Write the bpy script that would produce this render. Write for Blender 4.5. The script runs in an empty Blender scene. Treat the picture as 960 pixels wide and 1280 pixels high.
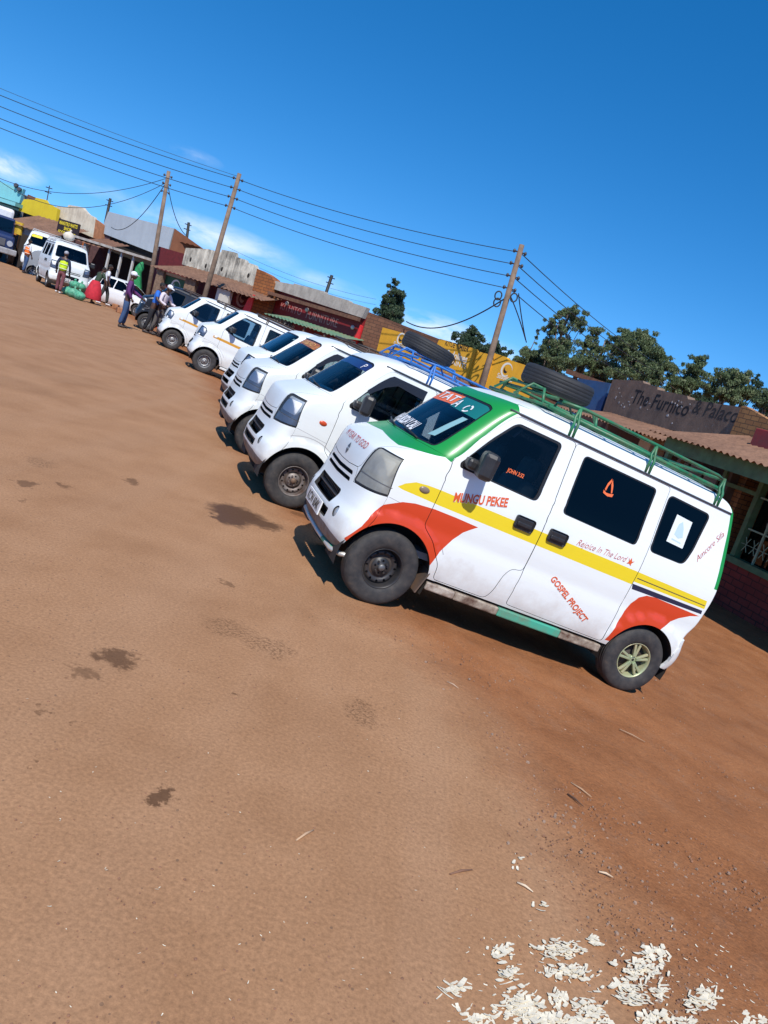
import bpy, bmesh, math, random
import numpy as np
from mathutils import Vector, Matrix, Euler, noise
from mathutils.geometry import delaunay_2d_cdt
R = math.radians
PI = math.pi
rnd = random.Random(7)
scene = bpy.context.scene
col = scene.collection

# ------------------------------------------------------------------ camera
CAM_F, CAM_P, CAM_T, CAM_H = 976.83, R(10.997), R(17.781), 1.7576
cd = bpy.data.cameras.new('camera')
cam = bpy.data.objects.new('camera', cd)
col.objects.link(cam)
scene.camera = cam
cd.sensor_fit = 'VERTICAL'
cd.sensor_height = 36.0
cd.lens = 36.0 * CAM_F / 1280.0
cd.clip_start = 0.05
cd.clip_end = 3000
_Rt = Vector((1, 0, 0))
_Fw = Vector((0, math.cos(CAM_P), -math.sin(CAM_P)))
_Up = Vector((0, math.sin(CAM_P), math.cos(CAM_P)))
_ct, _st = math.cos(CAM_T), math.sin(CAM_T)
_cx = _Rt * _ct + _Up * _st
_cy = -_Rt * _st + _Up * _ct
m = Matrix((( _cx.x, _cy.x, -_Fw.x, 0), (_cx.y, _cy.y, -_Fw.y, 0), (_cx.z, _cy.z, -_Fw.z, CAM_H), (0, 0, 0, 1)))
cam.matrix_world = m

def ray(u, v):
    """direction in the world of a photograph pixel (960 x 1280), used to survey where things stand"""
    x = (u - 480) / CAM_F
    y = -(v - 640) / CAM_F
    return _cx * x + _cy * y + _Fw

def at_z(u, v, z=0.0):
    d = ray(u, v)
    return Vector((0, 0, CAM_H)) + d * ((z - CAM_H) / d.z)

def at_range(u, v, dist):
    """point on the pixel's ray at a horizontal range"""
    d = ray(u, v)
    return Vector((0, 0, CAM_H)) + d * (dist / math.hypot(d.x, d.y))

def horizon(u):
    return 440.6 + 0.3207 * (u - 480)

def azpt(u, dist):
    p = at_range(u, horizon(u), dist)
    return Vector((p.x, p.y))

# ------------------------------------------------------------------ object helpers
def tag(o, label=None, cat=None, group=None, kind=None):
    if label: o['label'] = label
    if cat: o['category'] = cat
    if group: o['group'] = group
    if kind: o['kind'] = kind
    return o

def empty(name, matrix, label, cat, group=None):
    o = bpy.data.objects.new(name, None)
    o.empty_display_size = 0.2
    col.objects.link(o)
    o.matrix_world = matrix
    return tag(o, label, cat, group)

def link_mesh(name, me, parent=None, mats=()):
    o = bpy.data.objects.new(name, me)
    for mt in mats:
        me.materials.append(mt)
    col.objects.link(o)
    if parent is not None:
        o.parent = parent
    return o

class MB:
    """collects simple shapes in one mesh"""
    def __init__(s):
        s.bm = bmesh.new()
    def box(s, c, size, rot=None, bev=0.0, mi=0, taper=None):
        r = bmesh.ops.create_cube(s.bm, size=1.0)
        vs = r['verts']
        M = Matrix.Translation(Vector(c)) @ (rot.to_4x4() if rot is not None else Matrix.Identity(4)) @ Matrix.Diagonal((size[0], size[1], size[2], 1))
        if taper:
            for v in vs:
                if v.co.z > 0:
                    v.co.x *= taper; v.co.y *= taper
        bmesh.ops.transform(s.bm, matrix=M, verts=vs)
        fs = {f for v in vs for f in v.link_faces}
        for f in fs: f.material_index = mi
        if bev:
            es = list({e for v in vs for e in v.link_edges})
            rr = bmesh.ops.bevel(s.bm, geom=es, offset=bev, segments=2, profile=0.5, affect='EDGES')
            for f in rr['faces']: f.material_index = mi
        return s
    def tube(s, pts, r, n=8, mi=0, caps=True, smooth=True):
        pts = [Vector(p) for p in pts]
        rs = r if isinstance(r, (list, tuple)) else [r] * len(pts)
        rings = []
        prev = None
        for i, p in enumerate(pts):
            if i == 0: t = pts[1] - p
            elif i == len(pts) - 1: t = p - pts[i - 1]
            else: t = (pts[i + 1] - p).normalized() + (p - pts[i - 1]).normalized()
            if t.length < 1e-9: t = Vector((0, 0, 1))
            t.normalize()
            if prev is None:
                a = Vector((0, 0, 1)) if abs(t.z) < .9 else Vector((1, 0, 0))
                x = t.cross(a).normalized()
            else:
                x = prev - t * prev.dot(t)
                if x.length < 1e-6: x = t.orthogonal()
                x.normalize()
            prev = x
            y = t.cross(x)
            rings.append([s.bm.verts.new(p + (x * math.cos(2 * PI * k / n) + y * math.sin(2 * PI * k / n)) * rs[i]) for k in range(n)])
        for a, b in zip(rings, rings[1:]):
            for k in range(n):
                f = s.bm.faces.new((a[k], a[(k + 1) % n], b[(k + 1) % n], b[k]))
                f.material_index = mi; f.smooth = smooth
        if caps:
            for ring, rev in ((rings[0], True), (rings[-1], False)):
                try:
                    f = s.bm.faces.new(ring[::-1] if rev else ring); f.material_index = mi
                except ValueError: pass
        return s
    def lathe(s, prof, n=32, axis='y', c=(0, 0, 0), mi=0, smooth=True):
        rings = []
        for (r, h) in prof:
            ring = []
            for k in range(n):
                a = 2 * PI * k / n
                if axis == 'y': p = (c[0] + r * math.cos(a), c[1] + h, c[2] + r * math.sin(a))
                else: p = (c[0] + r * math.cos(a), c[1] + r * math.sin(a), c[2] + h)
                ring.append(s.bm.verts.new(p))
            rings.append(ring)
        for a, b in zip(rings, rings[1:]):
            for k in range(n):
                f = s.bm.faces.new((a[k], a[(k + 1) % n], b[(k + 1) % n], b[k]))
                f.material_index = mi; f.smooth = smooth
        return s
    def poly(s, pts, mi=0):
        vs = [s.bm.verts.new(p) for p in pts]
        f = s.bm.faces.new(vs); f.material_index = mi
        return s
    def prism(s, pts2, y0, y1, mi=0, mi_side=None):
        """polygon in x,z extruded along y"""
        a = [s.bm.verts.new((p[0], y0, p[1])) for p in pts2]
        b = [s.bm.verts.new((p[0], y1, p[1])) for p in pts2]
        n = len(pts2)
        f = s.bm.faces.new(a); f.material_index = mi
        f = s.bm.faces.new(b[::-1]); f.material_index = mi
        for k in range(n):
            f = s.bm.faces.new((a[k], b[k], b[(k + 1) % n], a[(k + 1) % n]))
            f.material_index = mi if mi_side is None else mi_side
        return s
    def sphere(s, c, rad, u=16, v=10, mi=0, rot=None):
        r = bmesh.ops.create_uvsphere(s.bm, u_segments=u, v_segments=v, radius=1)
        rad = rad if isinstance(rad, (tuple, list)) else (rad,) * 3
        M = Matrix.Translation(Vector(c)) @ (rot.to_4x4() if rot is not None else Matrix.Identity(4)) @ Matrix.Diagonal((*rad, 1))
        bmesh.ops.transform(s.bm, matrix=M, verts=r['verts'])
        for f in {f for v_ in r['verts'] for f in v_.link_faces}:
            f.material_index = mi; f.smooth = True
        return s
    def mesh(s, name):
        bmesh.ops.recalc_face_normals(s.bm, faces=s.bm.faces[:])
        me = bpy.data.meshes.new(name)
        s.bm.to_mesh(me); s.bm.free()
        return me
    def build(s, name, mats, parent=None):
        if not isinstance(mats, (list, tuple)): mats = [mats]
        return link_mesh(name, s.mesh(name), parent, mats)

_text_cache = {}
def text_geo(body, shear=0.0, bold=0.0, space=1.0):
    """letters as flat 2D triangles, height of a capital = 1"""
    key = (body, shear, bold, space)
    if key in _text_cache: return _text_cache[key]
    cu = bpy.data.curves.new('lettering', 'FONT')
    cu.body = body; cu.shear = shear; cu.offset = bold; cu.space_character = space
    cu.resolution_u = 3; cu.size = 1.0
    ob = bpy.data.objects.new('lettering', cu)
    col.objects.link(ob)
    dg = bpy.context.evaluated_depsgraph_get()
    me = bpy.data.meshes.new_from_object(ob.evaluated_get(dg))
    bpy.data.objects.remove(ob); bpy.data.curves.remove(cu)
    vs = np.array([v.co[:2] for v in me.vertices]) if len(me.vertices) else np.zeros((0, 2))
    fs = [tuple(p.vertices) for p in me.polygons]
    bpy.data.meshes.remove(me)
    if len(vs):
        vs[:, 0] -= vs[:, 0].min()
        vs /= 0.7
    _text_cache[key] = (vs, fs)
    return vs, fs

def text_flat(name, body, width, height, mat_, parent, origin, xdir, zdir, lift, shear=0.0, bold=0.0, arc=0.0):
    """flat lettering on a wall: origin = lower left, xdir/zdir unit vectors in the parent's space, lift = offset vector"""
    vs, fs = text_geo(body, shear, bold)
    w = vs[:, 0].max()
    h = 1.0
    O = Vector(origin) + Vector(lift); X = Vector(xdir); Z = Vector(zdir)
    pts = []
    for x, y in vs:
        fx = x / w
        pts.append(O + X * (fx * width) + Z * (y * height + arc * math.sin(fx * PI)))
    me = bpy.data.meshes.new(name)
    me.from_pydata(pts, [], fs)
    return link_mesh(name, me, parent, [mat_])

# ------------------------------------------------------------------ materials
def new_mat(name):
    mt = bpy.data.materials.new(name); mt.use_nodes = True
    nt = mt.node_tree
    return mt, nt, nt.nodes['Principled BSDF']

def nd(nt, t, **kw):
    n = nt.nodes.new(t)
    for k, v in kw.items():
        if k.startswith('i_'):
            key = k[2:]
            key = int(key) if key.isdigit() else key.replace('_', ' ')
            n.inputs[key].default_value = v
        else: setattr(n, k, v)
    return n

def c4(c): return (c[0], c[1], c[2], 1.0)

def ramp(nt, fac, stops):
    n = nt.nodes.new('ShaderNodeValToRGB')
    el = n.color_ramp.elements
    while len(el) > 1: el.remove(el[-1])
    el[0].position = stops[0][0]; el[0].color = c4(stops[0][1]) if not np.isscalar(stops[0][1]) else (stops[0][1],) * 3 + (1,)
    for p, c in stops[1:]:
        e = el.new(p); e.color = c4(c) if not np.isscalar(c) else (c, c, c, 1)
    if fac is not None: nt.links.new(fac, n.inputs[0])
    return n.outputs[0]

def mixc(nt, fac, a, b, blend='MIX'):
    n = nt.nodes.new('ShaderNodeMix'); n.data_type = 'RGBA'; n.blend_type = blend
    for sock, val in ((n.inputs[0], fac), (n.inputs[6], a), (n.inputs[7], b)):
        if hasattr(val, 'node'): nt.links.new(val, sock)
        elif np.isscalar(val): sock.default_value = val
        else: sock.default_value = c4(val)
    return n.outputs[2]

def mth(nt, op, a, b=None, c=None, clamp=False):
    n = nt.nodes.new('ShaderNodeMath'); n.operation = op; n.use_clamp = clamp
    for i, val in enumerate((a, b, c)):
        if val is None: continue
        if hasattr(val, 'node'): nt.links.new(val, n.inputs[i])
        else: n.inputs[i].default_value = val
    return n.outputs[0]

def coords(nt, kind='Object'):
    n = nt.nodes.new('ShaderNodeTexCoord')
    return n.outputs[kind]

def mapping(nt, vec, scale=(1, 1, 1), rot=(0, 0, 0), loc=(0, 0, 0)):
    n = nt.nodes.new('ShaderNodeMapping')
    n.inputs['Scale'].default_value = scale; n.inputs['Rotation'].default_value = rot; n.inputs['Location'].default_value = loc
    nt.links.new(vec, n.inputs['Vector'])
    return n.outputs[0]

def noise_t(nt, vec, scale, detail=4, rough=.55, dist=0.0):
    n = nt.nodes.new('ShaderNodeTexNoise')
    n.inputs['Scale'].default_value = scale; n.inputs['Detail'].default_value = detail
    n.inputs['Roughness'].default_value = rough; n.inputs['Distortion'].default_value = dist
    nt.links.new(vec, n.inputs['Vector'])
    return n.outputs[0]

def bump(nt, h, strength=.3, dist=.02, prev=None):
    n = nt.nodes.new('ShaderNodeBump')
    n.inputs['Strength'].default_value = strength; n.inputs['Distance'].default_value = dist
    nt.links.new(h, n.inputs['Height'])
    if prev is not None: nt.links.new(prev, n.inputs['Normal'])
    return n.outputs[0]

_mats = {}
def mat(name, color, rough=.5, metal=0.0, var=0.0, vscale=6.0, dirt=None, dscale=3.0, damt=.5, bmp=0.0, bscale=40.0, coat=0.0, spec=None):
    """plain surface with some wear: var = brightness noise, dirt = second colour in blotches"""
    if name in _mats: return _mats[name]
    mt, nt, b = new_mat(name)
    co = coords(nt)
    c = None
    if var:
        f = noise_t(nt, co, vscale, 5, .6)
        lo = tuple(x * (1 - var) for x in color); hi = tuple(min(1, x * (1 + var)) for x in color)
        c = ramp(nt, f, [(.3, lo), (.7, hi)])
    if dirt:
        f = noise_t(nt, co, dscale, 6, .65)
        k = ramp(nt, f, [(.5 - .2 * damt, 0), (.75 - .1 * damt, 1)])
        k = mth(nt, 'MULTIPLY', k, min(1, damt * 1.2))
        c = mixc(nt, k, c if c is not None else color, dirt)
    if c is None: b.inputs['Base Color'].default_value = c4(color)
    else: nt.links.new(c, b.inputs['Base Color'])
    b.inputs['Roughness'].default_value = rough; b.inputs['Metallic'].default_value = metal
    if spec is not None: b.inputs['Specular IOR Level'].default_value = spec
    if coat:
        b.inputs['Coat Weight'].default_value = coat; b.inputs['Coat Roughness'].default_value = .08
    if bmp:
        nt.links.new(bump(nt, noise_t(nt, co, bscale, 4, .6), bmp, .02), b.inputs['Normal'])
    _mats[name] = mt
    return mt

def paint(name, color, dust=.35, dusty=(.30, .17, .10)):
    """vehicle paint: glossy, with road dust thrown up on the lower panels and faint grime"""
    if name in _mats: return _mats[name]
    mt, nt, b = new_mat(name)
    co = coords(nt)
    sx = nt.nodes.new('ShaderNodeSeparateXYZ'); nt.links.new(co, sx.inputs[0])
    n1 = noise_t(nt, co, 5.0, 6, .65)
    n2 = noise_t(nt, mapping(nt, co, (1, 1, 6)), 9.0, 5, .7)
    hgt = mth(nt, 'MULTIPLY_ADD', sx.outputs[2], -1.7, 1.05)          # 1 at the sill, 0 above the waist
    k = mth(nt, 'ADD', hgt, mth(nt, 'MULTIPLY_ADD', n1, 1.5, -.86))
    k = mth(nt, 'MULTIPLY', mth(nt, 'MAXIMUM', k, 0.0), dust, clamp=True)
    g = mth(nt, 'MULTIPLY', ramp(nt, n2, [(.5, 0), (.8, 1)]), .10)
    c = mixc(nt, g, color, tuple(x * .6 for x in color))
    c = mixc(nt, k, c, dusty)
    nt.links.new(c, b.inputs['Base Color'])
    rg = mth(nt, 'MULTIPLY_ADD', k, .9, .36, clamp=True)
    nt.links.new(rg, b.inputs['Roughness'])
    b.inputs['Coat Weight'].default_value = .18; b.inputs['Coat Roughness'].default_value = .15
    nt.links.new(bump(nt, noise_t(nt, co, 2.2, 2, .4), .035, .08), b.inputs['Normal'])
    _mats[name] = mt
    return mt

def glass(name, tint, gloss=1.0, rough=.02):
    """thin pane: tinted see-through plus a Fresnel reflection"""
    if name in _mats: return _mats[name]
    mt = bpy.data.materials.new(name); mt.use_nodes = True
    nt = mt.node_tree; nt.nodes.clear()
    out = nd(nt, 'ShaderNodeOutputMaterial')
    tr = nd(nt, 'ShaderNodeBsdfTransparent'); tr.inputs[0].default_value = c4(tint)
    gl = nd(nt, 'ShaderNodeBsdfGlossy'); gl.inputs['Roughness'].default_value = rough
    gl.inputs[0].default_value = (gloss, gloss, gloss, 1)
    fr = nd(nt, 'ShaderNodeFresnel'); fr.inputs[0].default_value = 1.5
    mx = nd(nt, 'ShaderNodeMixShader')
    nt.links.new(fr.outputs[0], mx.inputs[0]); nt.links.new(tr.outputs[0], mx.inputs[1]); nt.links.new(gl.outputs[0], mx.inputs[2])
    nt.links.new(mx.outputs[0], out.inputs[0])
    _mats[name] = mt
    return mt

def lens_mat(name, milk, tint=(.85, .88, .90), col_=(.62, .63, .62), rough=.08):
    """lamp lens: clear plastic gone partly milky"""
    if name in _mats: return _mats[name]
    mt = bpy.data.materials.new(name); mt.use_nodes = True
    nt = mt.node_tree; nt.nodes.clear()
    out = nd(nt, 'ShaderNodeOutputMaterial')
    tr = nd(nt, 'ShaderNodeBsdfTransparent'); tr.inputs[0].default_value = c4(tint)
    df = nd(nt, 'ShaderNodeBsdfDiffuse'); df.inputs[0].default_value = c4(col_)
    gl = nd(nt, 'ShaderNodeBsdfGlossy'); gl.inputs['Roughness'].default_value = rough; gl.inputs[0].default_value = (.5, .5, .5, 1)
    fr = nd(nt, 'ShaderNodeFresnel'); fr.inputs[0].default_value = 1.4
    m1 = nd(nt, 'ShaderNodeMixShader'); m2 = nd(nt, 'ShaderNodeMixShader')
    k = mth(nt, 'MULTIPLY', ramp(nt, noise_t(nt, coords(nt), 7, 3, .5), [(.3, .6), (.7, 1.0)]), milk)
    nt.links.new(k, m1.inputs[0]); nt.links.new(tr.outputs[0], m1.inputs[1]); nt.links.new(df.outputs[0], m1.inputs[2])
    nt.links.new(fr.outputs[0], m2.inputs[0]); nt.links.new(m1.outputs[0], m2.inputs[1]); nt.links.new(gl.outputs[0], m2.inputs[2])
    nt.links.new(m2.outputs[0], out.inputs[0])
    _mats[name] = mt
    return mt

# ------------------------------------------------------------------ the lie of the land
ROW = np.array([(7.5, -14), (4.2, -4.5), (2.6, -.6), (1.5, 2.25), (1.05, 3.5), (.62, 4.6), (.1, 5.56), (-.99, 7.64), (-2.03, 10.0), (-3.3, 13.5),
                (-5.2, 18.5), (-7.3, 22.4), (-9.95, 27.8), (-13.2, 33.2), (-17.0, 38.5), (-22.3, 44.0), (-30, 50), (-48, 61), (-120, 100), (-400, 230)], float)

def edge_dist(X, Y):
    """signed distance from the road's edge: positive on the shoulder side"""
    X = np.asarray(X, float); Y = np.asarray(Y, float)
    best = np.full(X.shape, 1e9); sign = np.ones(X.shape)
    for (ax, ay), (bx, by) in zip(ROW, ROW[1:]):
        dx, dy = bx - ax, by - ay
        L2 = dx * dx + dy * dy
        t = np.clip(((X - ax) * dx + (Y - ay) * dy) / L2, 0, 1)
        px, py = ax + t * dx, ay + t * dy
        d = np.hypot(X - px, Y - py)
        sg = np.where((X - ax) * dy - (Y - ay) * dx > 0, 1.0, -1.0)
        upd = d < best
        best = np.where(upd, d, best); sign = np.where(upd, sg, sign)
    return best * sign

def fall(e):
    e = np.asarray(e, float)
    es = np.where(e > 3, e, np.log1p(np.exp(np.clip(e, -60, 3) / .12)) * .12)
    L = 4.0
    return np.where(es < 3.5, -.131 * es, -.131 * 3.5 - .131 * L * (1 - np.exp(-(es - 3.5) / L)))

def gz(x, y):
    return float(fall(edge_dist(np.array([x]), np.array([y])))[0])
SKY_SAT, SKY_STR, SUN_STR, EXPO = 1.38, .150, 3.9, .33
CLOUD = (5.6, 6.0, 6.5)
G_ROAD0, G_ROAD1, G_ROAD2, G_TRACK = (.292, .148, .070), (.345, .182, .090), (.375, .203, .104), (.380, .216, .118)
G_SOIL0, G_SOIL1, G_SOIL2, G_SOIL3 = (.225, .084, .029), (.305, .121, .045), (.360, .155, .063), (.285, .140, .072)
DO_VANS = True
# ------------------------------------------------------------------ vehicle bodies
def pchip(xs, ys):
    xs = np.asarray(xs, float); ys = np.asarray(ys, float)
    h = np.diff(xs); d = np.diff(ys) / h
    mm = np.zeros_like(ys)
    for i in range(1, len(xs) - 1):
        if d[i - 1] * d[i] > 0:
            w1, w2 = 2 * h[i] + h[i - 1], h[i] + 2 * h[i - 1]
            mm[i] = (w1 + w2) / (w1 / d[i - 1] + w2 / d[i])
    mm[0], mm[-1] = d[0], d[-1]
    def f(x):
        x = np.clip(np.asarray(x, float), xs[0], xs[-1])
        i = np.clip(np.searchsorted(xs, x) - 1, 0, len(h) - 1)
        t = (x - xs[i]) / h[i]
        t2, t3 = t * t, t * t * t
        return (2 * t3 - 3 * t2 + 1) * ys[i] + (t3 - 2 * t2 + t) * h[i] * mm[i] + (-2 * t3 + 3 * t2) * ys[i + 1] + (t3 - t2) * h[i] * mm[i + 1]
    return f

SIDE_LEN = 2.5
UMAX = 1 + SIDE_LEN + .9

class Shell:
    """a vehicle body as a stack of plan outlines; U runs round half the plan, V up the body"""
    def __init__(s, lev, p=2.6, axles=((0, .29, .355), (2.4, .29, .335)), flare=.012):
        A = np.array(lev, float)
        z, v = A[:, 0], A[:, 1]
        s.fz = pchip(v, z); s.sf = pchip(v, A[:, 2]); s.c = pchip(v, A[:, 3]); s.w = pchip(v, A[:, 4]); s.sr = pchip(v, A[:, 5]); s.cr = pchip(v, A[:, 6])
        s.vt = np.linspace(v[0], v[-1], 2000); s.zt = s.fz(s.vt)
        s.v0, s.v1 = v[0], v[-1]
        s.p = p; s.axles = axles; s.flare = flare
    def vz(s, z): return np.interp(z, s.zt, s.vt)
    def S(s, U, V):
        U = np.asarray(U, float); V = np.asarray(V, float)
        z = s.fz(V); sf = s.sf(V); c = s.c(V); w = s.w(V); sr = s.sr(V); cr = s.cr(V); p = s.p
        psi = np.clip(U, 0, 1) * PI / 2
        cc, ss = np.abs(np.cos(psi)), np.abs(np.sin(psi))
        rho = (cc ** p + ss ** p) ** (-1 / p)
        tf = w * rho * ss; xf = sf + c * (1 - rho * cc)
        f = (U - 1) / SIDE_LEN
        xs = sf + c + f * (sr - cr - sf - c)
        psi = np.clip(1 - (U - 1 - SIDE_LEN) / .9, 0, 1) * PI / 2
        cc, ss = np.abs(np.cos(psi)), np.abs(np.sin(psi))
        rho = (cc ** p + ss ** p) ** (-1 / p)
        tr = w * rho * ss; xr = sr - cr * (1 - rho * cc)
        x = np.where(U < 1, xf, np.where(U < 1 + SIDE_LEN, xs, xr))
        t = np.where(U < 1, tf, np.where(U < 1 + SIDE_LEN, w, tr))
        for (ax, az, ar) in s.axles:
            r = np.hypot(x - ax, z - az)
            k = np.clip((ar + .095 - r) / .035, 0, 1); k = k * k * (3 - 2 * k)
            t = t + s.flare * k * np.clip((t / w - .6) / .3, 0, 1) * (z < az + .55)
        g = np.clip((t / w - .9) / .1, 0, 1)
        t = t - .006 * g * np.exp(-((z - .70) / .06) ** 2)
        return np.stack([x, -t, z], -1)
    def N(s, U, V):
        e = 2e-3
        a = s.S(U + e, V) - s.S(U - e, V)
        b = s.S(U, np.clip(V + e, s.v0, s.v1)) - s.S(U, np.clip(V - e, s.v0, s.v1))
        n = np.cross(a, b)
        l = np.linalg.norm(n, axis=-1, keepdims=True)
        n = n / np.maximum(l, 1e-12)
        return -n if np.mean(n[..., 1]) > 0 else n      # the half built is the -y one
    def D(s, x, z):
        """side view (x along, z up) -> (U, V)"""
        V = float(s.vz(z)); sf, c, sr, cr = float(s.sf(V)), float(s.c(V)), float(s.sr(V)), float(s.cr(V)); p = s.p
        if x < sf + c:
            d = min(max((x - sf) / c, 0), 1)
            tau = (1 - (1 - d) ** p) ** (1 / p)
            return (math.atan2(tau, 1 - d) / (PI / 2), V)
        if x <= sr - cr:
            return (1 + SIDE_LEN * (x - sf - c) / (sr - cr - sf - c), V)
        d = min(max((sr - x) / cr, 0), 1)
        tau = (1 - (1 - d) ** p) ** (1 / p)
        return (1 + SIDE_LEN + .9 * (1 - math.atan2(tau, 1 - d) / (PI / 2)), V)
    def F(s, t, z):
        """front view (t off centre, z up) -> (U, V)"""
        V = float(s.vz(z)); w = float(s.w(V)); p = s.p
        tau = min(abs(t) / w, 1)
        return (math.atan2(tau, max(1 - tau ** p, 0) ** (1 / p)) / (PI / 2), V)
    def B(s, t, z):
        u, V = s.F(t, z)
        return (UMAX - .9 * u, V)
    def pts(s, P):
        """list of ('F'|'D'|'B'|'U', a, b) or (x, z) side points -> UV polygon"""
        out = []
        for q in P:
            if isinstance(q[0], str):
                out.append({'F': s.F, 'D': s.D, 'B': s.B}[q[0]](q[1], q[2]) if q[0] != 'U' else (q[1], q[2]))
            else: out.append(s.D(*q))
        return out

def roundpoly(P, r, n=5):
    out = []
    N_ = len(P)
    for i in range(N_):
        a, b, c = (np.array(P[j % N_], float) for j in (i - 1, i, i + 1))
        u, w = a - b, c - b
        lu, lw = np.linalg.norm(u), np.linalg.norm(w)
        rr = min(r, lu * .45, lw * .45)
        if rr < 1e-4: out.append(tuple(b)); continue
        p0, p2 = b + u / lu * rr, b + w / lw * rr
        for k in range(n + 1):
            t = k / n
            q = (1 - t) ** 2 * p0 + 2 * t * (1 - t) * b + t * t * p2
            out.append(tuple(q))
    return out

def densify(P, step):
    out = []
    for i in range(len(P)):
        a, b = np.array(P[i], float), np.array(P[(i + 1) % len(P)], float)
        n = max(1, int(np.linalg.norm(b - a) / step))
        for k in range(n): out.append(tuple(a + (b - a) * k / n))
    return out

def offset(P, d):
    """grow (d > 0) or shrink a closed polygon"""
    A = np.array(P, float)
    area = .5 * np.sum(A[:, 0] * np.roll(A[:, 1], -1) - np.roll(A[:, 0], -1) * A[:, 1])
    sg = 1 if area > 0 else -1
    e = np.roll(A, -1, 0) - A
    l = np.linalg.norm(e, axis=1, keepdims=True); keep = l[:, 0] > 1e-7
    A = A[keep]; e = np.roll(A, -1, 0) - A; l = np.linalg.norm(e, axis=1, keepdims=True)
    nrm = np.stack([e[:, 1], -e[:, 0]], 1) / l * sg
    b = nrm + np.roll(nrm, 1, 0)
    bl = np.linalg.norm(b, axis=1, keepdims=True)
    b = b / np.maximum(bl, 1e-6)
    k = 1 / np.clip(np.sum(b * nrm, 1, keepdims=True), .5, 1)
    return [tuple(q) for q in A + b * k * d]

def inside(P, X, Y):
    A = np.array(P); res = np.zeros(X.shape, bool)
    x0, y0 = A[:, 0], A[:, 1]; x1, y1 = np.roll(x0, -1), np.roll(y0, -1)
    for a, b, c, d in zip(x0, y0, x1, y1):
        if b == d: continue
        cond = ((b > Y) != (d > Y))
        xi = (c - a) * (Y - b) / (d - b) + a
        res ^= cond & (X < xi)
    return res

def triangulate(outer, holes, decals, sp):
    """constrained triangles of a UV region; returns uv, tris, material index per triangle"""
    polys = [outer] + holes + [d[0] for d in decals]
    V, E = [], []
    for P in polys:
        P = densify(P, max(sp * .6, .012))
        i0 = len(V)
        V += [Vector(q) for q in P]
        E += [(i0 + k, i0 + (k + 1) % len(P)) for k in range(len(P))]
    A = np.array(outer); lo, hi = A.min(0), A.max(0)
    gx = []
    x = lo[0]
    while x < hi[0]:
        gx.append(x); x += sp * (.55 if (x < 1.0 or x > 1 + SIDE_LEN) else 1.0)
    gy = np.arange(lo[1] + sp * .37, hi[1], sp * .8)
    X, Y = np.meshgrid(np.array(gx) + sp * .21, gy)
    X, Y = X.ravel(), Y.ravel()
    k = inside(outer, X, Y)
    for h in holes: k &= ~inside(h, X, Y)
    V += [Vector((a, b)) for a, b in zip(X[k], Y[k])]
    r = delaunay_2d_cdt(V, E, [], 0, 1e-5)
    uv = np.array([tuple(q) for q in r[0]])
    T = np.array([f for f in r[2] if len(f) == 3])
    C = uv[T].mean(1)
    ok = inside(outer, C[:, 0], C[:, 1])
    for h in holes: ok &= ~inside(h, C[:, 0], C[:, 1])
    T = T[ok]; C = C[ok]
    mi = np.zeros(len(T), int)
    for P, k in decals:
        mi[inside(P, C[:, 0], C[:, 1])] = k
    return uv, T, mi

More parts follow.
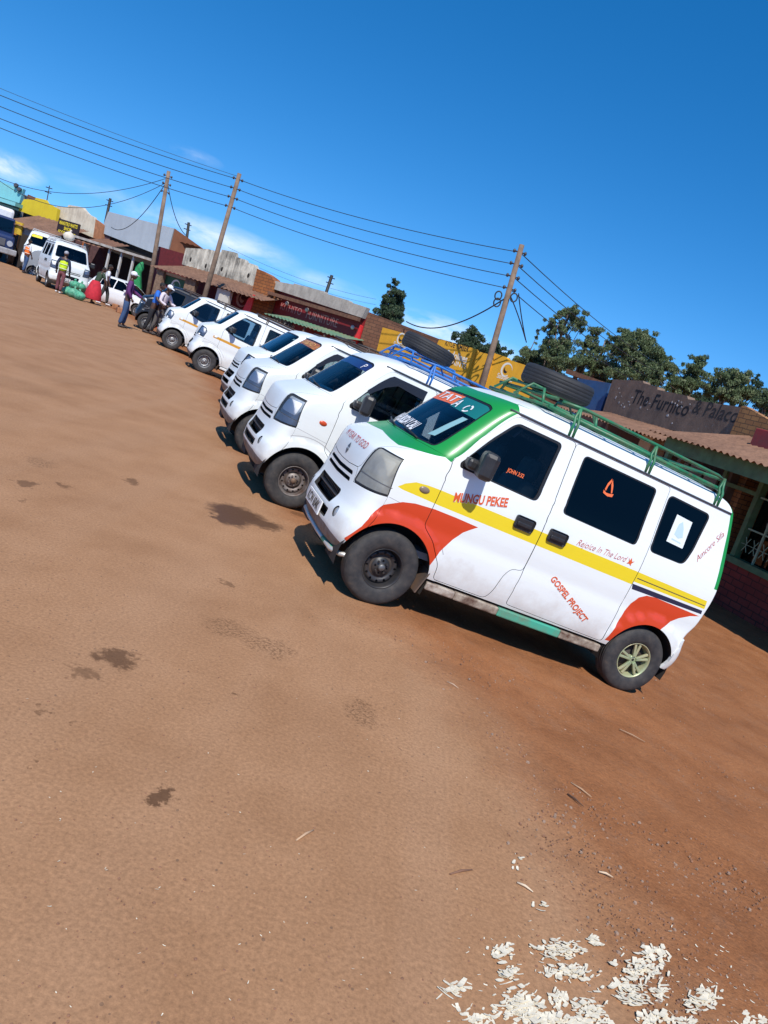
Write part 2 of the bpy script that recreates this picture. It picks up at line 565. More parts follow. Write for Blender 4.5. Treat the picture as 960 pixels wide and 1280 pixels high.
def panel(sh, name, outer, holes, decals, mats, parent, sides=(1,), sp=.06, off=0.0, flange=.018, tri=None, far=None, gap=False):
    """one mesh: the part of the body skin inside outer and outside holes"""
    if far is not None:
        a = panel(sh, name, outer, holes, decals, mats, parent, (1,), sp, off, flange, tri)
        b = panel(sh, name, outer, holes, decals, (), None, (-1,), sp, off, flange, far)
        bm = bmesh.new(); bm.from_mesh(a.data); bm.from_mesh(b.data); bm.to_mesh(a.data); bm.free()
        for f in a.data.polygons: f.use_smooth = True
        me = b.data; bpy.data.objects.remove(b); bpy.data.meshes.remove(me)
        return a
    uv, T, mi = tri if tri is not None else triangulate(outer, holes, decals, sp)
    P0 = sh.S(uv[:, 0], uv[:, 1]); N0 = sh.N(uv[:, 0], uv[:, 1])
    verts, faces, fmi, lnorm, smooth = [], [], [], [], []
    index = {}
    def vid(p):
        k = (round(float(p[0]), 5), round(float(p[1]), 5), round(float(p[2]), 5))
        if k not in index:
            index[k] = len(verts); verts.append(k)
        return index[k]
    edges = {}
    for t in T:
        for a, b in ((t[0], t[1]), (t[1], t[2]), (t[2], t[0])):
            k = (min(a, b), max(a, b)); edges.setdefault(k, []).append((a, b))
    bnd = [v[0] for k, v in edges.items() if len(v) == 1]
    bnd = [(a, b) for a, b in bnd if not (max(uv[a, 0], uv[b, 0]) < 2e-3 or min(uv[a, 0], uv[b, 0]) > UMAX - 2e-3)]
    for sd in sides:
        P = (P0 + N0 * off).copy(); N_ = N0.copy()
        mid = (uv[:, 0] < 1e-3) | (uv[:, 0] > UMAX - 1e-3)
        P[mid, 1] = 0
        if sd < 0:
            P[:, 1] *= -1; N_[:, 1] *= -1
        ids = {int(i): vid(P[i]) for i in np.unique(T)}
        for t, k in zip(T, mi):
            a, b, c = t
            g = np.cross(P[b] - P[a], P[c] - P[a])
            if np.dot(g, N_[a] + N_[b] + N_[c]) < 0: b, c = c, b
            f = (ids[int(a)], ids[int(b)], ids[int(c)])
            if len(set(f)) < 3: continue
            faces.append(f); fmi.append(int(k)); smooth.append(True)
            lnorm += [tuple(N_[a]), tuple(N_[b]), tuple(N_[c])]
        if flange:
            for a, b in bnd:
                q = [P[a], P[b], P[b] - N_[b] * flange, P[a] - N_[a] * flange]
                g = np.cross(q[1] - q[0], q[3] - q[0]); l = np.linalg.norm(g)
                f = (ids[int(a)], ids[int(b)], vid(q[2]), vid(q[3]))
                if len(set(f)) < 4 or l < 1e-12: continue
                faces.append(f); fmi.append(len(mats) if gap else 0); smooth.append(False)
                lnorm += [tuple(g / l)] * 4
    me = bpy.data.meshes.new(name)
    me.from_pydata(verts, [], faces)
    me.polygons.foreach_set('material_index', fmi)
    me.polygons.foreach_set('use_smooth', smooth)
    me.normals_split_custom_set([Vector(n) for n in lnorm])
    return link_mesh(name, me, parent, list(mats) + ([mat('painted gap shade', (.02, .019, .018), .9)] if gap else []))  # near-black panel edges: shade in the seams put into the colour

def wrap_text(sh, name, body, m_, parent, mode, x0, z0, x1, z1, height, shear=0.0, bold=0.0, off=.003, side=1, arc=0.0):
    """lettering laid on the skin: baseline from (x0, z0) to (x1, z1), in side ('D') or front ('F') coordinates"""
    vs, fs = text_geo(body, shear, bold)
    w = vs[:, 0].max()
    d = np.array([x1 - x0, z1 - z0]); L = np.linalg.norm(d); d /= L; nrm = np.array([-d[1], d[0]])
    if mode == 'F' : pass
    U = []; sg = []
    for x, y in vs:
        q = np.array([x0, z0]) + d * (x / w * L) + nrm * (y * height + arc * math.sin(x / w * PI))
        if mode == 'D': U.append(sh.D(q[0], q[1])); sg.append(side)
        else:
            U.append(sh.F(q[0], q[1])); sg.append(1 if q[0] >= 0 else -1)
    U = np.array(U); sg = np.array(sg)
    P = sh.S(U[:, 0], U[:, 1]) + sh.N(U[:, 0], U[:, 1]) * off
    P[:, 1] *= sg
    me = bpy.data.meshes.new(name)
    me.from_pydata([tuple(p) for p in P], [], fs)
    return link_mesh(name, me, parent, [m_])

def decal_patch(sh, name, P, m_, parent, side=1, off=.003, sp=.05):
    uv, T, mi = triangulate(P, [], [], sp)
    return panel(sh, name, P, [], [], [m_], parent, (side,), sp, off, 0, (uv, T, mi))

# ------------------------------------------------------------------ wheels
def rubber():
    if 'tyre rubber' in _mats: return _mats['tyre rubber']
    mt, nt, b = new_mat('tyre rubber')
    co = coords(nt)
    f = noise_t(nt, co, 14, 5, .65)
    c = ramp(nt, f, [(.35, (.022, .022, .024)), (.62, (.05, .045, .042)), (.8, (.12, .08, .055))])
    nt.links.new(c, b.inputs['Base Color']); b.inputs['Roughness'].default_value = .78
    _mats['tyre rubber'] = mt
    return mt

def tyre_prof(R_, r_, w, groove=.007):
    h = w / 2
    P = [(r_, -h * .72), (r_ + .010, -h * .90), (r_ + .04, -h), (R_ - .055, -h * 1.02), (R_ - .026, -h * .96), (R_ - .011, -h * .82), (R_ - .003, -h * .62)]
    for g in (-.5, -.16, .18, .52):
        gc = g * h
        P += [(R_, gc - .006), (R_ - groove, gc - .0045), (R_ - groove, gc + .0), (R_, gc + .0015)]
    P += [(R_ - .003, h * .66), (R_ - .011, h * .82), (R_ - .026, h * .96), (R_ - .055, h * 1.02), (r_ + .04, h), (r_ + .01, h * .9), (r_, h * .72)]
    return P

def tyre_mesh(mb, R_=.287, r_=.152, w=.165, n=48, c=(0, 0, 0), axis='y', blocks=True, groove=.007):
    mb.lathe(tyre_prof(R_, r_, w, groove), n, axis, c)
    if blocks and axis == 'y':           # shoulder tread lugs
        for k in range(56):
            a = 2 * PI * (k + .5) / 56
            for sg in (-1, 1):
                rot = Euler((0, -a, 0)).to_matrix()
                p = rot @ Vector((R_ - .008, 0, 0))
                mb.box((c[0] + p.x, c[1] + sg * w * .40, c[2] + p.z), (.012, .022, .011), rot)
    return mb

def steel_disc(n_holes=12, r_out=.148, fine=True):
    """pressed steel wheel disc with a ring of round holes, facing -y"""
    prof = [(0, .0), (.030, .0), (.034, .004), (.066, .006), (.072, .020), (.082, .026), (.096, .012), (.112, .006), (.124, .010), (.136, .030), (r_out, .034)]
    pr = np.array(prof)
    V, E = [], []
    def ring(cx, cz, r, n):
        i0 = len(V)
        for k in range(n): V.append(Vector((cx + r * math.cos(2 * PI * k / n), cz + r * math.sin(2 * PI * k / n))))
        E.extend([(i0 + k, i0 + (k + 1) % n) for k in range(n)])
    nn = 48 if fine else 24
    for r in (.030, .034, .066, .072, .082, .096, .112, .124, .136, r_out): ring(0, 0, r, nn)
    hol = [(.112 * math.cos(2 * PI * k / n_holes), .112 * math.sin(2 * PI * k / n_holes), .0105) for k in range(n_holes)]
    hol += [(.048 * math.cos(2 * PI * k / 4 + .4), .048 * math.sin(2 * PI * k / 4 + .4), .0085) for k in range(4)]
    for h in hol: ring(h[0], h[1], h[2], 10 if fine else 6)
    V.append(Vector((0, 0)))
    r = delaunay_2d_cdt(V, E, [], 0, 1e-6)
    vs = [(p[0], float(np.interp(math.hypot(p[0], p[1]), pr[:, 0], pr[:, 1])), p[1]) for p in r[0]]
    fs = []
    for f in r[2]:
        c = sum((Vector(r[0][i]) for i in f), Vector((0, 0))) / len(f)
        if c.length > r_out or any((c.x - h[0]) ** 2 + (c.y - h[1]) ** 2 < (h[2] * .97) ** 2 for h in hol): continue
        fs.append(tuple(f))
    return vs, fs

def make_wheel(parent, pos, side, kind, rimmat, hubmat=None, steer=0.0, R_=.287, fine=True, w=.165):
    """side +1 = the -y side; wheel > tyre, rim, hub"""
    n = 56 if fine else 28
    wh = bpy.data.objects.new('wheel', None); col.objects.link(wh); wh.parent = parent
    wh.location = pos
    wh.rotation_euler = (0, rnd.uniform(0, 1.2), (0 if side > 0 else PI) + steer)
    mb = MB(); tyre_mesh(mb, R_, .152, w, n, blocks=False); mb.build('tyre', rubber(), wh)
    mb = MB()
    mb.lathe([(.153, -w * .37), (.158, -w * .40), (.156, -w * .43), (.149, -w * .42), (.146, -w * .25), (.132, -w * .05), (.132, w * .3), (.15, w * .4)], n)
    if kind == 'steel':
        vs, fs = steel_disc(fine=fine)
        i0 = [mb.bm.verts.new((x, y - w * .20, z)) for x, y, z in vs]
        for f in fs:
            q = mb.bm.faces.new([i0[i] for i in f]); q.smooth = True
        for k in range(4):
            a = 2 * PI * k / 4 + .4 + PI / 4
            mb.tube([(.048 * math.cos(a), -w * .20 - .012, .048 * math.sin(a)), (.048 * math.cos(a), -w * .2 + .008, .048 * math.sin(a))], .009, 6)
        mb.build('rim', rimmat, wh)
        mb = MB(); mb.lathe([(.0, -w * .20 - .022), (.022, -w * .20 - .022), (.027, -w * .2 - .014), (.028, -w * .2 + .006)], 20)
        mb.build('hub', hubmat or rimmat, wh)
    else:
        for k in range(5):
            for dd in (-.16, .16):
                a = 2 * PI * k / 5 + dd
                a0 = 2 * PI * k / 5 + dd * .9
                p0 = Vector((.028 * math.cos(a0), -w * .30, .028 * math.sin(a0))); p1 = Vector((.142 * math.cos(a), -w * .34, .142 * math.sin(a)))
                d = p1 - p0; ang = math.atan2(d.z, d.x)
                mb.box((p0 + p1) / 2, (d.length, .022, .021), Euler((0, -ang, 0)).to_matrix(), .004)
        mb.lathe([(.012, -w * .33), (.034, -w * .33), (.038, -w * .30), (.038, -w * .1)], 24)
        mb.build('rim', rimmat, wh)
        mb = MB(); mb.lathe([(0, -w * .31), (.013, -w * .31), (.013, -w * .25)], 14); mb.build('hub', mat('wheel hub black', (.02, .02, .02), .5), wh)
    mb = MB(); mb.lathe([(0, -.015), (.128, -.012), (.13, .05)], 24); mb.build('brake_drum', mat('brake drum', (.035, .03, .027), .8, dirt=(.12, .07, .045)), wh)
    return wh
# ------------------------------------------------------------------ the minivans
VAN_LEV = [
    # z,   v,    nose, depth, half width, tail, tail corner
    (.26, .26, -.38, .19, .675, 2.74, .10), (.33, .33, -.440, .20, .705, 2.80, .10), (.42, .42, -.470, .205, .725, 2.82, .10),
    (.52, .52, -.470, .21, .735, 2.815, .10), (.62, .62, -.437, .215, .7375, 2.80, .09), (.75, .75, -.416, .215, .7375, 2.83, 0.06),
    (.88, .88, -.408, .225, .7375, 2.845, 0.055), (.98, .98, -.398, .235, .7375, 2.85, 0.05), (1.06, 1.07, -.378, .25, .733, 2.852, 0.05),
    (1.11, 1.16, -.318, .265, .728, 2.85, 0.05), (1.16, 1.26, -.228, .285, .721, 2.846, 0.05), (1.20, 1.35, -.155, .30, .714, 2.842, 0.05),
    (1.235, 1.43, -.095, .31, .708, 2.838, 0.05), (1.46, 1.72, .095, .275, .664, 2.8, 0.055), (1.69, 2.02, .285, .24, .624, 2.748, 0.06),
    (1.73, 2.07, .325, .24, .618, 2.736, 0.065), (1.765, 2.12, .385, .25, .606, 2.715, 0.08), (1.80, 2.18, .48, .28, .575, 2.68, 0.11),
    (1.828, 2.26, .60, .32, .51, 2.60, .16), (1.848, 2.38, .78, .36, .40, 2.50, .20), (1.858, 2.52, 1.0, .30, .26, 2.30, .2),
    (1.862, 2.66, 1.3, .15, .12, 2.0, .12), (1.863, 2.78, 1.5, .02, .015, 1.6, .015)]

FWIN = [(.222, 1.192), (.212, 1.225), (.37, 1.462), (.505, 1.628), (.545, 1.655), (.942, 1.655), (.907, 1.180)]
SWIN = [(1.160, 1.650), (1.152, 1.180), (1.882, 1.172), (1.888, 1.649)]
QWIN = [(2.024, 1.652), (2.026, 1.176), (2.385, 1.182), (2.43, 1.32), (2.472, 1.642)]
FDOOR = [(.152, 1.232), (.152, .70), (.26, .62), (.385, .46), (.40, .347), (.865, .347), (.895, .42), (.915, .57), (.955, .64), (1.052, .655), (1.047, 1.17), (1.050, 1.705), (.52, 1.700), (.475, 1.668), (.30, 1.452)]
SDOOR = [(1.058, .362), (2.005, .347), (2.01, 1.17), (2.005, 1.705), (1.056, 1.705), (1.053, 1.17), (1.060, .60)]

class P_(dict):
    __getattr__ = dict.get

def arch_poly(sh, ax, az, ar):
    P = []
    for k in range(41):
        a = -.35 + (PI + .7) * k / 40
        P.append(sh.D(ax + ar * math.cos(a), max(az + ar * math.sin(a), .18)))
    return P

def seat(parent, x, y, mats, back=1.0, scale=1.0):
    mb = MB()
    mb.box((x, y, .68), (.46, .46, .16), None, .05)
    mb.box((x + .23, y, .98), (.14, .46, .62), Euler((0, .18, 0)).to_matrix(), .05)
    mb.box((x + .31, y, 1.37), (.10, .25, .18), Euler((0, .12, 0)).to_matrix(), .04)
    return mb.build('seat', mats, parent)

def clip_tri(P, Q, sp):
    """triangles of P that fall inside Q"""
    uv, T, mi = triangulate(P, [], [(Q, 1)], sp)
    k = mi == 1
    return uv, T[k], mi[k] * 0

def build_van(name, M, label, group, p):
    """a small one-box minivan. p holds paint, livery, lamps, wheels, rack ..."""
    sh = Shell(p.lev or VAN_LEV, p.p or 2.9, axles=((0, .29, .355), (2.4, .29, .335)))
    fine = p.fine
    sp = .055 if fine else .11
    root = empty(name, M, label, p.cat or 'van', group)
    W = p.paint
    black = mat('black plastic trim', (.022, .022, .024), .42, var=.25, vscale=20)
    seal = mat('window rubber', (.012, .012, .013), .5)
    dark = mat('underside grime', (.03, .024, .02), .9)
    glass_s = p.side_glass or glass('tinted side glass', (.06, .07, .085))
    glass_f = p.front_glass or glass('front door glass', (.42, .48, .50))
    glass_w = p.screen_glass or glass('windscreen glass', (.62, .72, .74))
    mats = [W] + list(p.livery_mats or [])
    D2 = lambda P: sh.pts(P)
    fw, sw, qw = (D2(densify(roundpoly(w, r, 5), .06)) for w, r in ((p.fwin or FWIN, .045), (SWIN, .04), (p.qwin or QWIN, .05)))
    fd, sd = D2(densify(roundpoly(FDOOR, .035, 3), .06)), D2(densify(roundpoly(SDOOR, .03, 3), .06))
    fa, ra = arch_poly(sh, 0, .29, .355), arch_poly(sh, 2.4, .29, .335)
    lamp = roundpoly(sh.pts(p.lamp or [('F', .458, .776), ('F', .475, .93), ('F', .505, 1.088), (-.192, 1.086), (-.20, .800)]), .028, 4)
    bon = sh.pts([('F', 0, .858), ('F', .2, .862), ('F', .41, .880), ('F', .444, .905), ('F', .462, .96), ('F', .492, 1.085), ('F', .512, 1.108), (-.245, 1.128), (-.12, 1.172), (0, 1.206), (.085, 1.224), ('F', .58, 1.2315), ('F', 0, 1.2315)])
    bon[0] = (0.0, bon[0][1]); bon[-1] = (0.0, bon[-1][1])
    bum = sh.pts([('F', 0, .265), ('F', .3, .265), ('F', .55, .27), (-.20, .30), (-.20, .796), ('F', .455, .768), ('F', .438, .83), ('F', .41, .875), ('F', .2, .857), ('F', 0, .853)])
    scr = roundpoly(sh.pts([('F', 0, 1.243), ('F', .35, 1.243), ('F', .595, 1.252), ('F', .575, 1.46), ('F', .54, 1.665), ('F', .48, 1.692), ('F', .2, 1.697), ('F', 0, 1.698)]), .03, 4)
    scr = [(max(a, 0), b) for a, b in scr]
    scr = [q for q in scr]
    scr_hole = [(a, b) for a, b in offset(scr, .004)]
    scr_hole = [(a if a > .02 else -.02, b) for a, b in scr_hole]
    gate = sh.pts([('B', 0, .62), ('B', .60, .62), ('B', .64, 1.0), ('B', .60, 1.66), ('B', .5, 1.74), ('B', 0, 1.745)])
    gate[0] = (UMAX, gate[0][1]); gate[-1] = (UMAX, gate[-1][1])
    rglass = roundpoly(sh.pts([('B', 0, 1.16), ('B', .55, 1.16), ('B', .52, 1.64), ('B', 0, 1.66)]), .04, 3)
    rglass = [(min(a, UMAX), b) for a, b in rglass]
    ex = lambda P, d=.0040: [(a, b) for a, b in offset(P, d)]
    exc = lambda P, d=.0040: [(a if a > .02 else -.05, b) if a < 1 else ((a, b) if a < UMAX - .02 else (UMAX + .05, b)) for a, b in offset(P, d)]
    v1 = sh.v1
    rect = [(0, float(sh.vz(.335))), (UMAX, float(sh.vz(.335))), (UMAX, v1), (0, v1)]
    mats = mats + [mat('crease shade grey', (.42, .42, .43), .5), mat('valance grey', (.24, .225, .21), .65, dirt=(.16, .09, .055), dscale=8, damt=.8), mat('bumper grime', (.40, .31, .24), .8, dirt=(.20, .11, .06), dscale=14, damt=.9)]  # first grey paints the shade of body creases as thin strips
    nc = len(mats) - 3
    dec = [(sh.pts(q) if not p.get('raw') else q, k) for q, k in (p.decals or [])]
    if not p.no_crease:
        arc = [(.47 * math.cos(a), .29 + .47 * math.sin(a)) for a in [R(118 - 6 * k) for k in range(15)]]
        dec.insert(0, (sh.pts(arc + [(.463 * math.cos(a), .29 + .463 * math.sin(a)) for a in [R(34 + 6 * k) for k in range(15)]]), nc))
        dec.insert(0, (sh.pts([(-.19, .803), (.15, .772), (.15, .767), (-.19, .798)]), nc))
        dec.append((sh.pts([('F', 0, .20), ('F', .55, .20), (-.20, .22), (-.20, .30), ('F', .56, .375), ('F', .40, .395), ('F', 0, .40)]), nc + 1))
        dec.append((sh.pts([(-.335, .36), (-.30, .42), (-.25, .52), (-.23, .53), (-.262, .42), (-.255, .36), (-.20, .30), (-.34, .27)]), nc + 2))
    holes = [exc(bon), exc(bum), ex(lamp, .004), scr_hole, ex(fd), ex(sd), fa, ra, ex(qw, .004), exc(gate)]
    tri = triangulate(rect, holes, dec, sp)
    panel(sh, 'body_shell', rect, holes, dec, mats, root, (1, -1), sp, 0, .022, tri, gap=True)
    # bonnet, bumpers
    b_h = []
    panel(sh, 'bonnet', bon, b_h, dec, mats, root, (1, -1), sp * .8, 0, .018, triangulate(bon, b_h, dec, sp * .8), gap=True)
    gr = p.grille if p.grille is not None else [
        [('F', -.02, .818), ('F', .36, .830), ('F', .385, .802), ('F', -.02, .788)], [('F', -.02, .768), ('F', .37, .778), ('F', .39, .750), ('F', -.02, .738)],
        [('F', -.02, .665), ('F', .34, .665), ('F', .355, .640), ('F', .325, .538), ('F', -.02, .536)],
        [('F', -.02, .500), ('F', .37, .500), ('F', .36, .425), ('F', -.02, .420)]]
    gholes = []
    for q in gr:
        g = roundpoly(sh.pts([(k, max(a, 0), b) for k, a, b in q]), .012, 3)
        g = [(a if a > .012 else -.03, b) for a, b in g]
        gholes.append(g)
    fog = []
    fc = (.50, .525)
    for k in range(16):
        fog.append(sh.F(fc[0] + .036 * math.cos(2 * PI * k / 16), fc[1] + .045 * math.sin(2 * PI * k / 16)))
    bh = gholes + [fa] + ([fog] if p.fog else [])
    panel(sh, 'front_bumper', bum, bh, dec, mats, root, (1, -1), sp * .8, 0, .03, triangulate(bum, bh, dec, sp * .8), gap=True)
    rb = sh.pts([(2.67, .315), (2.705, .47), (2.72, .60), ('B', .6, .612), ('B', 0, .612), ('B', 0, .315)])
    rb[-1] = (UMAX, rb[-1][1]); rb[-2] = (UMAX, rb[-2][1])
    panel(sh, 'rear_bumper', rb, [], [], [W], root, (1, -1), sp, .016, .03, triangulate(rb, [], [], sp))
    # grille: dark bars behind the openings
    mb = MB()
    for z, x, w in ((.805, -.360, .42), (.757, -.360, .42), (.635, -.375, .38), (.575, -.375, .38), (.46, -.40, .40)):
        mb.box((x + .05, 0, z), (.02, 2 * w, .09 if z < .7 else .05))
    for z in ((.602, .48) if fine else (.602,)):
        mb.box((-.415 if z > .55 else -.435, 0, z), (.03, .66, .014), None, .004)
    if fine:
        for k in range(-7, 8):
            mb.box((-.398, k * .046, .602), (.02, .010, .125)); mb.box((-.415, k * .05, .46), (.02, .008, .08))
        for k in range(-9, 10):
            mb.box((-.368, k * .04, .78), (.02, .007, .085))
    mb.build('grille', black, root)
    # rear gate with its pane
    gt = panel(sh, 'tailgate', gate, [ex(rglass, .003)], dec, mats, root, (1, -1), sp, 0, .018, triangulate(gate, [[(a if a < UMAX - .02 else UMAX + .05, b) for a, b in offset(rglass, .003)]], dec, sp))
    panel(sh, 'rear_window', rglass, [], [], [glass_s], gt, (1, -1), sp, -.005, 0, triangulate(rglass, [], [], sp * 1.5))
    # windscreen with its stickers, seal and wipers
    sdec = [(sh.pts(q), k) for q, k in (p.screen_decals or [])]
    t1 = triangulate(scr, [], sdec, sp)
    if p.screen_decals_far is None: panel(sh, 'windscreen', scr, [], sdec, [glass_w] + list(p.screen_mats or []), root, (1, -1), sp, -.004, 0, t1)
    else:
        f_ = [(sh.pts(q), k) for q, k in p.screen_decals_far]
        panel(sh, 'windscreen', scr, [], sdec, [glass_w] + list(p.screen_mats or []), root, (1,), sp, -.004, 0, t1, far=triangulate(scr, [], f_, sp))
    ring_in = [(a if a > .03 else -.05, b) for a, b in offset(scr, -.016)]
    panel(sh, 'windscreen_seal', scr, [ring_in], [], [seal], root, (1, -1), sp, -.0015, 0, triangulate(scr, [ring_in], [], sp))
    # doors with panes, seals, handles
    ftri = triangulate(fd, [ex(fw, .003), fa], dec, sp); stri = triangulate(sd, [ex(sw, .003), ra], dec, sp)
    fg, sg, qg = (triangulate(q, [], [], sp * 1.6) for q in (fw, sw, qw))
    seals = [triangulate(q, [offset(q, -w)], [], sp * 1.5) for q, w in ((fw, .022), (sw, .012), (qw, .012))]
    for s in (1, -1):
        d = panel(sh, 'front_door', fd, [], dec, mats, root, (s,), sp, 0, .022, ftri, gap=True)
        panel(sh, 'door_window', fw, [], [], [glass_f], d, (s,), sp, -.008, 0, fg)
        panel(sh, 'window_seal', fw, [], [], [seal], d, (s,), sp, -.003, .010, seals[0])
        if s > 0: door_n = d
        d2 = panel(sh, 'sliding_door', sd, [], dec, mats, root, (s,), sp, 0, .022, stri, gap=True)
        panel(sh, 'door_window', sw, [], [], [glass_s], d2, (s,), sp, -.006, 0, sg)
        panel(sh, 'window_seal', sw, [], [], [seal], d2, (s,), sp, -.0025, 0, seals[1])
        if s > 0: slide_n = d2
        q = panel(sh, 'quarter_window', qw, [], [], [glass_s], root, (s,), sp, -.006, 0, qg)
        panel(sh, 'window_seal', qw, [], [], [seal], q, (s,), sp, -.0025, 0, seals[2])
        for par, cx in ((d, .883), (d2, 1.193)):
            mb = MB()
            y = -s * .741
            mb.box((cx, y, .994), (.172, .012, .105), None, .02)
            mb.box((cx, y - s * .009, .985), (.13, .018, .034), None, .008)
            mb.build('door_handle', p.handle or black, par)
        if s > 0 or fine:
            mb = MB()
            hx, hz = .335, 1.285
            if p.mirror == 'small': mb.box((hx, -s * .86, hz - .02), (.11, .18, .13), Euler((0, 0, s * .25)).to_matrix(), .03)
            else:
                mb.box((hx, -s * .875, hz), (.12, .185, .205), Euler((0, 0, -s * .25)).to_matrix(), .035)
            mb.box((hx - .04, -s * .745, hz - .035), (.13, .10, .085), None, .025)
            mb.build('wing_mirror', p.mirror_mat or black, d)
        # headlamp: lens over a bright bowl
        lt = triangulate(lamp, [], [], sp)
        L = panel(sh, 'headlamp', lamp, [], [], [p.lens or lens_mat('lamp lens', .25)], root, (s,), sp, -.002, 0, lt)
        panel(sh, 'lamp_rim', lamp, [], [], [seal], L, (s,), sp, -.001, .02, triangulate(lamp, [offset(lamp, -.013)], [], sp))
        chrome = p.bowl or mat('lamp bowl', (.36, .42, .49), .4, 0, var=.2, vscale=9)
        bw = panel(sh, 'lamp_bowl', lamp, [], [], [chrome], L, (s,), sp, -.022, 0, lt)
        rfl = offset(sh.pts([('F', .50, .90), ('F', .535, 1.045), (-.225, 1.05), (-.255, .90)]), -.006)
        rfl = roundpoly(rfl, .05, 5)
        panel(sh, 'reflector', rfl, [], [], [p.refl or mat('lamp reflector', (.95, .95, .95), .5, 0)], L, (s,), sp, -.012, .012, triangulate(rfl, [], [], sp))
        low = sh.pts([('F', .40, .79), ('F', .44, .875), (-.15, .868), (-.15, .78)])
        lowc = [q for q in low]
        if not p.lamp_low:
            panel(sh, 'turn_lamp', lamp, [], [], [mat('lamp lower bowl', (.46, .50, .54), .45, 0, var=.2, vscale=12)], L, (s,), sp, -.010, 0, clip_tri(lamp, lowc, sp))
            ln = sh.pts([('F', .468, .874), ('F', .56, .874), ('F', .66, .872), (-.195, .868), (-.195, .862), ('F', .66, .866), ('F', .56, .868), ('F', .468, .868)])
            panel(sh, 'lamp_divider', ln, [], [], [mat('lamp divider', (.12, .12, .12), .5)], L, (s,), sp, .0005, 0, triangulate(ln, [], [], sp))
        if p.lamp_low:
            lc = sh.S(*[np.array([q]) for q in sh.F(.56, .84)])[0]
            mb = MB(); mb.sphere((lc[0] + .03, s * lc[1], lc[2]), (.03, .10, .03), 12, 8); mb.build('reflector', mat('lamp reflector', (.95, .95, .95), .5, 0), L)
        if p.fog:
            ft = triangulate(fog, [], [], sp)
            panel(sh, 'fog_lamp', fog, [], [], [mat('fog lamp glass', (.55, .58, .60), .25, .4)], root, (s,), sp, -.012, .012, ft)
        # side repeater
        c0 = sh.S(*[np.array([q]) for q in sh.D(.032, .944)])[0]
        mb = MB(); mb.sphere((c0[0], s * c0[1], c0[2]), (.043, .012, .025), 14, 8)
        mb.build('indicator', p.indicator or mat('amber indicator', (.55, .12, .03), .3), root)
    # gutter along the roof and rail cover behind the sliding door
    for s in (1, -1):
        mb = MB()
        pts = []
        for k in range(25):
            x = .44 + (2.66 - .44) * k / 24
            q = sh.S(*[np.array([w]) for w in sh.D(x, 1.722)])[0]
            pts.append((q[0], s * (q[1] - .004), q[2]))
        mb.tube(pts, .009, 6)
        mb.build('roof_gutter', p.gutter or mat('gutter sealant', (.05, .055, .07), .5), root)
    for s in (1, -1):
        mb = MB()
        if not p.step:
            mb.box((1.22, -s * .70, .295), (1.66, .06, .055), None, .012); mb.build('sill', W, root)
        else:
            x0 = .37
            for x1, k in ((.62, 0), (1.02, 1), (1.62, 2), (2.03, 1)):
                mb.box(((x0 + x1) / 2, -s * .690, .283), (x1 - x0 - .001, .075, .060 + .004 * k), None, .010, k)
                x0 = x1
            mb.build('side_step', p.step, root)
    # what shows underneath and through the panes
    mb = MB()
    mb.box((1.2, 0, .335), (2.9, 1.06, .16)); mb.box((.05, 0, .40), (.62, .5, .25))
    for ax in (0, 2.4): mb.tube([(ax, -.62, .29), (ax, .62, .29)], .035, 8)
    for ax, ar in ((0, .37), (2.4, .35)):
        for s in (1, -1):
            ring0 = []
            for k in range(17):
                a = PI * k / 16 * 1.16 - .25
                ring0.append((ax + ar * math.cos(a), .29 + ar * math.sin(a)))
            for (x0, z0), (x1, z1) in zip(ring0, ring0[1:]):
                mb.poly([(x0, s * .715, z0), (x1, s * .715, z1), (x1, s * .40, z1), (x0, s * .40, z0)])
            mb.poly([(a, s * .40, b) for a, b in ring0])
    mb.build('chassis', dark, root)
    trim = p.trim or mat('cabin trim', (.10, .10, .105), .75)
    mb = MB()
    mb.box((1.3, 0, .47), (2.5, 1.30, .05))
    mb.box((.24, 0, 1.02), (.36, 1.22, .34), None, .06)
    mb.box((.19, 0, 1.19), (.30, 1.10, .03), None, .012)
    mb.box((1.02, -.655, .80), (.10, .03, .7)); mb.box((1.02, .655, .80), (.10, .03, .7))
    mb.build('dashboard', trim, root)
    if p.steering is not False:
        mb = MB()
        ring = [(.43 + .05 * math.sin(2 * PI * k / 24) , .34 + .185 * math.cos(2 * PI * k / 24), 1.20 + .165 * math.sin(2 * PI * k / 24)) for k in range(25)]
        mb.tube(ring, .014, 6); mb.box((.42, .34, 1.20), (.05, .12, .09), None, .02); mb.tube([(.42, .34, 1.2), (.18, .34, 1.02)], .02, 6)
        mb.build('steering_wheel', mat('steering black', (.03, .03, .03), .5), root)
    sm = p.seat or mat('seat cloth', (.16, .155, .15), .9, var=.2)
    for y in (-.34, .34): seat(root, .62, y, sm)
    for y in (-.33, .33): seat(root, 1.55, y, sm)
    # wheels
    for ax in (0, 2.4):
        for s in (1, -1):
            kind, rm, hm = (p.wheels or {}).get((ax > 1), ('steel', mat('rusty steel wheel', (.28, .26, .25), .6, .5, dirt=(.10, .055, .035), dscale=9, damt=.8), None))
            make_wheel(root, (ax, -s * .645, .287), s, kind, rm, hm, (p.steer or 0) if ax == 0 else 0, fine=fine)
    for s in (1, -1):
        mb = MB()
        mb.box((.335, -s * .63, .30), (.012, .20, .20), Euler((0, .25, 0)).to_matrix(), .003)
        mb.build('mud_flap', mat('mud flap', (.05, .045, .04), .85, dirt=(.16, .09, .055), damt=.8), root)
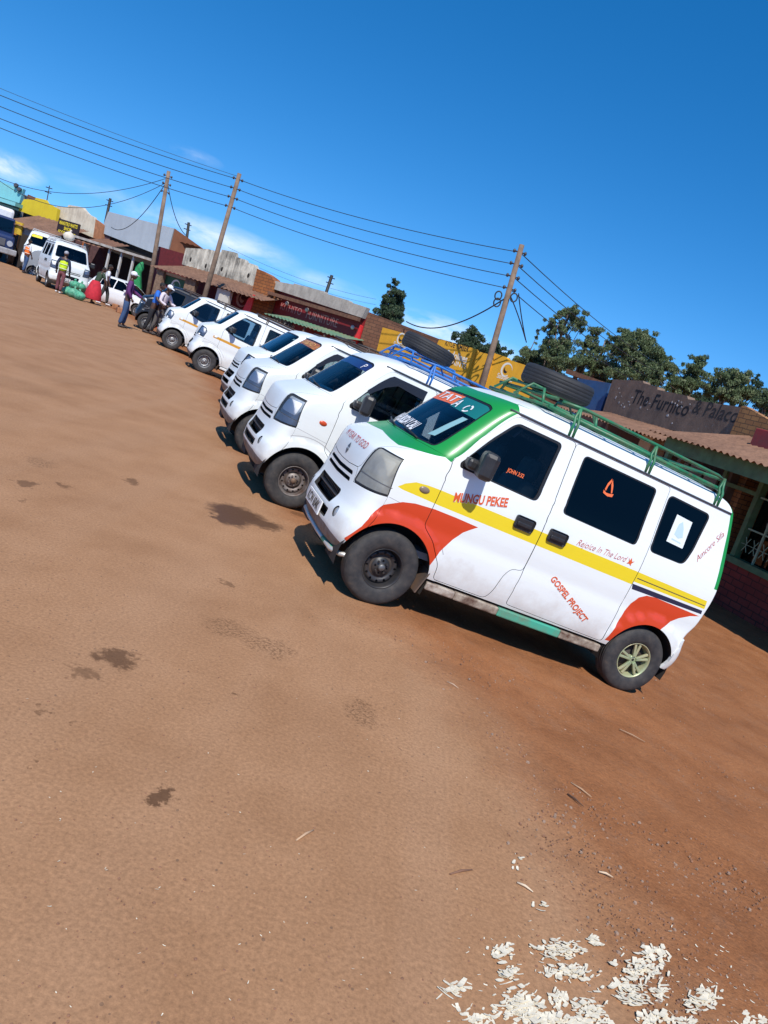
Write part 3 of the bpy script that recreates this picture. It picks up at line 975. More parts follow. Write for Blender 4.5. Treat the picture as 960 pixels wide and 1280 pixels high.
    # wipers
    for y0, y1, z1 in ((-.42, .02, 1.275), (.12, .52, 1.27)):
        mb = MB()
        a = sh.S(*[np.array([q]) for q in sh.F(abs(y0), 1.245)])[0]; b = sh.S(*[np.array([q]) for q in sh.F(abs(y1), z1)])[0]
        a = (a[0] - .012, y0, a[2] + .004); b = (b[0] - .016, y1, b[2] + .006)
        mid = tuple((np.array(a) + np.array(b)) / 2 + np.array((-.012, 0, .004)))
        mb.tube([a, mid, b], .007, 6)
        mb.build('wiper', black, root)
    # registration plate
    if p.plate:
        pc = p.plate_at or (-.487, 0, .455)
        mb = MB(); mb.box(pc, (.012, .52, .112), None, .004)
        pl = mb.build('number_plate', mat('plate white', (.78, .78, .76), .4, dirt=(.2, .12, .08), damt=.3), root)
        text_flat('plate_lettering', p.plate, .43, .074, mat('plate black', (.012, .012, .014), .5), pl, (pc[0] - .0085, .215, pc[2] - .036), (0, -1, 0), (0, 0, 1), (0, 0, 0), bold=.02)
    if p.bull_bar:
        mb = MB()
        mb.tube([(-.24, -.66, .285), (-.31, -.62, .262), (-.38, -.56, .262), (-.40, -.15, .265), (-.40, .25, .268), (-.38, .56, .27), (-.25, .66, .29)], .019, 10, 0)
        mb.tube([(-.372, -.565, .2625), (-.392, -.33, .264)], .0205, 10, 1)
        mb.build('bumper_tube', p.bull_bar, root)
    # aerial, roof rack
    if p.rack: roof_rack(sh, root, p.rack, p.rack_x or (.78, 2.50), p.rack_h or .13, p.rack_hoops, p.cradle)
    if p.extra: p.extra(sh, root, door_n, slide_n)
    return sh, root

def roof_rack(sh, root, m_, xr, h, hoops=True, cradle=None):
    mb = MB()
    x0, x1 = xr
    r = .0135
    def gut(x, s):
        q = sh.S(*[np.array([w]) for w in sh.D(x, 1.735)])[0]
        return Vector((q[0], s * q[1], q[2]))
    zl = 1.80 + h * .5; zt = 1.80 + h + .03
    feet = [x0 + .26, (x0 + x1) / 2 + .13, x1 - .02]
    for s in (1, -1):
        mb.tube([(x0, s * .575, zl), (x1 - .06, s * .575, zl), (x1, s * .54, zl)], r * 1.25, 8)
        mb.tube([(x0 + .1, s * .56, zt - .02), (x0 + .3, s * .575, zt), (x1 - .1, s * .575, zt), (x1, s * .53, zt - .01)], r, 8)
        for fx in feet:
            g = gut(fx, -1 if s < 0 else 1)
            g.y = s * abs(g.y)
            for dd in (-.018, .018):
                mb.tube([(fx + dd, g.y, g.z - .01), (fx + dd, s * .612, zl - .03), (fx + dd, s * .585, zl + .01), (fx, s * .575, zt)], r * .85, 8)
    n = 7
    for k in range(n):
        x = x0 + (x1 - x0) * k / (n - 1)
        mb.tube([(x, -.575, zl), (x, .575, zl)], r * .9, 8)
        if k in (0, n - 1): mb.tube([(x + (0.06 if k == 0 else 0), -.55, zt - .015), (x + (0.06 if k == 0 else 0), .55, zt - .015)], r, 8)
    for y in (-.3, 0, .3): mb.tube([(x0, y, zl + .012), (x1, y, zl + .012)], r * .7, 6)
    for s in (1, -1):
        mb.tube([(x1 - .75, s * .575, zl), (x1 - .02, s * .3, zt - .02)], r * .8, 6)
    if cradle:
        cx, cy, cz = cradle
        for dx in (-.26, .26):
            mb.tube([(cx + dx, cy - .42, zl), (cx + dx, cy - .34, cz), (cx + dx, cy + .34, cz), (cx + dx, cy + .42, zl)], r * .9, 8)
        for dy in (-.2, .2): mb.tube([(cx - .42, cy + dy, zl), (cx - .30, cy + dy, cz + .012), (cx + .30, cy + dy, cz + .012), (cx + .42, cy + dy, zl)], r * .8, 8)
    return mb.build('roof_rack', m_, root)

def loose_tyre(name, M, label, cat='tyre', group=None):
    root = empty(name, M, label, cat, group)
    mb = MB(); tyre_mesh(mb, .305, .165, .168, 56, axis='z', blocks=False, groove=.0012)
    mb.build('tyre_casing', mat('worn spare rubber', (.020, .021, .024), .7, var=.3, vscale=8), root)
    mb = MB(); mb.lathe([(.168, -.06), (.158, -.055), (.150, -.05), (.150, .05), (.158, .055), (.168, .06)], 40, 'z')
    mb.build('inner_liner', mat('tyre inside', (.015, .015, .015), .9), root)
    return root

def van_matrix(x, y, z, yaw, pitch, roll=0.0):
    b = Vector((math.cos(yaw) * math.cos(pitch), math.sin(yaw) * math.cos(pitch), -math.sin(pitch)))
    n = Vector((math.sin(yaw), -math.cos(yaw), 0))
    u = n.cross(b)
    if u.z < 0: u = -u
    if roll:
        q = Matrix.Rotation(roll, 3, b); n = q @ n; u = q @ u
    l = -n
    return Matrix(((b.x, l.x, u.x, x), (b.y, l.y, u.y, y), (b.z, l.z, u.z, z), (0, 0, 0, 1)))

def van_on_ground(wheel_px, yaw, z_w=.29):
    """stand a van with its near front wheel under a surveyed pixel, on the sloping shoulder"""
    p = at_z(wheel_px[0], wheel_px[1], z_w)
    n = Vector((math.sin(yaw), -math.cos(yaw), 0)); b = Vector((math.cos(yaw), math.sin(yaw), 0))
    o = Vector((p.x, p.y, 0)) - n * .70
    for _ in range(3):
        zf = gz(o.x, o.y); r = o + b * 2.4
        zr = gz(r.x, r.y)
        pitch = math.asin(max(-.3, min(.3, (zf - zr) / 2.4)))
        p = at_z(wheel_px[0], wheel_px[1], zf + .287)
        o = Vector((p.x, p.y, 0)) - n * .70
    return van_matrix(o.x, o.y, zf, yaw, pitch)
# ------------------------------------------------------------------ daylight
SUN_DIR = Vector((.099, -.809, 1.027)).normalized()      # towards the sun
SUN_EL = math.asin(SUN_DIR.z)
SUN_AZ = math.atan2(SUN_DIR.x, SUN_DIR.y)
w = bpy.data.worlds.new('World'); scene.world = w; w.use_nodes = True
nt = w.node_tree; nt.nodes.clear()
out = nd(nt, 'ShaderNodeOutputWorld'); bg = nd(nt, 'ShaderNodeBackground')
sky = nd(nt, 'ShaderNodeTexSky'); sky.sky_type = 'NISHITA'; sky.sun_disc = False
sky.sun_elevation = SUN_EL; sky.sun_rotation = SUN_AZ; sky.altitude = 1500; sky.air_density = 1.0; sky.dust_density = .35; sky.ozone_density = 2.6
hs = nd(nt, 'ShaderNodeHueSaturation'); hs.inputs['Saturation'].default_value = SKY_SAT; hs.inputs['Value'].default_value = 1.0; hs.inputs['Hue'].default_value = .5
nt.links.new(sky.outputs[0], hs.inputs['Color'])
g0 = nd(nt, 'ShaderNodeTexCoord'); s0 = nd(nt, 'ShaderNodeSeparateXYZ'); nt.links.new(g0.outputs['Generated'], s0.inputs[0])
c0 = nd(nt, 'ShaderNodeCombineXYZ'); nt.links.new(s0.outputs[0], c0.inputs[0]); nt.links.new(s0.outputs[1], c0.inputs[1])
nt.links.new(mth(nt, 'MULTIPLY_ADD', mth(nt, 'MAXIMUM', s0.outputs[2], 0.0), 1.15, .115), c0.inputs[2])      # thin high-plateau air: little whitening at the horizon
vn = nd(nt, 'ShaderNodeVectorMath', operation='NORMALIZE'); nt.links.new(c0.outputs[0], vn.inputs[0]); nt.links.new(vn.outputs[0], sky.inputs[0])
# a few low cumulus, far off: patches of broken cloud at given bearings
geo = nd(nt, 'ShaderNodeTexCoord')
sp_ = nd(nt, 'ShaderNodeSeparateXYZ'); nt.links.new(geo.outputs['Generated'], sp_.inputs[0])
azn = mth(nt, 'ARCTAN2', sp_.outputs[0], sp_.outputs[1])
nv = mapping(nt, geo.outputs['Generated'], (1, 1, 2.6))
n1 = noise_t(nt, nv, 13.0, 9, .60, .4)
cover = None
for (u, v, wa, we, st) in ((6, 206, 36, 13, 1.0), (265, 296, 92, 17, .75), (548, 412, 62, 15, .85), (246, 196, 26, 7, .30), (625, 440, 50, 12, .35), (120, 236, 60, 8, .25), (400, 352, 60, 10, .3)):
    d = ray(u, v).normalized(); a0 = math.atan2(d.x, d.y)
    xa_ = mth(nt, 'MULTIPLY', mth(nt, 'SUBTRACT', azn, a0), CAM_F / wa)
    xe_ = mth(nt, 'MULTIPLY', mth(nt, 'SUBTRACT', sp_.outputs[2], d.z), CAM_F / we)
    rr_ = mth(nt, 'SQRT', mth(nt, 'ADD', mth(nt, 'MULTIPLY', xa_, xa_), mth(nt, 'MULTIPLY', xe_, xe_)))
    k_ = mth(nt, 'MULTIPLY', mth(nt, 'SUBTRACT', 1.25, rr_, clamp=True), st)
    cover = k_ if cover is None else mth(nt, 'MAXIMUM', cover, k_)
cover = mth(nt, 'MULTIPLY', cover, ramp(nt, n1, [(.36, 0), (.62, 1)]))
cl = mixc(nt, mth(nt, 'MULTIPLY', cover, .95, clamp=True), hs.outputs[0], CLOUD)
nt.links.new(cl, bg.inputs[0]); bg.inputs[1].default_value = SKY_STR
nt.links.new(bg.outputs[0], out.inputs[0])
sd_ = bpy.data.lights.new('sun', 'SUN'); so = bpy.data.objects.new('sun', sd_); col.objects.link(so)
sd_.energy = SUN_STR; sd_.angle = R(.53); sd_.color = (1.0, .955, .88)
so.rotation_euler = (-SUN_DIR).to_track_quat('-Z', 'Y').to_euler()
so.location = (0, -20, 30)
vs_ = scene.view_settings
vs_.view_transform = 'Standard'; vs_.look = 'None'; vs_.gamma = 1.0; vs_.use_curve_mapping = False; vs_.exposure = EXPO
scene.cycles.max_bounces = 8; scene.cycles.transparent_max_bounces = 16; scene.cycles.use_denoising = True
scene.cycles.diffuse_bounces = 3; scene.cycles.glossy_bounces = 3
scene.cycles.sample_clamp_indirect = 6

# ------------------------------------------------------------------ ground
def build_ground():
    rs = [0.0]
    r = .9
    while r < 900: rs.append(r); r *= 1.0 + (.022 if r < 9 else .045 if r < 80 else .16)
    rs = rs[1:]
    fr = R(40)
    ang = sorted(set([round(-fr + 2 * fr * k / 170, 5) for k in range(171)] + [round(fr + (2 * PI - 2 * fr) * k / 46, 5) for k in range(1, 46)]))
    A = np.array(ang); RR = np.array(rs)
    rr, aa = np.meshgrid(RR, A, indexing='ij')
    X = (rr * np.sin(aa)).ravel(); Y = (rr * np.cos(aa)).ravel()
    X = np.append(X, 0); Y = np.append(Y, 0)
    e = edge_dist(X, Y); Z = fall(e)
    sh_ = 1 / (1 + np.exp(-np.clip((e + .1) / .25, -40, 40)))
    near = np.hypot(X, Y) < 45
    for i in np.nonzero(near)[0]:
        p = Vector((X[i], Y[i], 0))
        amp = .0022 + .0165 * sh_[i]
        Z[i] += amp * noise.noise(p * 1.3) + amp * .5 * noise.noise(p * 3.7 + Vector((5, 2, 0))) + sh_[i] * .006 * noise.noise(p * 11)
    n = len(A)
    faces = []
    for i in range(len(RR) - 1):
        for k in range(n):
            a, b = i * n + k, i * n + (k + 1) % n
            faces.append((a, b, b + n, a + n))
    c = len(X) - 1
    faces += [(c, (k + 1) % n, k) for k in range(n)]
    me = bpy.data.meshes.new('ground')
    me.from_pydata(list(zip(X.tolist(), Y.tolist(), Z.tolist())), [], faces)
    at = me.attributes.new('road_edge', 'FLOAT', 'POINT'); at.data.foreach_set('value', np.clip(e, -60, 60).astype(np.float32))
    for p in me.polygons: p.use_smooth = True
    bm = bmesh.new(); bm.from_mesh(me); bmesh.ops.recalc_face_normals(bm, faces=bm.faces[:]); bm.to_mesh(me); bm.free()
    if me.polygons[0].normal.z < 0: me.flip_normals()
    o = link_mesh('ground', me, None, [ground_mat()])
    tag(o, kind='structure')
    return o

STAINS = [  # photo pixel centre, half width, half height (px), darkness, wetness
    (296, 642, 36, 11, .9, .9), (330, 655, 24, 6, .85, .9), (288, 650, 22, 8, .9, .9), (146, 823, 29, 13, .75, .2), (103, 840, 25, 9, .5, 0), (201, 998, 22, 12, .8, .2),
    (33, 605, 15, 4, .6, .2), (78, 607, 9, 4, .55, 0), (165, 602, 10, 4, .6, 0), (50, 578, 18, 7, .28, 0), (52, 888, 9, 4, .5, 0), (289, 868, 9, 2.5, .6, 0),
    (453, 893, 20, 20, .30, 0), (285, 785, 34, 14, .28, 0), (335, 808, 34, 12, .30, 0), (282, 729, 9, 3, .5, 0), (40, 952, 8, 4, .3, 0), (28, 625, 5, 3, .4, 0), (92, 902, 7, 3, .3, 0),
    (376, 640, 14, 3, .5, .4), (20, 480, 60, 9, .14, 0), (75, 470, 60, 8, .14, 0)]

def ground_mat():
    mt, nt, b = new_mat('red murram and tarmac')
    co = coords(nt)
    ed = nd(nt, 'ShaderNodeAttribute', attribute_name='road_edge').outputs['Fac']
    nA = noise_t(nt, co, .9, 6, .62)
    nB = noise_t(nt, co, 5.0, 6, .68)
    nC = noise_t(nt, co, 60.0, 3, .7)
    k = mth(nt, 'ADD', ed, mth(nt, 'MULTIPLY_ADD', nA, 1.1, -.52))
    k = mth(nt, 'ADD', k, mth(nt, 'MULTIPLY_ADD', nB, .35, -.17))
    shoulder = ramp(nt, mth(nt, 'MULTIPLY_ADD', k, 1.0, .5, clamp=True), [(.25, 0), (.95, 1)])
    road = ramp(nt, noise_t(nt, co, 1.6, 6, .6), [(.30, G_ROAD0), (.55, G_ROAD1), (.75, G_ROAD2)])
    # worn wheel tracks drawn out along the street
    tr = noise_t(nt, mapping(nt, co, (2.6, .16, 1), (0, 0, R(-24))), 1.0, 4, .5)
    road = mixc(nt, mth(nt, 'MULTIPLY', ramp(nt, tr, [(.45, 0), (.65, 1)]), .35), road, G_TRACK)
    soil = ramp(nt, noise_t(nt, co, 2.2, 7, .66), [(.28, G_SOIL0), (.52, G_SOIL1), (.74, G_SOIL2)])
    soil = mixc(nt, ramp(nt, nB, [(.52, 0), (.72, .55)]), soil, G_SOIL3)
    c = mixc(nt, shoulder, road, soil)
    # fine grain and grit
    c = mixc(nt, .28, c, ramp(nt, nC, [(.3, (.12, .12, .12)), (.7, (.9, .9, .9))]), 'OVERLAY')
    vo = nd(nt, 'ShaderNodeTexVoronoi'); vo.inputs['Scale'].default_value = 34; vo.inputs['Randomness'].default_value = 1
    wv = nd(nt, 'ShaderNodeMix'); wv.data_type = 'VECTOR'
    nt.links.new(mapping(nt, co, (1, .8, 1), (0, 0, .4)), vo.inputs['Vector'])
    sel = nd(nt, 'ShaderNodeSeparateColor'); nt.links.new(vo.outputs['Color'], sel.inputs[0])
    sz = mth(nt, 'MULTIPLY', mth(nt, 'GREATER_THAN', sel.outputs[0], .45), mth(nt, 'MULTIPLY_ADD', sel.outputs[1], .16, .04))
    sz = mth(nt, 'MULTIPLY', sz, ramp(nt, noise_t(nt, co, .8, 3, .5), [(.38, .2), (.52, 1.0)]))
    chip = mth(nt, 'LESS_THAN', vo.outputs['Distance'], sz)
    c = mixc(nt, mth(nt, 'MULTIPLY', chip, .48), c, (.085, .060, .046))
    rough = None
    wob = nd(nt, 'ShaderNodeTexNoise'); wob.inputs['Scale'].default_value = 11; wob.inputs['Detail'].default_value = 5; wob.inputs['Roughness'].default_value = .7
    nt.links.new(co, wob.inputs['Vector'])
    wv = nd(nt, 'ShaderNodeVectorMath', operation='MULTIPLY_ADD')
    nt.links.new(wob.outputs['Color'], wv.inputs[0]); wv.inputs[1].default_value = (.34, .34, 0)
    ad = nd(nt, 'ShaderNodeVectorMath', operation='ADD'); nt.links.new(co, ad.inputs[0]); ad.inputs[1].default_value = (-.17, -.17, 0)
    nt.links.new(ad.outputs[0], wv.inputs[2])
    wet = None
    tot = None
    for (u, v, a, h, dk, we) in STAINS:
        C = at_z(u, v, 0); X = at_z(u + a, v + a * .2, 0) - C; Y = at_z(u, v + h, 0) - C
        a1 = math.atan2(X.y, X.x); la = X.length; lb = abs(Y.x * -math.sin(a1) + Y.y * math.cos(a1))
        mp = nd(nt, 'ShaderNodeMapping', vector_type='TEXTURE')
        mp.inputs['Location'].default_value = (C.x, C.y, 0); mp.inputs['Rotation'].default_value = (0, 0, a1); mp.inputs['Scale'].default_value = (la, max(lb, .02), 1)
        nt.links.new(wv.outputs[0], mp.inputs['Vector'])
        fl = nd(nt, 'ShaderNodeVectorMath', operation='MULTIPLY'); nt.links.new(mp.outputs[0], fl.inputs[0]); fl.inputs[1].default_value = (1, 1, 0)
        ln = nd(nt, 'ShaderNodeVectorMath', operation='LENGTH'); nt.links.new(fl.outputs[0], ln.inputs[0])
        mk = ramp(nt, mth(nt, 'MULTIPLY', ln.outputs['Value'], .5), [(.36, dk), (.56, 0)])
        if dk < .35: mk = mth(nt, 'MULTIPLY', mk, ramp(nt, noise_t(nt, co, 55, 3, .7), [(.45, 0), (.6, 2.0)]))
        tot = mk if tot is None else mth(nt, 'MAXIMUM', tot, mk)
        if we:
            wk = mth(nt, 'MULTIPLY', mk, we); wet = wk if wet is None else mth(nt, 'MAXIMUM', wet, wk)
    c = mixc(nt, mth(nt, 'MULTIPLY', tot, .98, clamp=True), c, (.070, .030, .012))
    nt.links.new(c, b.inputs['Base Color'])
    nt.links.new(mth(nt, 'MULTIPLY_ADD', wet, -.45, .93), b.inputs['Roughness'])
    b.inputs['Specular IOR Level'].default_value = .25
    # relief: gravelly on the shoulder, tighter on the road
    hg = mth(nt, 'MULTIPLY', noise_t(nt, co, 26, 6, .72), mth(nt, 'MULTIPLY_ADD', shoulder, .95, .13))
    hg = mth(nt, 'ADD', hg, mth(nt, 'MULTIPLY', chip, .12))
    nt.links.new(bump(nt, hg, .55, .035), b.inputs['Normal'])
    return mt

ground = build_ground()
# ------------------------------------------------------------------ the row of vans
VAN_GROUP = 'minibus vans parked nose out along the road edge'
white = paint('white van paint', (.765, .80, .785), .62, (.36, .23, .15))
green = paint('green van paint', (.012, .26, .045), .25)
yellow = paint('yellow stripe paint', (.78, .60, .02), .2)
red = paint('red arch paint', (.60, .055, .015), .3)
navy = mat('navy stripe vinyl', (.018, .02, .05), .4)
orange_v = mat('orange vinyl', (.80, .16, .045), .45)
white_v = mat('white vinyl', (.82, .82, .82), .45)
teal_v = mat('teal sunstrip vinyl', (.012, .16, .15), .3)
maroon_v = mat('maroon script vinyl', (.50, .11, .09), .5)
orange_t = mat('orange lettering', (.66, .10, .02), .5)

V1 = van_matrix(-.1527, 6.1943, -.0086, R(18.975), R(7.154))
YEL = [(-.165, .893), (-.12, .935), (-.05, .972), (.05, .984), (.14, .987), (2.0, .990), (2.765, .985), (2.778, .914), (2.012, .905), (2.008, .877), (.2, .879), (0, .884), (-.12, .886)]
RED1 = [(-.36, .40), (-.29, .534), (-.262, .634), (-.219, .709), (-.176, .750), (-.08, .804), (.014, .828), (.168, .842), (.35, .843), (.548, .838), (.50, .800), (.455, .76), (.406, .684), (.365, .60), (.338, .52), (.318, .42), (.2, .30), (-.2, .30)]
RED2 = [(2.03, .37), (2.055, .50), (2.064, .61), (2.09, .73), (2.13, .80), (2.191, .838), (2.28, .850), (2.768, .843), (2.68, .815), (2.587, .762), (2.53, .71), (2.475, .635), (2.40, .40)]
GRN_P = [('F', .565, 1.236), ('F', .56, 1.46), ('F', .50, 1.668), ('F', 0, 1.690), ('U', 0.0, 2.125), ('U', .45, 2.14), ('U', .85, 2.155), (.515, 1.785), (.515, 1.722), (.49, 1.708), (.30, 1.452), (.152, 1.234), (.14, 1.20), (.0, 1.236)]
GRN_H = [('F', 0, 1.172), ('F', .30, 1.158), ('F', .50, 1.150), ('F', .6, 1.172), (.02, 1.2), (.155, 1.232), ('F', .55, 1.26), ('F', 0, 1.26)]
GRN_R = [(2.775, 1.10), (2.748, 1.30), (2.705, 1.55), (2.658, 1.72), (2.605, 1.80), ('U', UMAX - .35, 2.20), ('U', UMAX + .1, 2.2), ('U', UMAX + .1, 1.15)]
NAVY = [(2.012, .886), (2.768, .896), (2.774, .864), (2.03, .842)]
LINE = [(2.03, .944), (2.766, .945), (2.767, .938), (2.03, .936)]

def van1_extra(sh, root, fdoor, sdoor):
    wo = mat('white lettering edge', (.80, .80, .80), .5)
    for nm, m_, bo, of in (('lettering_outline', wo, .050, .0022), ('lettering', orange_t, .018, .0042)):
        wrap_text(sh, nm, 'MUNGU PEKEE', m_, fdoor, 'D', .272, .948, .695, 1.062, .066, .12, bo + .012, of)
        wrap_text(sh, nm, 'GOSPEL PROJECT', m_, sdoor, 'D', 1.307, .672, 1.770, .442, .050, .1, bo * .8 + .012, of)
    wrap_text(sh, 'lettering', 'Rejoice In The Lord', maroon_v, sdoor, 'D', 1.375, 1.000, 1.862, 1.022, .050, .45, -.008, .003)
    wrap_text(sh, 'lettering', 'Amcore Sifa', maroon_v, root, 'D', 2.510, 1.248, 2.682, 1.540, .048, .45, -.008, .003)
    wrap_text(sh, 'lettering', 'JOHN 3:32', orange_v, fdoor, 'D', .582, 1.300, .732, 1.302, .030, .15, .02, -.004)
    wrap_text(sh, 'lettering', 'M YEAR TO GOD', mat('red bonnet lettering', (.55, .10, .08), .5), root, 'F', -.30, 1.012, .36, 1.012, .054, .1, .0, .003)
    # praying hands and dove
    T = lambda P: [sh.D(*q) for q in P]
    h0x, h0z = 1.475, 1.50
    decal_patch(sh, 'hands_sticker', T([(h0x - .012, h0z + .075), (h0x - .035, h0z + .03), (h0x - .042, h0z - .02), (h0x - .028, h0z - .03), (h0x - .022, h0z + .01), (h0x - .006, h0z + .05)]), orange_v, sdoor, 1, -.002)
    decal_patch(sh, 'hands_sticker', T([(h0x - .004, h0z + .072), (h0x + .020, h0z + .03), (h0x + .034, h0z - .025), (h0x + .024, h0z - .034), (h0x + .012, h0z + .0), (h0x - .002, h0z + .035)]), orange_v, sdoor, 1, -.002)
    decal_patch(sh, 'hands_sticker', T([(h0x - .05, h0z - .028), (h0x - .02, h0z - .042), (h0x + .01, h0z - .040), (h0x + .05, h0z - .030), (h0x + .045, h0z - .055), (h0x + .0, h0z - .064), (h0x - .045, h0z - .052)]), orange_v, sdoor, 1, -.002)
    dx, dz = 1.90, 1.040
    decal_patch(sh, 'dove_sticker', T([(dx - .03, dz + .03), (dx - .012, dz + .006), (dx - .004, dz + .034), (dx + .012, dz + .006), (dx + .034, dz + .016), (dx + .012, dz - .010), (dx + .016, dz - .028), (dx - .006, dz - .016), (dx - .03, dz - .022), (dx - .016, dz - .002)]), orange_t, sdoor, 1, .003)
    pp = decal_patch(sh, 'notice_paper', T([(2.160, 1.535), (2.330, 1.527), (2.326, 1.300), (2.150, 1.305)]), mat('notice paper', (.70, .76, .78), .7), root, 1, -.003)
    decal_patch(sh, 'notice_print', T([(2.21, 1.47), (2.24, 1.50), (2.27, 1.45), (2.29, 1.38), (2.25, 1.36), (2.20, 1.38)]), mat('notice print', (.45, .60, .64), .7), pp, 1, -.0018)
    decal_patch(sh, 'notice_print', T([(2.19, 1.345), (2.29, 1.338), (2.29, 1.328), (2.19, 1.334)]), mat('notice print', (.45, .60, .64), .7), pp, 1, -.0018)
    # windscreen writing
    wrap_text(sh, 'screen_lettering', 'TAT', white_v, root, 'F', -.34, 1.600, .07, 1.600, .066, .0, .012, .001)
    wrap_text(sh, 'screen_lettering', 'A', white_v, root, 'F', .10, 1.575, .21, 1.575, .074, .0, .008, .001)
    wrap_text(sh, 'screen_lettering', 'WHURSDAY CALI', white_v, root, 'F', -.46, 1.285, .16, 1.275, .075, .0, .03, .001)
    # ring of arrows on the sunstrip
    for k in range(3):
        a0 = 2 * PI * k / 3
        P = []
        for j in range(7):
            a = a0 + j * .26; P.append((.36 + .052 * math.cos(a), 1.60 + .036 * math.sin(a)))
        for j in range(6, -1, -1):
            a = a0 + j * .26; P.append((.36 + .036 * math.cos(a), 1.60 + .024 * math.sin(a)))
        decal_patch(sh, 'screen_sticker', [sh.F(*q) for q in P], white_v, root, 1, .001)
    # maker's badge: a slanted split S on the bonnet nose
    bd = mat('badge chrome', (.10, .10, .12), .3, .8)
    for P in ([(-.036, .955), (.0, .990), (.036, .956), (.016, .943), (.0, .958), (-.014, .944)], [(-.036, .930), (-.016, .942), (.0, .928), (.014, .941), (.036, .930), (0, .894)]):
        vs = []
        for t, z in P:
            q = sh.S(*[np.array([g]) for g in sh.F(abs(t), z)])[0]; vs.append((q[0] - .004, -t, q[2]))
        mb = MB(); mb.poly(vs); mb.build('badge', bd, root)
    # sun visor and papers seen through the driver's window
    mb = MB(); mb.box((.60, -.42, 1.60), (.02, .30, .12), Euler((0, .5, 0)).to_matrix(), .005); mb.build('sun_visor', mat('sun visor', (.55, .55, .52), .8), root)
    mb = MB(); mb.box((.05, .10, 1.245), (.16, .5, .03), None, .008); mb.build('dash_cover', mat('dash cover', (.03, .045, .09), .8), root)

rack_green = mat('green rack paint', (.015, .17, .075), .45, var=.3, dirt=(.16, .10, .06), dscale=14, damt=.45)
p1 = P_(paint=white, fine=True, livery_mats=[yellow, red, green, navy], decals=[(GRN_P, 3), (GRN_H, 3), (GRN_R, 3), (YEL, 1), (RED1, 2), (RED2, 2), (NAVY, 4), (LINE, 4)],
        screen_decals_far=[([('F', 0, 1.585), ('F', .62, 1.565), ('F', .62, 1.72), ('F', 0, 1.72)], 1)],
        screen_decals=[([('F', 0, 1.585), ('F', .085, 1.585), ('F', .085, 1.72), ('F', 0, 1.72)], 1), ([('F', .085, 1.572), ('F', .62, 1.545), ('F', .62, 1.72), ('F', .085, 1.72)], 2), ([('F', .39, 1.31), ('F', .475, 1.32), ('F', .50, 1.53), ('F', .435, 1.53)], 3)],
        screen_mats=[orange_v, teal_v, mat('licence sticker', (.24, .44, .46), .5)],
        side_glass=glass('dark film glass', (.010, .011, .015), .55), front_glass=glass('film door glass', (.22, .26, .30), .6), screen_glass=glass('near screen glass', (.80, .88, .88), .8), seat=mat('sage seat cover', (.42, .47, .42), .9, var=.15), cradle=(1.02, .02, 1.985), trim=mat('pale cabin trim', (.20, .21, .21), .75),
        lens=lens_mat('cloudy lamp lens', .6, (.75, .74, .68), (.50, .50, .45), .2), bowl=mat('cloudy lamp bowl', (.52, .51, .45), .5, 0, var=.25, vscale=10), indicator=mat('grey repeater', (.22, .17, .12), .3),
        wheels={False: ('steel', mat('black steel wheel', (.022, .024, .028), .45, .2, dirt=(.12, .09, .07), damt=.35), mat('hub metal', (.16, .16, .16), .5, .6)),
                True: ('alloy', mat('painted alloy', (.50, .46, .27), .42, .3, dirt=(.04, .32, .18), dscale=4.5, damt=.42), None)},
        plate='KCW 604K', fog=True, steer=R(3), rack=rack_green, rack_x=(.72, 2.50), rack_h=.13,
        bull_bar=[mat('bar silver', (.55, .54, .52), .4, .4, dirt=(.3, .2, .12), damt=.3), mat('bar green', (.02, .26, .15), .45)],
        step=[mat('step cream', (.55, .50, .42), .6, dirt=(.14, .07, .04), dscale=9, damt=.9), mat('step rust', (.42, .36, .28), .7, dirt=(.10, .05, .03), dscale=12, damt=1.0), mat('step green', (.06, .36, .24), .5, dirt=(.20, .14, .09), dscale=8, damt=.5)],
        extra=van1_extra)
if DO_VANS: build_van('minivan', V1, 'white minivan with yellow stripe, red wheel arches and green windscreen pillars', VAN_GROUP, p1)
# ------------------------------------------------------------------ the other vans of the row
def oblique_glass(k): return glass('pane tint %d' % k, (.62, .70, .72) if k == 0 else (.30, .36, .40))
rust_wheel = ('steel', mat('rusty steel wheel', (.30, .27, .25), .6, .5, dirt=(.11, .055, .032), dscale=9, damt=.8), mat('rusty hub', (.20, .13, .09), .7, .4))
grey_wheel = ('steel', mat('grey steel wheel', (.34, .35, .36), .5, .5, dirt=(.12, .08, .055), dscale=10, damt=.55), None)
red_ind = mat('red amber repeater', (.55, .07, .02), .3)
rack_blue = mat('blue rack paint', (.02, .16, .50), .45, var=.25, dirt=(.10, .09, .09), dscale=14, damt=.3)
rack_dark = mat('dark rack paint', (.035, .028, .025), .6, var=.3, dirt=(.14, .07, .04), damt=.6)
worn_white = paint('worn white van paint', (.73, .765, .75), .65, (.36, .23, .15))
STRIPE_OR = mat('ochre stripe vinyl', (.62, .30, .03), .5)
ST_OR = [(-.03, .962), (1.95, .940), (1.95, .870), (-.03, .905)]
VISOR = [([('F', 0, 1.60), ('F', .62, 1.58), ('F', .62, 1.72), ('F', 0, 1.72)], 1)]
rain = mat('smoked rain visor', (.02, .022, .03), .25)

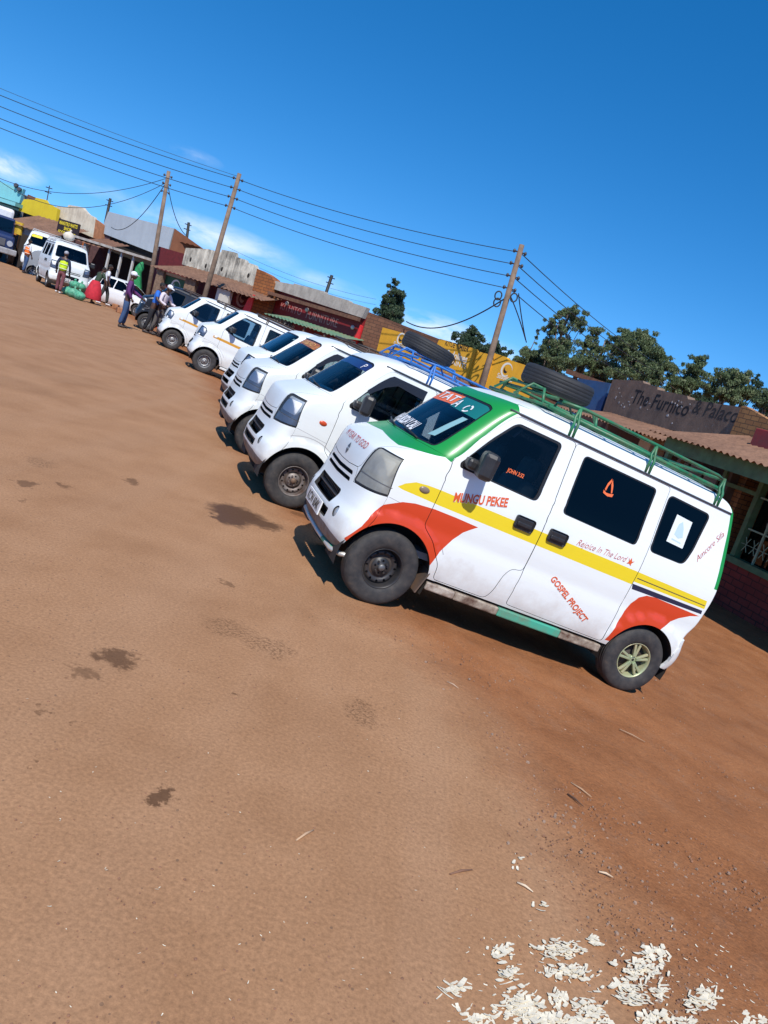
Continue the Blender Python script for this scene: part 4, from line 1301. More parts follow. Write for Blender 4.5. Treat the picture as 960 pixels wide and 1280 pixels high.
def van2_extra(sh, root, fdoor, sdoor):
    T = [sh.D(*q) for q in [(.33, 1.42), (.505, 1.632), (.545, 1.660), (.945, 1.660), (.935, 1.56), (.62, 1.585), (.50, 1.52), (.36, 1.39)]]
    decal_patch(sh, 'rain_visor', T, rain, fdoor, 1, .012)
    mb = MB()
    for k in range(9):
        mb.box((.18 + rnd.uniform(-.06, .08), rnd.uniform(-.45, .45), 1.235), (rnd.uniform(.06, .14), rnd.uniform(.08, .2), rnd.uniform(.02, .06)), Euler((0, 0, rnd.uniform(0, 3))).to_matrix(), .006)
    mb.build('dash_clutter', mat('dash papers', (.55, .78, .78), .7), root)
    wrap_text(sh, 'plate_mark', 'P', white_v, root, 'F', .42, 1.60, .47, 1.60, .06, 0, 0, .001)

def van3_extra(sh, root, fdoor, sdoor):
    mb = MB(); mb.box((.17, -.1, 1.24), (.14, .6, .03), None, .008); mb.build('dash_cover', mat('red dash cloth', (.16, .03, .03), .9), root)
    T = [sh.D(*q) for q in [(.33, 1.42), (.505, 1.632), (.545, 1.660), (.945, 1.660), (.935, 1.58), (.62, 1.60), (.50, 1.53), (.36, 1.39)]]
    decal_patch(sh, 'rain_visor', T, rain, fdoor, 1, .012)
    for k, (a, b, c) in enumerate(((-.10, .30, .16), (.16, .24, .10))):
        wrap_text(sh, 'screen_lettering', ('JESUS', 'LORD')[k], mat('sunstrip gold', (.75, .42, .12), .5), root, 'F', a - .1, 1.615, a + .28, 1.61, .055, 0, 0, .001)

LAMP_SPLIT = [('F', .43, .835), ('F', .45, .95), ('F', .475, 1.062), (-.245, 1.045), (-.20, .97), (-.235, .815)]
p2 = P_(paint=white, fine=True, cradle=(.98, .0, 1.985),  front_glass=glass('clear door glass', (.52, .60, .60)), side_glass=glass('smoked side glass', (.10, .13, .14)), indicator=red_ind, fog=True, livery_mats=[],
        screen_decals=VISOR, screen_mats=[mat('navy sunstrip', (.015, .03, .12), .3)], wheels={False: rust_wheel, True: rust_wheel}, rack=rack_blue, rack_x=(.66, 2.5), rack_h=.12, plate=None, extra=van2_extra,
        seat=mat('dark seat cloth', (.06, .065, .07), .9), lens=lens_mat('clear lamp lens', .06, (.95, .96, .97)), screen_glass=glass('clear screen glass', (.82, .88, .89), .55))
p3 = P_(p2, cradle=None, paint=worn_white, screen_mats=[mat('red pattern sunstrip', (.25, .035, .03), .4, dirt=(.5, .25, .06), dscale=22, damt=.7)], rack=rack_dark, rack_h=.08, extra=van3_extra, wheels={False: rust_wheel, True: rust_wheel})
p4 = P_(paint=white, fine=False, lamp=LAMP_SPLIT, lamp_low=True, front_glass=glass('clear door glass', (.52, .60, .60)), side_glass=glass('smoked side glass', (.10, .13, .14)), indicator=white, seat=mat('pale seat cover', (.55, .55, .55), .9),
        screen_glass=glass('blue green screen', (.45, .66, .70)), wheels={False: grey_wheel, True: grey_wheel}, rack=rack_dark, rack_h=.06, livery_mats=[STRIPE_OR], lens=lens_mat('clear lamp lens', .10))
HFW = [(.17, 1.19), (.17, 1.23), (.35, 1.47), (.48, 1.62), (.53, 1.655), (.945, 1.655), (.93, 1.09), (.50, 1.10)]
p5 = P_(p4, decals=[(ST_OR, 1)], fwin=HFW, front_glass=glass('pale blue door glass', (.40, .55, .66)), mirror='small')
p6 = P_(p5, wheels={False: grey_wheel, True: grey_wheel}, rack=rack_dark)
blk = paint('black van paint', (.010, .012, .018), .05)
p7 = P_(p4, paint=blk, indicator=mat('yellow lamp', (.75, .42, .02), .3), rack=rack_dark, seat=None, screen_glass=glass('dark screen glass', (.2, .25, .3)), side_glass=glass('dark film glass', (.012, .013, .018)), front_glass=glass('dark film glass', (.012, .013, .018)))
if DO_VANS:
    V2 = van_on_ground((362.5, 600), R(20.5))
    build_van('minivan', V2, 'white minivan with a blue roof rack, second in the row behind the green pillared one', VAN_GROUP, p2)
    V3 = van_on_ground((319, 544), R(21))
    build_van('minivan', V3, 'worn white minivan with a red patterned sunstrip and low dark roof rack', VAN_GROUP, p3)
    build_van('minivan', van_on_ground((312, 505), R(23)), 'white minivan half hidden behind the one with the red sunstrip, no stripe', VAN_GROUP, p4)
    build_van('minivan', van_on_ground((253.5, 451), R(19)), 'white minivan with a thin ochre stripe and pale seats showing in its door window', VAN_GROUP, p5)
    build_van('minivan', van_on_ground((213.5, 424), R(21)), 'white minivan with ochre stripe that the man in the white cap leans on', VAN_GROUP, p6)
    build_van('minivan', van_on_ground((181, 402), R(21)), 'black minivan with yellow lamps at the far end of the row', VAN_GROUP, p7)
    loose_tyre('spare_tyre', V1 @ Matrix.Translation((1.02, .02, 2.092)) @ Euler((R(3), R(-3), 0)).to_matrix().to_4x4(), 'black spare tyre lying flat on the green roof rack', 'tyre', 'spare tyres on roof racks')
    loose_tyre('spare_tyre', V2 @ Matrix.Translation((.98, .0, 2.092)) @ Euler((R(2), R(3), 0)).to_matrix().to_4x4(), 'black spare tyre lying on the blue roof rack', 'tyre', 'spare tyres on roof racks')
# ------------------------------------------------------------------ the shops along the street
def brick_mat(name, c1, c2, mortar, scale=1.0, dirt=None):
    if name in _mats: return _mats[name]
    mt, nt, b = new_mat(name)
    co = coords(nt)
    sx = nd(nt, 'ShaderNodeSeparateXYZ'); nt.links.new(co, sx.inputs[0])
    cx = nd(nt, 'ShaderNodeCombineXYZ')
    nt.links.new(mth(nt, 'ADD', sx.outputs[0], sx.outputs[1]), cx.inputs[0]); nt.links.new(sx.outputs[2], cx.inputs[1])
    br = nd(nt, 'ShaderNodeTexBrick')
    br.inputs['Color1'].default_value = c4(c1); br.inputs['Color2'].default_value = c4(c2); br.inputs['Mortar'].default_value = c4(mortar)
    br.inputs['Scale'].default_value = 1.0; br.inputs['Brick Width'].default_value = .30 * scale; br.inputs['Row Height'].default_value = .13 * scale; br.inputs['Mortar Size'].default_value = .012 * scale
    br.inputs['Mortar Smooth'].default_value = .3; br.inputs['Bias'].default_value = -.1
    wv = nd(nt, 'ShaderNodeVectorMath', operation='ADD')
    n = noise_t(nt, co, 7, 3, .6)
    cb = nd(nt, 'ShaderNodeCombineXYZ'); nt.links.new(mth(nt, 'MULTIPLY', n, .03), cb.inputs[1])
    nt.links.new(cx.outputs[0], wv.inputs[0]); nt.links.new(cb.outputs[0], wv.inputs[1])
    nt.links.new(wv.outputs[0], br.inputs['Vector'])
    f = noise_t(nt, co, 1.6, 6, .65)
    c = mixc(nt, mth(nt, 'MULTIPLY', ramp(nt, f, [(.45, 0), (.7, 1)]), .55), br.outputs['Color'], dirt or tuple(x * .45 for x in c1))
    nt.links.new(c, b.inputs['Base Color']); b.inputs['Roughness'].default_value = .92
    nt.links.new(bump(nt, br.outputs['Fac'], -.6, .02), b.inputs['Normal'])
    _mats[name] = mt
    return mt

def streak_mat(name, base, stain, amt=.6, sx_=3.0, sz_=.35, rough=.9, blot=None):
    """rendered wall with rain streaks and blotches"""
    if name in _mats: return _mats[name]
    mt, nt, b = new_mat(name)
    co = coords(nt)
    f1 = noise_t(nt, mapping(nt, co, (sx_, sx_, sz_)), 2.2, 7, .7, .4)
    f2 = noise_t(nt, co, 1.3, 7, .68)
    k = mth(nt, 'ADD', mth(nt, 'MULTIPLY', f1, .6), mth(nt, 'MULTIPLY', f2, .5))
    k = ramp(nt, k, [(.46, 0), (.68, 1)])
    c = mixc(nt, mth(nt, 'MULTIPLY', k, amt), base, stain)
    if blot:
        c = mixc(nt, ramp(nt, noise_t(nt, co, 6, 6, .75), [(.58, 0), (.66, .8)]), c, blot)
    nt.links.new(c, b.inputs['Base Color']); b.inputs['Roughness'].default_value = rough
    nt.links.new(bump(nt, noise_t(nt, co, 18, 6, .7), .3, .02), b.inputs['Normal'])
    _mats[name] = mt
    return mt

M_rust = streak_mat('rusty iron roof', (.20, .095, .055), (.075, .035, .022), .8, 5, 1.2)
M_rust2 = streak_mat('brown iron roof', (.235, .125, .075), (.10, .05, .03), .8, 4, 1.0)
M_dark = mat('painted shop gloom', (.018, .015, .014), .95)  # near-black: shade inside recesses and drain holes put into the colour
M_brick_o = brick_mat('orange burnt brick', (.38, .13, .035), (.28, .085, .025), (.09, .04, .02))
M_brick_y = brick_mat('ochre rough brick', (.40, .19, .065), (.30, .135, .05), (.10, .055, .03), .75)
M_brick_b = brick_mat('brown old brick', (.19, .085, .045), (.145, .062, .034), (.07, .035, .022), 1.0)
M_brick_r = brick_mat('dark red dado brick', (.30, .050, .030), (.23, .038, .026), (.055, .018, .014), 1.0)
M_timber = mat('weathered timber', (.20, .13, .085), .9, var=.35, vscale=9)
M_conc = streak_mat('grey weathered render', (.46, .42, .36), (.16, .14, .12), .6, 2.5, .8)
M_white = streak_mat('white wall with black mould', (.66, .61, .50), (.045, .040, .036), .95, 2.6, .35)
M_redp = mat('dark red shop paint', (.20, .012, .014), .6, var=.2)
M_pink = mat('bright red shop paint', (.72, .03, .03), .55, var=.1)
M_yel = streak_mat('yellow ochre shop paint', (.72, .37, .022), (.52, .25, .02), .5, 2.0, .6)
M_soot = streak_mat('sooty plaster sign', (.24, .155, .105), (.080, .055, .043), .7, 1.5, 1.0, blot=(.26, .20, .17))
M_gtrim = mat('green timber trim', (.10, .20, .085), .7, var=.3, vscale=5, dirt=(.12, .09, .06), damt=.35)
M_black = mat('black sign paint', (.015, .014, .014), .6)

class Front:
    """a shop front standing on a line P0 -> P1 (seen left to right); local x along it, y into the building, z up"""
    def __init__(s, P0, P1, name, label, cat='building', group=None):
        s.P0, s.P1 = Vector(P0), Vector(P1)
        d = (s.P1 - s.P0); s.len = d.length; d.normalize()
        s.d = Vector((d.x, d.y, 0)); s.n = Vector((-d.y, d.x, 0))
        if s.n.dot(Vector((s.P0.x, s.P0.y, 0))) < 0: s.n = -s.n
        s.zb = min(gz(*s.P0), gz(*s.P1)) - .25
        M = Matrix(((s.d.x, s.n.x, 0, s.P0.x), (s.d.y, s.n.y, 0, s.P0.y), (0, 0, 1, 0), (0, 0, 0, 1)))
        s.M = M
        s.root = empty(name, M, label, cat, group) if name else None
    def L(s, u, v, dy=0.0):
        """pixel -> (x, z) on the plane y = dy"""
        r = ray(u, v); C = Vector((0, 0, CAM_H)); O = Vector((s.P0.x, s.P0.y, 0)) + s.n * dy
        k = (O - C).dot(s.n) / r.dot(s.n)
        p = C + r * k - O
        return (p.dot(s.d), p.z + 0.0)
    def box(s, name, x0, x1, y0, y1, z0, z1, m_, parent=None, bev=0.0):
        mb = MB(); mb.box(((x0 + x1) / 2, (y0 + y1) / 2, (z0 + z1) / 2), (abs(x1 - x0), abs(y1 - y0), abs(z1 - z0)), None, bev)
        return mb.build(name, m_, parent or s.root)
    def slab(s, name, pts, y0, y1, m_, parent=None):
        mb = MB(); mb.prism(pts, y0, y1); return mb.build(name, m_, parent or s.root)
    def sheet(s, name, x0, x1, y0, z0, y1, z1, m_, parent=None, pitch=.15, amp=.022, droop=0.0):
        """corrugated iron: ridges run from (y0, z0) to (y1, z1)"""
        n = max(8, int((x1 - x0) / pitch * 6)); n = min(n, 420)
        vs, fs = [], []
        d = Vector((0, y1 - y0, z1 - z0)); L_ = d.length; nrm = Vector((0, -d.z, d.y)).normalized()
        if nrm.z < 0: nrm = -nrm
        rr = random.Random(int(x0 * 100) + 3)
        nj = 3
        for i in range(n + 1):
            x = x0 + (x1 - x0) * i / n
            j0 = int((x - x0) / .8); rj = random.Random(j0 * 7 + 1).uniform(-.05, .05)
            w_ = math.sin(2 * PI * x / pitch) * amp + .02 * noise.noise(Vector((x * .8, 3, 1)))
            for j in range(nj):
                t = j / (nj - 1)
                t2 = t if t > 0 else -abs(rj) / L_
                p = Vector((x, y0, z0)) + d * t2 + nrm * w_
                p.z -= droop * math.sin(PI * i / n)
                vs.append(p)
        for i in range(n):
            for j in range(nj - 1):
                a = i * nj + j; fs.append((a, a + nj, a + nj + 1, a + 1))
        me = bpy.data.meshes.new(name); me.from_pydata(vs, [], fs)
        for p in me.polygons: p.use_smooth = True
        return link_mesh(name, me, parent or s.root, [m_])
    def text(s, name, body, x0, z0, w, h, m_, y=0.0, parent=None, bold=0.0, shear=0.0, slope=0.0):
        return text_flat(name, body, w, h, m_, parent or s.root, (x0, y, z0), Vector((1, 0, slope)).normalized(), (0, 0, 1), (0, -.004, 0), shear, bold)

def walls_behind(F, x0, x1, z1, depth, m_, roof=None, name='side_wall'):
    """side and back walls so that the shop has a body"""
    F.box(name, x0 - .002, x0 + .2, .26, depth, F.zb, z1, m_)
    F.box(name, x1 - .2, x1 + .002, .26, depth, F.zb, z1, m_)
    F.box('back_wall', x0 + .21, x1 - .21, depth - .2, depth, F.zb, z1, m_)
    F.sheet('roof', x0 - .1, x1 + .1, .22, z1 - .05, depth + .2, z1 - .45, roof or M_rust, pitch=.3)

# --- the green-trimmed shop at the right edge
F = Front((5.9, 17.5), (8.7, 9.7), 'shop', 'brick shop with green fascia, barred window and dark red dado at the right edge')
xa, zf0 = F.L(834, 549, -1.7); xb, zf1 = F.L(960, 596, -1.7)
xe = F.len + 1.0
ztop = (zf0 + zf1) / 2 + .10
F.box('fascia', xa, xe, -1.72, -1.64, ztop - .26, ztop, M_gtrim)
F.sheet('roof', xa - .25, xe, -1.95, ztop + .015, .30, ztop + .50, M_rust2, pitch=.16)
xw, zs = F.L(918, 697); xp, _ = F.L(942, 630)
F.box('dado', xw - .12, xe, -.06, .14, F.zb, zs - .10, M_brick_r)
F.box('window_sill', xw - .16, xe, -.12, .16, zs - .098, zs + .02, M_gtrim)
wf = F.box('window_frame', xw - .09, xw + .02, -.05, .10, zs + .022, ztop + .12, M_gtrim)
mb = MB()
zt_ = ztop - .25
for k in range(9):
    x = xw + .02 + k * .46
    if k: mb.box((x, .0, (zs + zt_) / 2), (.035, .035, zt_ - zs - .05))
    for zz in (zs + .62, zs + 1.25): mb.box((x + .24, .0, zz), (.425, .03, .03))
    for (cx_, cz_) in ((x + .13, zs + .32), (x + .34, zs + .32)):      # scrolled bars
        for j in range(6):
            a = PI * j / 3
            mb.box((cx_ + .045 * math.cos(a), 0, cz_ + .075 * math.sin(a)), (.012, .012, .17), Euler((0, PI / 2 - a, 0)).to_matrix())
mb.build('window_bars', mat('window bar paint', (.30, .42, .26), .6), wf)
F.box('window_pane', xw + .02, xe, .12, .13, zs + .02, ztop, glass('shop window glass', (.35, .38, .38)))
F.box('inner_wall', xw - 1.05, xe, 1.6, 1.7, F.zb, ztop, mat('shop inner wall', (.16, .10, .08), .9, var=.3))
F.box('notice_board', xw + .35, xe, .55, .60, zs + .85, zs + 1.40, mat('notice board', (.42, .36, .30), .8, dirt=(.2, .13, .1), damt=.5))
F.text('lettering', "'BTECO", xw + .40, zs + .98, 2.0, .26, M_black, .545)
F.text('lettering', 'E.W=', xw + .48, zs + 1.48, .9, .20, mat('pale shop lettering', (.35, .33, .28), .8), .545)
F.box('door_post', xw - 1.10, xw - 1.0, -.05, .12, F.zb, ztop + .1, M_gtrim)
F.box('transom', xw - .998, xw - .092, -.03, .08, zt_ - .32, zt_ - .24, M_gtrim)
for k in range(3): F.box('lit_brick_patch', xw - .96 + k * .30, xw - .74 + k * .30, .9, .93, zt_ - .20, zt_ - .02, mat('painted lit brick', (.46, .24, .10), .9))  # bright orange patches: light on the inner brickwork put into the colour
F.box('front_wall', xa + .1, xw - 1.102, .0, .2, F.zb, ztop + .2, mat('plank shop front', (.13, .10, .075), .9, var=.35, vscale=3))
for k in range(3): F.box('shutter_board', xw - 2.6 + k * .5, xw - 2.2 + k * .5, -.05, -.002, zs + .2, zt_ - .15, mat('grey shutter board', (.20, .18, .15), .9, var=.3))
zg0 = F.L(930, 507, .3)[1]; zg1 = F.L(960, 524, .3)[1]
F.slab('gable_wall', [(F.L(908, 553, .3)[0], ztop + .30), (xe, ztop + .30), (xe, zg1 - .1), (F.L(960, 522, .3)[0], zg1), (F.L(931, 507, .3)[0], zg0), (F.L(926, 510, .3)[0], zg0 - .02)], .30, .52, M_brick_y)
for xx in (xa + .1, xe - .1): F.box('verandah_post', xx - .05, xx + .05, -1.66, -1.56, F.zb, ztop - .262, M_gtrim)
F.box('side_wall', xa + .1, xa + .3, .202, 6, F.zb, ztop + .3, M_brick_y); F.box('side_wall', xe - .2, xe, .53, 6, F.zb, ztop + .9, M_brick_y)
F.box('back_wall', xa + .31, xe - .21, 5.8, 6, F.zb, ztop + .3, M_brick_y)
F.sheet('roof', xa, xe, .54, ztop + .75, 6.1, ztop + .30, M_rust, pitch=.3)
Fs = Front((5.9, 17.5), (8.7, 9.7), None, None)
px, pz = Fs.L(947, 555, -.1)
rs_ = empty('hanging_sign', F.M @ Matrix.Translation((px + .55, -.45, pz)), 'dark red box sign on the iron roof against the orange brick gable', 'sign')
mb = MB(); mb.box((.18, 0, 0), (.75, .30, .52), None, .015); mb.build('sign_box', mat('red sign box', (.28, .025, .022), .6, dirt=(.08, .05, .04), damt=.5), rs_)
mb = MB(); mb.tube([(.10, .0, -.25), (.10, .0, -.42)], .02, 6); mb.build('bracket', M_black, rs_)

# --- sooty sign-board shop
P0 = azpt(742, 23.0); P1 = azpt(932, 17.6)
F = Front(P0, P1, 'shop', 'low shop with a long soot-black parapet and worn painted letters')
tl, bl, br_, tr = F.L(779, 478), F.L(752, 519), F.L(912, 550), F.L(928, 509)
zb_, zt_ = 1.95, (tl[1] + tr[1]) / 2
s1 = F.L(860, 497); s2 = F.L(812, 484)
F.slab('parapet', [(bl[0], bl[1] - .05), (br_[0], br_[1] - .02), (tr[0], tr[1]), (F.L(860, 499)[0], F.L(860, 499)[1]), (F.L(858, 497)[0], F.L(858, 494.5)[1]), (F.L(822, 486)[0], F.L(822, 487)[1]), (F.L(822, 484)[0], F.L(822, 483.5)[1]), (F.L(805, 478)[0], F.L(805, 479)[1]), (F.L(804, 475)[0], F.L(804, 476)[1]), (F.L(766, 474)[0], tl[1] + .02)], 0, .22, M_soot)
a = F.L(789, 503); b = F.L(858, 521); c_ = F.L(862, 522); d_ = F.L(920, 529)
M_let = mat('worn black lettering', (.012, .011, .012), .8)
F.text('lettering', 'The Furnico', a[0], a[1], b[0] - a[0], .36, M_let, 0, None, .01, .15, (b[1] - a[1]) / (b[0] - a[0]) * .6)
F.text('lettering', '& Palaco', c_[0], c_[1] + .12, d_[0] - c_[0], .33, mat('faded lettering', (.035, .030, .028), .85), 0, None, .005, .15, .0)
mb = MB()
for k in range(26):
    x = rnd.uniform(bl[0] + .3, b[0]); z = rnd.uniform(bl[1] + .25, tl[1] - .15)
    mb.box((x, -.003, z), (rnd.uniform(.02, .07), .006, rnd.uniform(.015, .05)), Euler((0, rnd.uniform(0, 3), 0)).to_matrix())
o = mb.build('peeled_paint', mat('pale peeled paint', (.42, .40, .40), .9), F.root)
ce0 = F.L(735, 511, -1.4); ce1 = F.L(908, 553, -1.4)
F.sheet('verandah_roof', F.L(700, 500, -1.6)[0], ce1[0] + .35, -1.7, 1.80, -.02, 2.06, M_rust2, pitch=.16)
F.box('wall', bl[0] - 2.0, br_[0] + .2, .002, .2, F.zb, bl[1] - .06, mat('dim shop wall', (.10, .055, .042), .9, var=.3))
for xx in (F.L(760, 540, -1.5)[0], F.L(860, 560, -1.5)[0]): F.box('verandah_post', xx - .05, xx + .05, -1.58, -1.48, F.zb, 1.79, M_timber)
cp = F.L(815, 552, -.7)
F.box('cream_post', cp[0] - .18, cp[0] + .30, -.9, -.5, F.zb, cp[1] + .25, mat('cream board', (.62, .47, .27), .8))  # cream post under the verandah
walls_behind(F, bl[0] - 1.0, br_[0], tl[1] - .4, 5.0, M_brick_b)
# blue boarded wall
P0 = azpt(690, 24.8); P1 = azpt(766, 22.6)
F = Front(P0, P1, 'board_fence', 'blue sheet-metal fence between the yellow shop and the sooty parapet', 'fence')
bt0, bt1 = F.L(736, 477), F.L(763, 479)
xl = F.L(722, 476)[0]
F.slab('panel', [(xl, F.zb), (bt1[0], F.zb), (bt1[0], bt1[1]), (xl, bt0[1] + .02)], 0, .08, mat('blue sheet', (.025, .085, .21), .55, var=.2, dirt=(.05, .06, .09), damt=.4))
for k in range(3): F.box('fence_post', xl + k * (bt1[0] - xl - .1) / 2, xl + k * (bt1[0] - xl - .1) / 2 + .09, .082, .17, F.zb, bt1[1] - .1, M_timber)
# dark lean-to roof behind it
Fl = Front(azpt(690, 27), azpt(760, 25.5), 'lean_to', 'dark iron lean-to roof rising behind the blue fence', 'shed')
q0, q1 = Fl.L(708, 463), Fl.L(752, 477)
Fl.slab('roof', [(q0[0], q0[1] - .10), (q1[0], q1[1] - .10), (q1[0], q1[1] + .02), (q0[0], q0[1] + .06)], 0, 2.4, M_rust)
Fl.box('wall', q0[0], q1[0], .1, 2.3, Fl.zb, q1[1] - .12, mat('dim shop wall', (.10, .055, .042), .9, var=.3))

# --- the ochre yellow timber yard
P0 = azpt(470, 29.5); P1 = azpt(668, 25.0)
F = Front(P0, P1, 'shop', 'mustard yellow timber yard shop front with white and black painted lettering')
T = lambda u, v: F.L(u, v)
zlow = 1.5
pts = [(T(478, 430)[0], F.zb), (T(668, 470)[0], F.zb), (T(668, 462)[0], T(668, 460)[1]), T(634, 449), T(633, 446.5), T(617, 441), T(616, 444), T(594, 438.5), T(594, 436), T(589, 434.5), T(550, 423.5), T(548, 426), T(546, 431), T(519, 420), T(483, 410.5), (T(478, 410)[0], T(483, 410.5)[1])]
F.slab('front_wall', pts, 0, .22, M_yel)
M_wl = mat('white wall lettering', (.72, .70, .62), .7)
a, b = T(556, 431.5), T(585, 440)
F.text('lettering', 'KITUE TIMBER', a[0], a[1] + .0, b[0] - a[0], .17, M_black, 0, None, .01)
a, b = T(557, 445.5), T(583, 453)
F.text('lettering', 'Sadolines', a[0], a[1], b[0] - a[0], .24, M_wl, 0, None, .02)
a, b = T(559, 452), T(580, 459)
F.text('lettering', 'PAINTS', a[0] + .1, a[1] - .05, (b[0] - a[0]), .16, M_wl, 0, None, .01)
a, b = T(621, 471), T(640, 477)
F.text('lettering', 'Sadolines', a[0], a[1] - .02, b[0] - a[0], .16, M_wl, 0, None, .015)
a, b = T(491, 433), T(507, 440)
F.text('lettering', 'Sadolines', a[0], a[1], b[0] - a[0], .2, M_wl, 0, None, .015)
def swirl(Fr, cx_, cz_, r, m1, m2, yy=-.005):
    vs, fs = [], []
    for nm, mm, r0, r1, a0, a1, wd in (('emblem', m1, r, r * .72, .2, 5.6, .30), ('emblem', m2, r * .42, r * .30, 2.2, 6.0, .34)):
        V_, f_ = [], []
        for k in range(25):
            a = a0 + (a1 - a0) * k / 24; rr = r0 + (r1 - r0) * k / 24; ww = wd * r * math.sin(PI * (k + .8) / 26)
            V_ += [(cx_ + rr * math.cos(a), yy, cz_ + rr * math.sin(a) * 1.15), (cx_ + (rr - ww) * math.cos(a), yy, cz_ + (rr - ww) * math.sin(a) * 1.15)]
        for k in range(24): f_.append((2 * k, 2 * k + 2, 2 * k + 3, 2 * k + 1))
        me = bpy.data.meshes.new(nm); me.from_pydata(V_, [], f_); link_mesh(nm, me, Fr.root, [mm])
c_ = T(632.5, 463)
swirl(F, c_[0], c_[1], .24, M_wl, M_black)
c_ = T(501, 424)
swirl(F, c_[0], c_[1], .22, M_wl, M_black)
c_ = T(565, 450)
ring = [(c_[0] + .13 * math.cos(2 * PI * k / 20), -.012, c_[1] - .02 + .13 * math.sin(2 * PI * k / 20)) for k in range(21)]
mb = MB(); mb.tube(ring, .018, 6, caps=False); mb.build('wall_ring', mat('dark ring', (.10, .04, .012), .7), F.root)
for u_, v0 in ((617, 441), (594, 436)):
    x_, z_ = T(u_, v0)
    F.box('pilaster', x_ - .10, x_ + .10, -.05, -.002, F.zb, z_ - .02, M_yel)
for u_, v0 in ((610, 452), ):
    x_, z_ = T(u_, v0)
    F.box('downpipe', x_ - .03, x_ + .03, -.06, -.004, F.zb, z_ + .25, mat('rusty pipe', (.22, .07, .02), .8))
walls_behind(F, T(480, 430)[0], T(666, 470)[0], 2.2, 7.0, M_brick_b)
F.sheet('verandah_roof', T(478, 430)[0] + .3, T(610, 470)[0], -1.9, 1.35, -.03, 1.75, M_rust, pitch=.2)
for k in range(4):
    xx = T(490, 440)[0] + .4 + k * 2.3
    F.box('verandah_post', xx - .05, xx + .05, -1.80, -1.70, F.zb, 1.34, M_timber)

# --- the dark red furniture shop with its concrete parapet
P0 = azpt(322, 36.2); P1 = azpt(463, 31.6)
F = Front(P0, P1, 'shop', 'dark red furniture shop under a grey concrete parapet')
T = F.L
F.slab('parapet', [T(347, 363), T(457, 399), T(463, 386), T(441, 379), T(441, 377.5), T(410, 368), T(410, 366), T(372, 356), T(372, 357.5), T(349, 353)], -.25, 0, M_conc)
xl, xr = T(322, 380)[0], T(452, 420)[0]
zp = T(457, 399)[1]
F.box('front_wall', T(346, 372)[0], xr, .0, .2, F.zb, zp + .3, M_redp)
a, b = T(350, 386.5), T(376, 393.5)
F.text('lettering', 'KITHITO', a[0], a[1], b[0] - a[0], .30, mat('dusty pink lettering', (.50, .25, .22), .7), 0, None, -.008)
a, b = T(382, 397.5), T(421, 409)
F.text('lettering', 'FURNITURE', a[0], a[1], b[0] - a[0], .36, mat('dusty pink lettering', (.50, .25, .22), .7), 0, None, -.008)
F.slab('painted_pier', [T(440, 431), T(447, 433), T(454.5, 408.5), T(452, 406.5), T(449, 415)], -.10, -.004, M_pink)
zbk = T(336, 352)[1]
F.slab('brick_pier', [(T(322, 380)[0], F.zb), (T(343, 385)[0], F.zb), (T(343, 380)[0], T(343, 358)[1]), T(349.5, 356), T(346, 349.5), T(338, 343.5), T(327, 338)], -.28, .2, M_brick_o)
F.box('gutter_beam', T(344, 365)[0], T(456, 400)[0], -.42, -.262, zp - .17, zp - .03, M_rust)
zab = T(352, 393)[1]; zaf = T(350, 398, -1.5)[1]
F.sheet('awning', T(331, 390, -1.5)[0], T(424, 424, -1.5)[0], -1.5, zaf, -.02, zab, mat('faded green awning', (.19, .20, .12), .8, dirt=(.03, .22, .13), dscale=1.2, damt=.7), pitch=.22, amp=.02)
F.box('opening_dark_sheet', T(336, 396)[0], T(366, 405)[0], -.012, .0, F.zb, T(338, 390)[1], M_black)  # thin black sheet: the dark of the opening put into its colour
a = T(336, 399)
F.text('lettering', 'SALE FAIR', a[0] + .1, a[1] - .15, 1.6, .22, mat('grey lettering', (.3, .3, .28), .8), -.012)
for u_, v_ in ((361, 380), (386, 388), (443, 410)):
    x_, z_ = T(u_, v_); mb = MB(); mb.sphere((x_, -.12, z_), .085, 10, 8); mb.build('lamp_globe', mat('lamp globe', (.6, .55, .5), .4), F.root)
for u_ in (352, 384, 412):
    x_ = T(u_, 400, -1.4)[0]; F.box('awning_post', x_ - .04, x_ + .04, -1.45, -1.37, F.zb, zaf - .03, M_timber)
# brick flank wall running back from its right corner
xk, zk = T(462, 388)
x2 = xk + 1.55
mb = MB(); mb.prism([(.0, F.zb), (7.2, F.zb), (7.2, 2.25), (4.5, 2.55), (1.2, 2.90), (.0, 3.05)], 0, .22)
o = mb.build('flank_wall', M_brick_b, F.root)
o.location = (T(455, 410)[0] + .0, -.02, 0); o.rotation_euler = (0, 0, R(28))
walls_behind(F, T(326, 380)[0], xr, zp + .3, 7.0, M_brick_b)

# --- mould-streaked white parapet with the red phone-shop fronts
P0 = azpt(196, 41.5); P1 = azpt(330, 37.2)
F = Front(P0, P1, 'shop', 'shop with mould-streaked white parapet, rusty verandah and bright red painted fronts')
T = F.L
F.slab('parapet', [T(229, 331), T(322, 359.5), T(327, 339), T(321, 335), T(320, 331.5), T(309, 328), T(308, 325), T(296, 321.5), T(295, 316), T(279, 312.5), T(278, 316), T(262, 312), T(234, 310.5)], -.1, .15, M_white)
for u_, v_ in ((240, 325), (259, 333), (279, 337), (312, 345)):
    x_, z_ = T(u_, v_); mb = MB(); mb.sphere((x_, -.1, z_), (.06, .03, .11), 10, 8); mb.build('drain_hole', M_dark, F.root)
x0_, x1_ = T(190, 330)[0], T(322, 362)[0]
zv = T(262, 343)[1] - .02
F.sheet('verandah_roof', T(194, 335, -2.2)[0], T(336, 375, -2.2)[0], -2.5, T(262, 352, -2.4)[1] - .10, -.12, zv + .1, M_rust2, pitch=.25)
ze = T(262, 352, -2.4)[1] - .12
